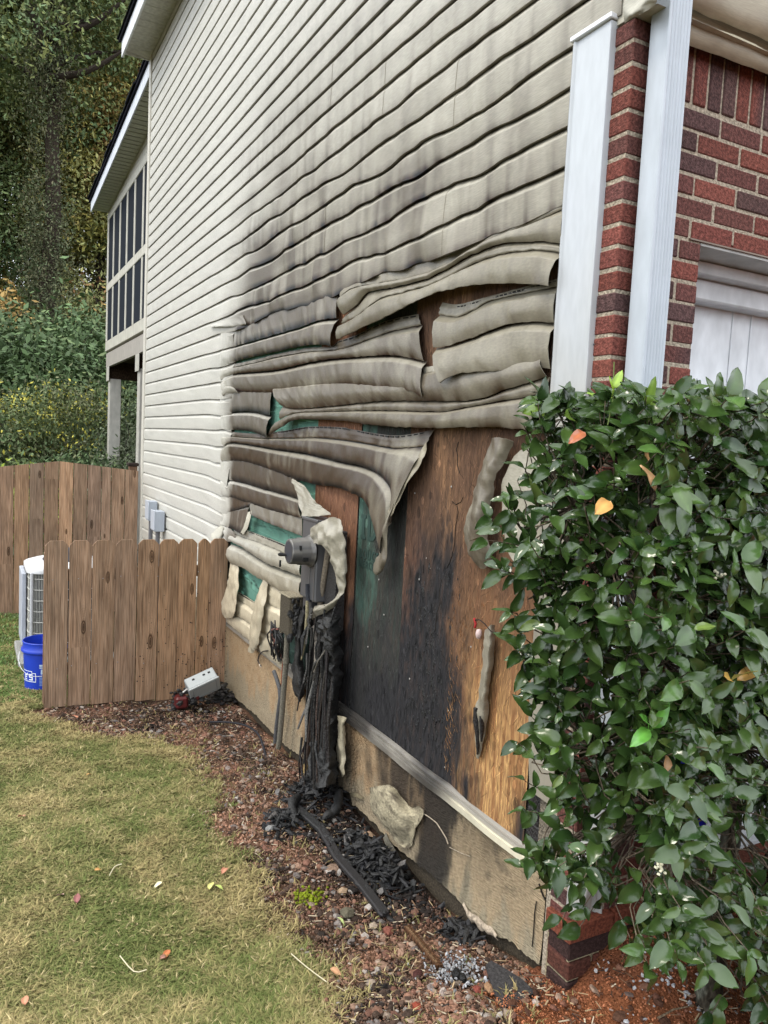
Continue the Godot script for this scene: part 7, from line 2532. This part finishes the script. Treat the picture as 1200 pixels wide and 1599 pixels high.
		var young: bool = s[3] < 0.05 and rng.randf() < 0.035
		for k in pairs:
			var u := 1.0 - 0.36 * k
			var at := p.lerp(e, maxf(u, 0.05))
			for sg in [-1.0, 1.0]:
				if rng.randf() < 0.12:
					continue
				var ax := side if k % 2 == 0 else side.cross(d).normalized()
				var f: Vector3 = (ax * sg * 0.9 + d * rng.randf_range(0.3, 0.9) + Vector3(0, -0.15, 0) + Vector3(rng.randf_range(-1, 1), rng.randf_range(-1, 1), rng.randf_range(-1, 1)) * 0.25).normalized()
				# blades lie roughly level, or face out of the hedge
				var up := (Vector3(-0.1, 0.7, 0.8) + Vector3(rng.randf_range(-1, 1), rng.randf_range(-0.6, 0.6), rng.randf_range(-1, 1)) * 0.55)
				var xx := up.cross(f).normalized()
				var yy := f.cross(xx).normalized()
				var ln := rng.randf_range(0.030, 0.080) * (1.0 - 0.25 * float(young and k == 0))
				var c := Color(0.018, 0.042, 0.011).lerp(Color(0.052, 0.092, 0.021), rng.randf())
				var r := rng.randf()
				if r < 0.06:
					c = Color(0.055, 0.11, 0.026)
				elif r < 0.068:
					c = Color(0.10, 0.145, 0.035)
				elif r < 0.069:
					c = Color(0.38, 0.22, 0.10)
				if young and k == 0:
					c = Color(0.17, 0.28, 0.045) if rng.randf() < 0.7 else Color(0.22, 0.10, 0.04)
				if s[0].y > 1.78 and rng.randf() < 0.03:
					c = Color(0.16, 0.06, 0.03) if s[0].x > -0.2 else Color(0.15, 0.24, 0.04)
				leaves.append([Transform3D(Basis(xx, yy, f) * Basis.from_scale(Vector3(ln * rng.randf_range(0.85, 1.15), ln, ln)), at - o), c])
	obj("twigs", tw, M.bark, hg).set_meta("kind", "stuff")
	# single leaves one remembers: dry tan ones at the left edge and the bright shoots
	var special := [[Vector3(-0.47, 1.735, -1.20), Vector3(0.35, -0.75, 0.5), 0.075, Color(0.55, 0.33, 0.17)], [Vector3(-0.53, 1.655, -1.22), Vector3(-0.75, -0.2, 0.4), 0.08, Color(0.50, 0.27, 0.09)], [Vector3(-0.56, 1.80, -1.28), Vector3(-0.7, -0.2, 0.3), 0.06, Color(0.30, 0.10, 0.045)], [Vector3(-0.47, 1.88, -1.3), Vector3(-0.2, 0.9, 0.2), 0.05, Color(0.22, 0.34, 0.03)], [Vector3(-0.47, 1.90, -1.3), Vector3(0.35, 0.8, 0.2), 0.05, Color(0.24, 0.36, 0.04)], [Vector3(-0.22, 1.26, -1.12), Vector3(0.1, 0.6, 0.7), 0.07, Color(0.36, 0.34, 0.08)], [Vector3(-0.22, 1.26, -1.12), Vector3(-0.8, 0.4, 0.4), 0.07, Color(0.42, 0.27, 0.07)], [Vector3(-0.20, 1.26, -1.12), Vector3(0.7, 0.5, 0.3), 0.07, Color(0.40, 0.24, 0.07)], [Vector3(-0.40, 1.15, -1.18), Vector3(-0.5, 0.6, 0.3), 0.075, Color(0.07, 0.20, 0.03)], [Vector3(-0.40, 1.15, -1.18), Vector3(-0.8, -0.1, 0.3), 0.075, Color(0.08, 0.22, 0.035)], [Vector3(-0.39, 1.15, -1.18), Vector3(0.3, 0.8, 0.3), 0.07, Color(0.07, 0.20, 0.03)], [Vector3(-0.10, 1.44, -1.12), Vector3(0.1, -0.9, 0.35), 0.085, Color(0.16, 0.20, 0.03)]]
	for s in special:
		var f: Vector3 = s[1].normalized()
		var xx := Vector3(0.1, 0.8, 0.6).cross(f).normalized()
		var ob := obj("leaf", leaf_mb(s[3], 0.42, 0.22, rng), M.gloss_leaf, hg)
		ob.transform = Transform3D(Basis(xx, f.cross(xx), f) * Basis.from_scale(Vector3.ONE * s[2]), s[0] - o)
	# the flower clusters
	b = MB.new()
	for c in [Vector3(-0.40, 0.86, -1.12), Vector3(0.10, 0.36, -1.10), Vector3(0.06, 1.06, -1.12), Vector3(-0.28, 1.50, -1.13), Vector3(0.02, 1.80, -1.15)]:
		for i in 12:
			b.col = Color(0.58, 0.56, 0.40)
			b.rock(c + Vector3(rng.randfn(), rng.randfn(), rng.randfn()) * 0.008 - o, Vector3.ONE * 0.004, rng)
	stuff(obj("blossom", b, M.plain, hg))
	# one bright shoot rising from the top left
	b = MB.new()
	b.col = Color(0.12, 0.16, 0.04)
	b.tube([Vector3(-0.475, 1.82, -1.3) - o, Vector3(-0.465, 1.87, -1.3) - o, Vector3(-0.47, 1.96, -1.3) - o], 0.0015, 5)
	obj("shoot", b, M.plain, hg)
	# the leaves nearest to the eye in the frame are parts of their own, the rest one mass
	var rank := []
	var inv := cam_basis.orthonormalized().inverse()
	for i in leaves.size():
		var p: Vector3 = inv * (leaves[i][0].origin + o - cam_at)
		var ok: bool = p.z < -0.2 and absf(p.x / p.z) < 0.5 and absf(p.y / p.z) < 0.66
		rank.append([p.length() + (0.0 if ok else 50.0), i])
	rank.sort_custom(func(a, d): return a[0] < d[0])
	var shapes := []
	for i in 8:
		shapes.append(leaf_mb(Color(1, 1, 1), rng.randf_range(0.42, 0.56), rng.randf_range(0.05, 0.4), rng))
	var tints := []
	for i in 10:
		tints.append({})
	var cache := {}
	var xf := []
	var cl := []
	for k in rank.size():
		var it: Array = leaves[rank[k][1]]
		if k < 285:
			var c: Color = it[1]
			var key := "%d_%d_%d_%d" % [k % 8, int(c.r * 40), int(c.g * 40), int(c.b * 30)]
			if not cache.has(key):
				var mb := MB.new()
				var src: MB = shapes[k % 8]
				mb.v = src.v; mb.n = src.n; mb.t = src.t; mb.ix = src.ix
				mb.c = src.c.duplicate()
				for q in mb.c.size():
					mb.c[q] = Color(src.c[q].r * c.r, src.c[q].g * c.g, src.c[q].b * c.b)
				cache[key] = mb.mesh()
			obj("leaf", cache[key], M.gloss_leaf, hg).transform = it[0]
		else:
			xf.append(it[0])
			cl.append(it[1])
	copies("foliage", shapes[0].mesh(), M.gloss_leaf, xf, cl, hg)
	# blue plastic sheet caught behind the hedge
	b = net([[Vector3(0.36, 0.86, -1.74), Vector3(0.42, 0.88, -1.72), Vector3(0.50, 0.84, -1.73)], [Vector3(0.34, 0.72, -1.70), Vector3(0.42, 0.70, -1.66), Vector3(0.54, 0.72, -1.70)], [Vector3(0.38, 0.55, -1.71), Vector3(0.44, 0.56, -1.67), Vector3(0.50, 0.52, -1.70)], [Vector3(0.36, 0.40, -1.70), Vector3(0.45, 0.36, -1.65), Vector3(0.56, 0.40, -1.69)]], 18, 26, 40.0, 0.0, 0.0)
	for i in b.c.size():
		b.c[i] = Color(0.01, 0.012, 0.5)
	tag(obj("blue_sheet", b, M.blue_plastic), "crumpled bright blue plastic sheet behind the hedge", "plastic sheet")

# ------------------------------------------------------------------ trees and shrubs behind
func leaf_spray(rng: RandomNumberGenerator, n: int, spread: float, size: float) -> MB:
	# a handful of small leaves, pointing every way
	var b := MB.new()
	for i in n:
		var c := Vector3(rng.randfn(), rng.randfn(), rng.randfn()) * spread
		var X := Basis.from_euler(Vector3(rng.randf() * TAU, rng.randf() * TAU, rng.randf() * TAU))
		var s := size * rng.randf_range(0.7, 1.3)
		var k := rng.randf_range(0.75, 1.2)
		b.col = Color(k, k, k)
		b.face([c + X * Vector3(0, 0, -s), c + X * Vector3(s * 0.42, 0.1 * s, 0), c + X * Vector3(0, 0, s), c + X * Vector3(-s * 0.42, 0.1 * s, 0)], X.y)
	return b

func limb(b: MB, a: Vector3, d: Vector3, r0: float, r1: float, rng: RandomNumberGenerator, sag := 0.0, wob := 0.018) -> Array:
	var q := []
	var rad := []
	var n := 9
	for i in n + 1:
		var u := float(i) / n
		q.append(a.lerp(d, u) + Vector3(rng.randf_range(-1, 1), rng.randf_range(-0.5, 0.5), rng.randf_range(-1, 1)) * a.distance_to(d) * wob + Vector3(0, sag * sin(PI * u), 0))
		rad.append(lerpf(r0, r1, u))
	b.tube(q, rad, 8)
	return q

func tree(label: String, at: Vector3, h: float, r: float, spread: float, low: float, pal: Array, n: int, rng: RandomNumberGenerator, spray: Mesh, ivy := 0) -> Node3D:
	var t := thing("forest_tree", label, "tree", at, "trees at the edge of the wood")
	var b := MB.new()
	b.col = Color(0.11, 0.088, 0.068)
	limb(b, Vector3(0, -0.4, 0), Vector3(rng.randf_range(-0.5, 0.5), h * 0.97, rng.randf_range(-0.5, 0.5)), r, r * 0.25, rng, 0.0, 0.005)
	obj("trunk", b, M.bark, t)
	var tips := []
	for i in 9:
		b = MB.new()
		b.col = Color(0.11, 0.09, 0.075)
		var y := lerpf(maxf(low, h * 0.3), h * 0.9, (i + rng.randf()) / 9.0)
		var a := rng.randf() * TAU
		var e := Vector3(cos(a) * spread * 0.8, y + spread * rng.randf_range(0.1, 0.6), sin(a) * spread * 0.8)
		tips.append_array(limb(b, Vector3(0, y, 0), e, r * 0.4, r * 0.07, rng, 0.2).slice(3))
		obj("limb", b, M.bark, t)
	var xf := []
	var cl := []
	var clumps := []
	for i in 120:
		var u := rng.randf()
		var y := lerpf(low, h, pow(u, 0.85))
		var rr := spread * sqrt(rng.randf()) * (1.0 - 0.55 * pow((y - low) / (h - low), 2.0))
		var a := rng.randf() * TAU
		clumps.append([Vector3(cos(a) * rr, y, sin(a) * rr), pal[rng.randi() % pal.size()], rng.randf_range(0.35, 0.85)])
	for p in tips:
		clumps.append([p, pal[rng.randi() % pal.size()], 0.5])
	for i in n:
		var c: Array = clumps[rng.randi() % clumps.size()]
		var p: Vector3 = c[0] + Vector3(rng.randfn(), rng.randfn() * 0.7, rng.randfn()) * c[2]
		if p.y < 0.2:
			continue
		var s := rng.randf_range(0.75, 1.35)
		xf.append(Transform3D(Basis.from_euler(Vector3(rng.randf() * TAU, rng.randf() * TAU, 0)) * Basis.from_scale(Vector3(s, s, s)), p))
		cl.append((c[1] as Color).lerp(pal[rng.randi() % pal.size()], 0.25) * rng.randf_range(0.8, 1.2))
	for i in ivy:
		# ivy and creepers round the trunk
		var y := rng.randf_range(0.3, h * 0.75)
		var a := rng.randf() * TAU
		var rr := r * rng.randf_range(0.9, 1.5) + 0.6 * pow(rng.randf(), 5.0)
		var bare := 1.0 - 0.75 * exp(-pow((y - 7.5) / 1.5, 2.0))
		if rng.randf() > bare:
			continue
		var s := rng.randf_range(0.45, 0.8)
		xf.append(Transform3D(Basis.from_euler(Vector3(rng.randf() * TAU, rng.randf() * TAU, 0)) * Basis.from_scale(Vector3(s, s, s)), Vector3(cos(a) * rr, y, sin(a) * rr)))
		cl.append(Color(0.085, 0.12, 0.055).lerp(Color(0.17, 0.13, 0.08), 0.6 * rng.randf()) * rng.randf_range(0.7, 1.3))
	copies("crown", spray, M.soft_leaf, xf, cl, t)
	return t

func build_forest() -> void:
	var rng := RandomNumberGenerator.new()
	rng.seed = 99
	var spray := leaf_spray(rng, 8, 0.21, 0.070).mesh()
	var fine := leaf_spray(rng, 7, 0.10, 0.035).mesh()
	var G := [Color(0.115, 0.169, 0.068), Color(0.149, 0.203, 0.074), Color(0.095, 0.155, 0.068), Color(0.216, 0.243, 0.081)]
	var Y := [Color(0.163, 0.216, 0.078), Color(0.488, 0.459, 0.127), Color(0.516, 0.405, 0.127), Color(0.232, 0.257, 0.085), Color(0.516, 0.540, 0.227)]
	var O := [Color(0.175, 0.216, 0.078), Color(0.488, 0.351, 0.127), Color(0.372, 0.189, 0.085), Color(0.128, 0.189, 0.078), Color(0.511, 0.432, 0.185)]
	var gy := func(x: float, z: float) -> Vector3: return Vector3(x, ground_y(x, z), z)
	tree("big vine-covered tree with a thick dark trunk, tallest and nearest of the wood", gy.call(0.05, -25.0), 19.0, 0.30, 3.2, 8.5, G, 3600, rng, spray, 4500)
	tree("dark green tree left of the vine-covered one", gy.call(-2.9, -29.5), 16.0, 0.2, 3.0, 1.2, G, 15000, rng, spray)
	tree("yellowing tree behind the vine-covered one to its right", gy.call(2.2, -30.0), 17.0, 0.2, 3.2, 1.5, Y, 15000, rng, spray)
	tree("orange-tinged tree above the porch roof", gy.call(4.6, -29.0), 16.0, 0.2, 3.0, 2.5, O, 12000, rng, spray)
	tree("yellow-leaved tree behind the dark green one at left", gy.call(-1.2, -33.0), 18.0, 0.22, 3.4, 1.0, Y, 17000, rng, spray)
	tree("tall green tree far back between the two yellow ones", gy.call(1.4, -37.0), 20.0, 0.25, 3.8, 1.0, G, 17000, rng, spray)
	tree("green and orange tree far back at right", gy.call(5.0, -34.0), 19.0, 0.22, 3.6, 1.0, O, 11000, rng, spray)
	tree("green tree far back at left", gy.call(-4.8, -33.0), 18.0, 0.22, 3.6, 1.0, G, 11000, rng, spray)
	tree("outermost yellow tree at left of the wood", gy.call(-6.5, -27.0), 15.0, 0.2, 3.0, 2.5, Y, 3600, rng, spray)
	tree("outermost green tree hidden behind the house", gy.call(8.0, -29.0), 17.0, 0.2, 3.4, 2.5, G, 3000, rng, spray)
	var vt: Node3D = get_node("forest_tree")
	for q in [[Vector3(0.0, 11.2, 0.1), Vector3(0.95, 10.6 + 0.6, 0.3), Vector3(2.1, 12.3, 0.5)], [Vector3(0.0, 10.3, 0.1), Vector3(-0.5, 11.3, 0.3), Vector3(-1.1, 12.8, 0.4)], [Vector3(0.0, 9.6, 0.2), Vector3(1.0, 9.9, 0.6), Vector3(1.9, 10.6, 0.8)]]:
		var lb := MB.new()
		lb.col = Color(0.10, 0.082, 0.066)
		var pts := []
		for i in 9:
			pts.append(cat(q, i / 8.0))
		lb.tube(pts, [0.13, 0.12, 0.11, 0.10, 0.09, 0.08, 0.065, 0.05, 0.03], 8)
		obj("limb", lb, M.bark, vt)
	# shrubs on the bank
	var sh := [[-2.4, -15.2, 1.5, 1.9, 0, "dark rounded shrub at the left behind the tall fence"], [-0.6, -15.8, 1.7, 2.2, 1, "broad shrub dotted with yellow leaves behind the tall fence"], [0.9, -14.8, 1.2, 1.7, 2, "grey-green feathery shrub beside the porch posts"], [1.9, -16.0, 1.6, 2.3, 2, "tall grey-green shrub behind the porch posts"], [-1.5, -12.6, 0.8, 1.1, 3, "low bright yellow-green shrub peeping over the fence at left"], [-0.3, -13.2, 0.9, 1.25, 0, "low dark green shrub just over the fence"], [0.55, -12.7, 0.7, 1.05, 2, "low grey-green shrub next to the nearer porch post"], [3.4, -17.0, 1.9, 2.4, 0, "large dark shrub under the porch"], [-1.2, -19.0, 2.2, 3.0, 0, "big dark thicket at the foot of the vine-covered tree"], [1.4, -20.0, 2.2, 3.4, 0, "big dark thicket right of the vine-covered tree"], [-3.9, -18.0, 2.0, 3.0, 0, "big dark thicket at the far left"], [0.3, -22.5, 2.2, 2.9, 0, "tall thicket wrapped round the vine tree's foot"], [2.9, -23.5, 2.2, 4.2, 4, "tall brownish thicket right of the vine tree"], [-2.3, -23.8, 2.0, 4.0, 4, "tall brownish thicket left of the vine tree"]]
	for s in sh:
		var at: Vector3 = gy.call(s[0], s[1])
		var t := thing("shrub", s[5], "shrub", at, "shrubs behind the tall fence")
		var b := MB.new()
		for i in 14:
			b.col = Color(0.11, 0.10, 0.085) * rng.randf_range(0.6, 1.8)
			var a := rng.randf() * TAU
			limb(b, Vector3(rng.randf_range(-0.3, 0.3), -0.1, rng.randf_range(-0.3, 0.3)), Vector3(cos(a) * s[2] * 0.9, s[3] * rng.randf_range(0.6, 1.12), sin(a) * s[2] * 0.9), 0.018, 0.005, rng, 0.15)
		obj("stems", b, M.bark, t)
		var xf := []
		var cl := []
		var pal: Array = [[Color(0.084, 0.137, 0.054), Color(0.119, 0.166, 0.069), Color(0.069, 0.113, 0.048)], [Color(0.105, 0.142, 0.058), Color(0.140, 0.179, 0.069), Color(0.155, 0.166, 0.083)], [Color(0.168, 0.202, 0.122), Color(0.211, 0.237, 0.156), Color(0.119, 0.166, 0.083)], [Color(0.364, 0.451, 0.069), Color(0.252, 0.344, 0.058), Color(0.155, 0.225, 0.058)], [Color(0.140, 0.148, 0.048), Color(0.211, 0.142, 0.058), Color(0.105, 0.131, 0.048), Color(0.364, 0.237, 0.078)]][s[4]]
		var clumps := []
		for i in 46:
			var a := rng.randf() * TAU
			var e := asin(clampf(rng.randf_range(-0.2, 1.0), -1, 1))
			var k := rng.randf_range(0.62, 1.0)
			clumps.append([Vector3(cos(a) * cos(e) * s[2] * k, s[3] * (0.25 + 0.72 * sin(e) * k), sin(a) * cos(e) * s[2] * k), pal[rng.randi() % pal.size()], rng.randf_range(0.14, 0.32)])
		var near: bool = s[1] > -17.5
		var cnt_: int = (5200 if near else 4500)
		for i in cnt_:
			var c: Array = clumps[rng.randi() % clumps.size()]
			var p: Vector3 = c[0] + Vector3(rng.randfn(), rng.randfn() * 0.7, rng.randfn()) * c[2] * (1.0 if near else 1.7)
			var z := rng.randf_range(0.7, 1.3)
			xf.append(Transform3D(Basis.from_euler(Vector3(rng.randf() * TAU, rng.randf() * TAU, 0)) * Basis.from_scale(Vector3(z, z, z)), p))
			var col: Color = c[1] * rng.randf_range(0.6, 1.4)
			if s[4] == 1 and p.y > s[3] * 0.45 and n_mid.get_noise_3d(p.x * 2.0, p.y * 2.0, p.z * 2.0) > 0.22 and rng.randf() < 0.6:
				col = Color(0.46, 0.42, 0.07) * rng.randf_range(0.8, 1.2)
			cl.append(col)
		copies("foliage", fine if near else spray, M.soft_leaf, xf, cl, t)
	# leaf litter of the bank
	var xf := []
	var cl := []
	for i in 6000:
		var x := rng.randf_range(-6, 7)
		var z := rng.randf_range(-27, -10.5)
		xf.append(Transform3D(Basis.from_euler(Vector3(rng.randf() * TAU, rng.randf() * TAU, 0)) * Basis.from_scale(Vector3.ONE * rng.randf_range(0.6, 1.2)), Vector3(x, ground_y(x, z) + 0.08, z)))
		cl.append([Color(0.04, 0.075, 0.03), Color(0.06, 0.09, 0.03), Color(0.11, 0.08, 0.04)][rng.randi() % 3] * rng.randf_range(0.6, 1.3))
	copies("ground_cover", spray, M.soft_leaf, xf, cl)

# ------------------------------------------------------------------ grass
func build_grass() -> void:
	var rng := RandomNumberGenerator.new()
	rng.seed = 111
	var b := MB.new()
	for i in 7:
		var a := rng.randf() * TAU
		var p := Vector3(cos(a), 0, sin(a)) * rng.randf_range(0.0, 0.014)
		var h := rng.randf_range(0.012, 0.028)
		var d := Vector3(cos(a + rng.randf_range(-1, 1)), 0, sin(a + rng.randf_range(-1, 1)))
		var w := Vector3(-d.z, 0, d.x) * 0.0016
		var k := rng.randf_range(0.75, 1.2)
		b.col = Color(k, k, k)
		var m := p + Vector3(0, h * 0.7, 0) + d * h * 0.35
		var t := p + Vector3(0, h * 0.95, 0) + d * h * 1.1
		b.face([p - w, p + w, m + w * 0.8, m - w * 0.8], d + Vector3(0, 0.4, 0))
		b.face([m - w * 0.8, m + w * 0.8, t], d + Vector3(0, 0.6, 0))
	var tuft := b.mesh()
	var xf := []
	var cl := []
	var n := 0
	var tries := 0
	while n < 165000 and tries < 700000:
		tries += 1
		var z := -1.4 - 8.0 * pow(rng.randf(), 1.6)
		var x := rng.randf_range(-3.2, 0.0)
		if x < -1.75 - 0.12 * (-z) :
			continue
		if z < -5.7 and x > -0.9:
			continue
		var e := dirt_edge(z) + 0.14 * n_mid.get_noise_2d(x * 2.0, z * 2.0) + 0.05 * n_fin.get_noise_2d(x, z)
		var ins := 1.0 - sm(e - 0.14, e + 0.12, x)
		if z < -5.72:
			ins = 0.8 - 0.5 * sm(0.1, 0.4, n_mid.get_noise_2d(x * 1.2, z * 1.2))
		if rng.randf() > ins:
			if rng.randf() > 0.010 * (1.0 if x < -0.15 else 0.2):
				continue
		n += 1
		var a := n_mid.get_noise_2d(x * 1.6 + 30.0, z * 1.6)
		var a2 := n_mid.get_noise_2d(x * 5.0, z * 5.0 + 9.0)
		var dry := clampf(0.39 + 0.75 * a + 0.45 * a2 + 0.35 * sm(-0.25, 0.05, x - e), 0, 1)
		var c := Color(0.125, 0.155, 0.045).lerp(Color(0.35, 0.28, 0.13), clampf(dry + rng.randf_range(-0.35, 0.35), 0, 1))
		if rng.randf() < 0.05:
			c = Color(0.46, 0.38, 0.20)
		if z < -5.9 and rng.randf() < 0.3:
			c = Color(0.10, 0.20, 0.045)
		var s := rng.randf_range(0.55, 1.15) * (1.0 + 0.35 * a2)
		xf.append(Transform3D(Basis(Vector3.UP, rng.randf() * TAU) * Basis.from_scale(Vector3(s * 1.1, s * rng.randf_range(0.6, 1.1), s * 1.1)), on_ground(x, z, -0.004)))
		cl.append(c * rng.randf_range(0.75, 1.25))
	for i in 60000:
		# the lawn goes on to the left of the frame
		var z := rng.randf_range(-9.0, 0.5)
		var x := rng.randf_range(-6.0, -1.75)
		if x > -1.75 - 0.12 * (-z) and z < -1.4:
			continue
		var dry := clampf(0.39 + 0.75 * n_mid.get_noise_2d(x * 1.6 + 30.0, z * 1.6) + rng.randf_range(-0.35, 0.35), 0, 1)
		var s := rng.randf_range(1.0, 1.9)
		xf.append(Transform3D(Basis(Vector3.UP, rng.randf() * TAU) * Basis.from_scale(Vector3(s * 1.2, s * 0.7, s * 1.2)), on_ground(x, z, -0.004)))
		cl.append(Color(0.125, 0.155, 0.045).lerp(Color(0.35, 0.28, 0.13), dry) * rng.randf_range(0.75, 1.25))
	copies("lawn_grass", tuft, M.grass_blade, xf, cl)
	# broad weeds by the bucket and at the tall fence's foot
	xf = []
	cl = []
	var wd := leaf_spray(rng, 6, 0.014, 0.016).mesh()
	for i in 1500:
		var x := rng.randf_range(-2.4, -0.9)
		var z := rng.randf_range(-9.2, -5.9)
		if rng.randf() > sm(-0.1, 0.35, n_mid.get_noise_2d(x * 1.5 + 5.0, z * 1.5)) + (0.9 if z < -8.9 else 0.0):
			continue
		xf.append(Transform3D(Basis(Vector3.UP, rng.randf() * TAU), on_ground(x, z, 0.03 * rng.randf())))
		cl.append(Color(0.09, 0.19, 0.04).lerp(Color(0.22, 0.27, 0.12), rng.randf()))
	copies("broadleaf_weeds", wd, M.soft_leaf, xf, cl)
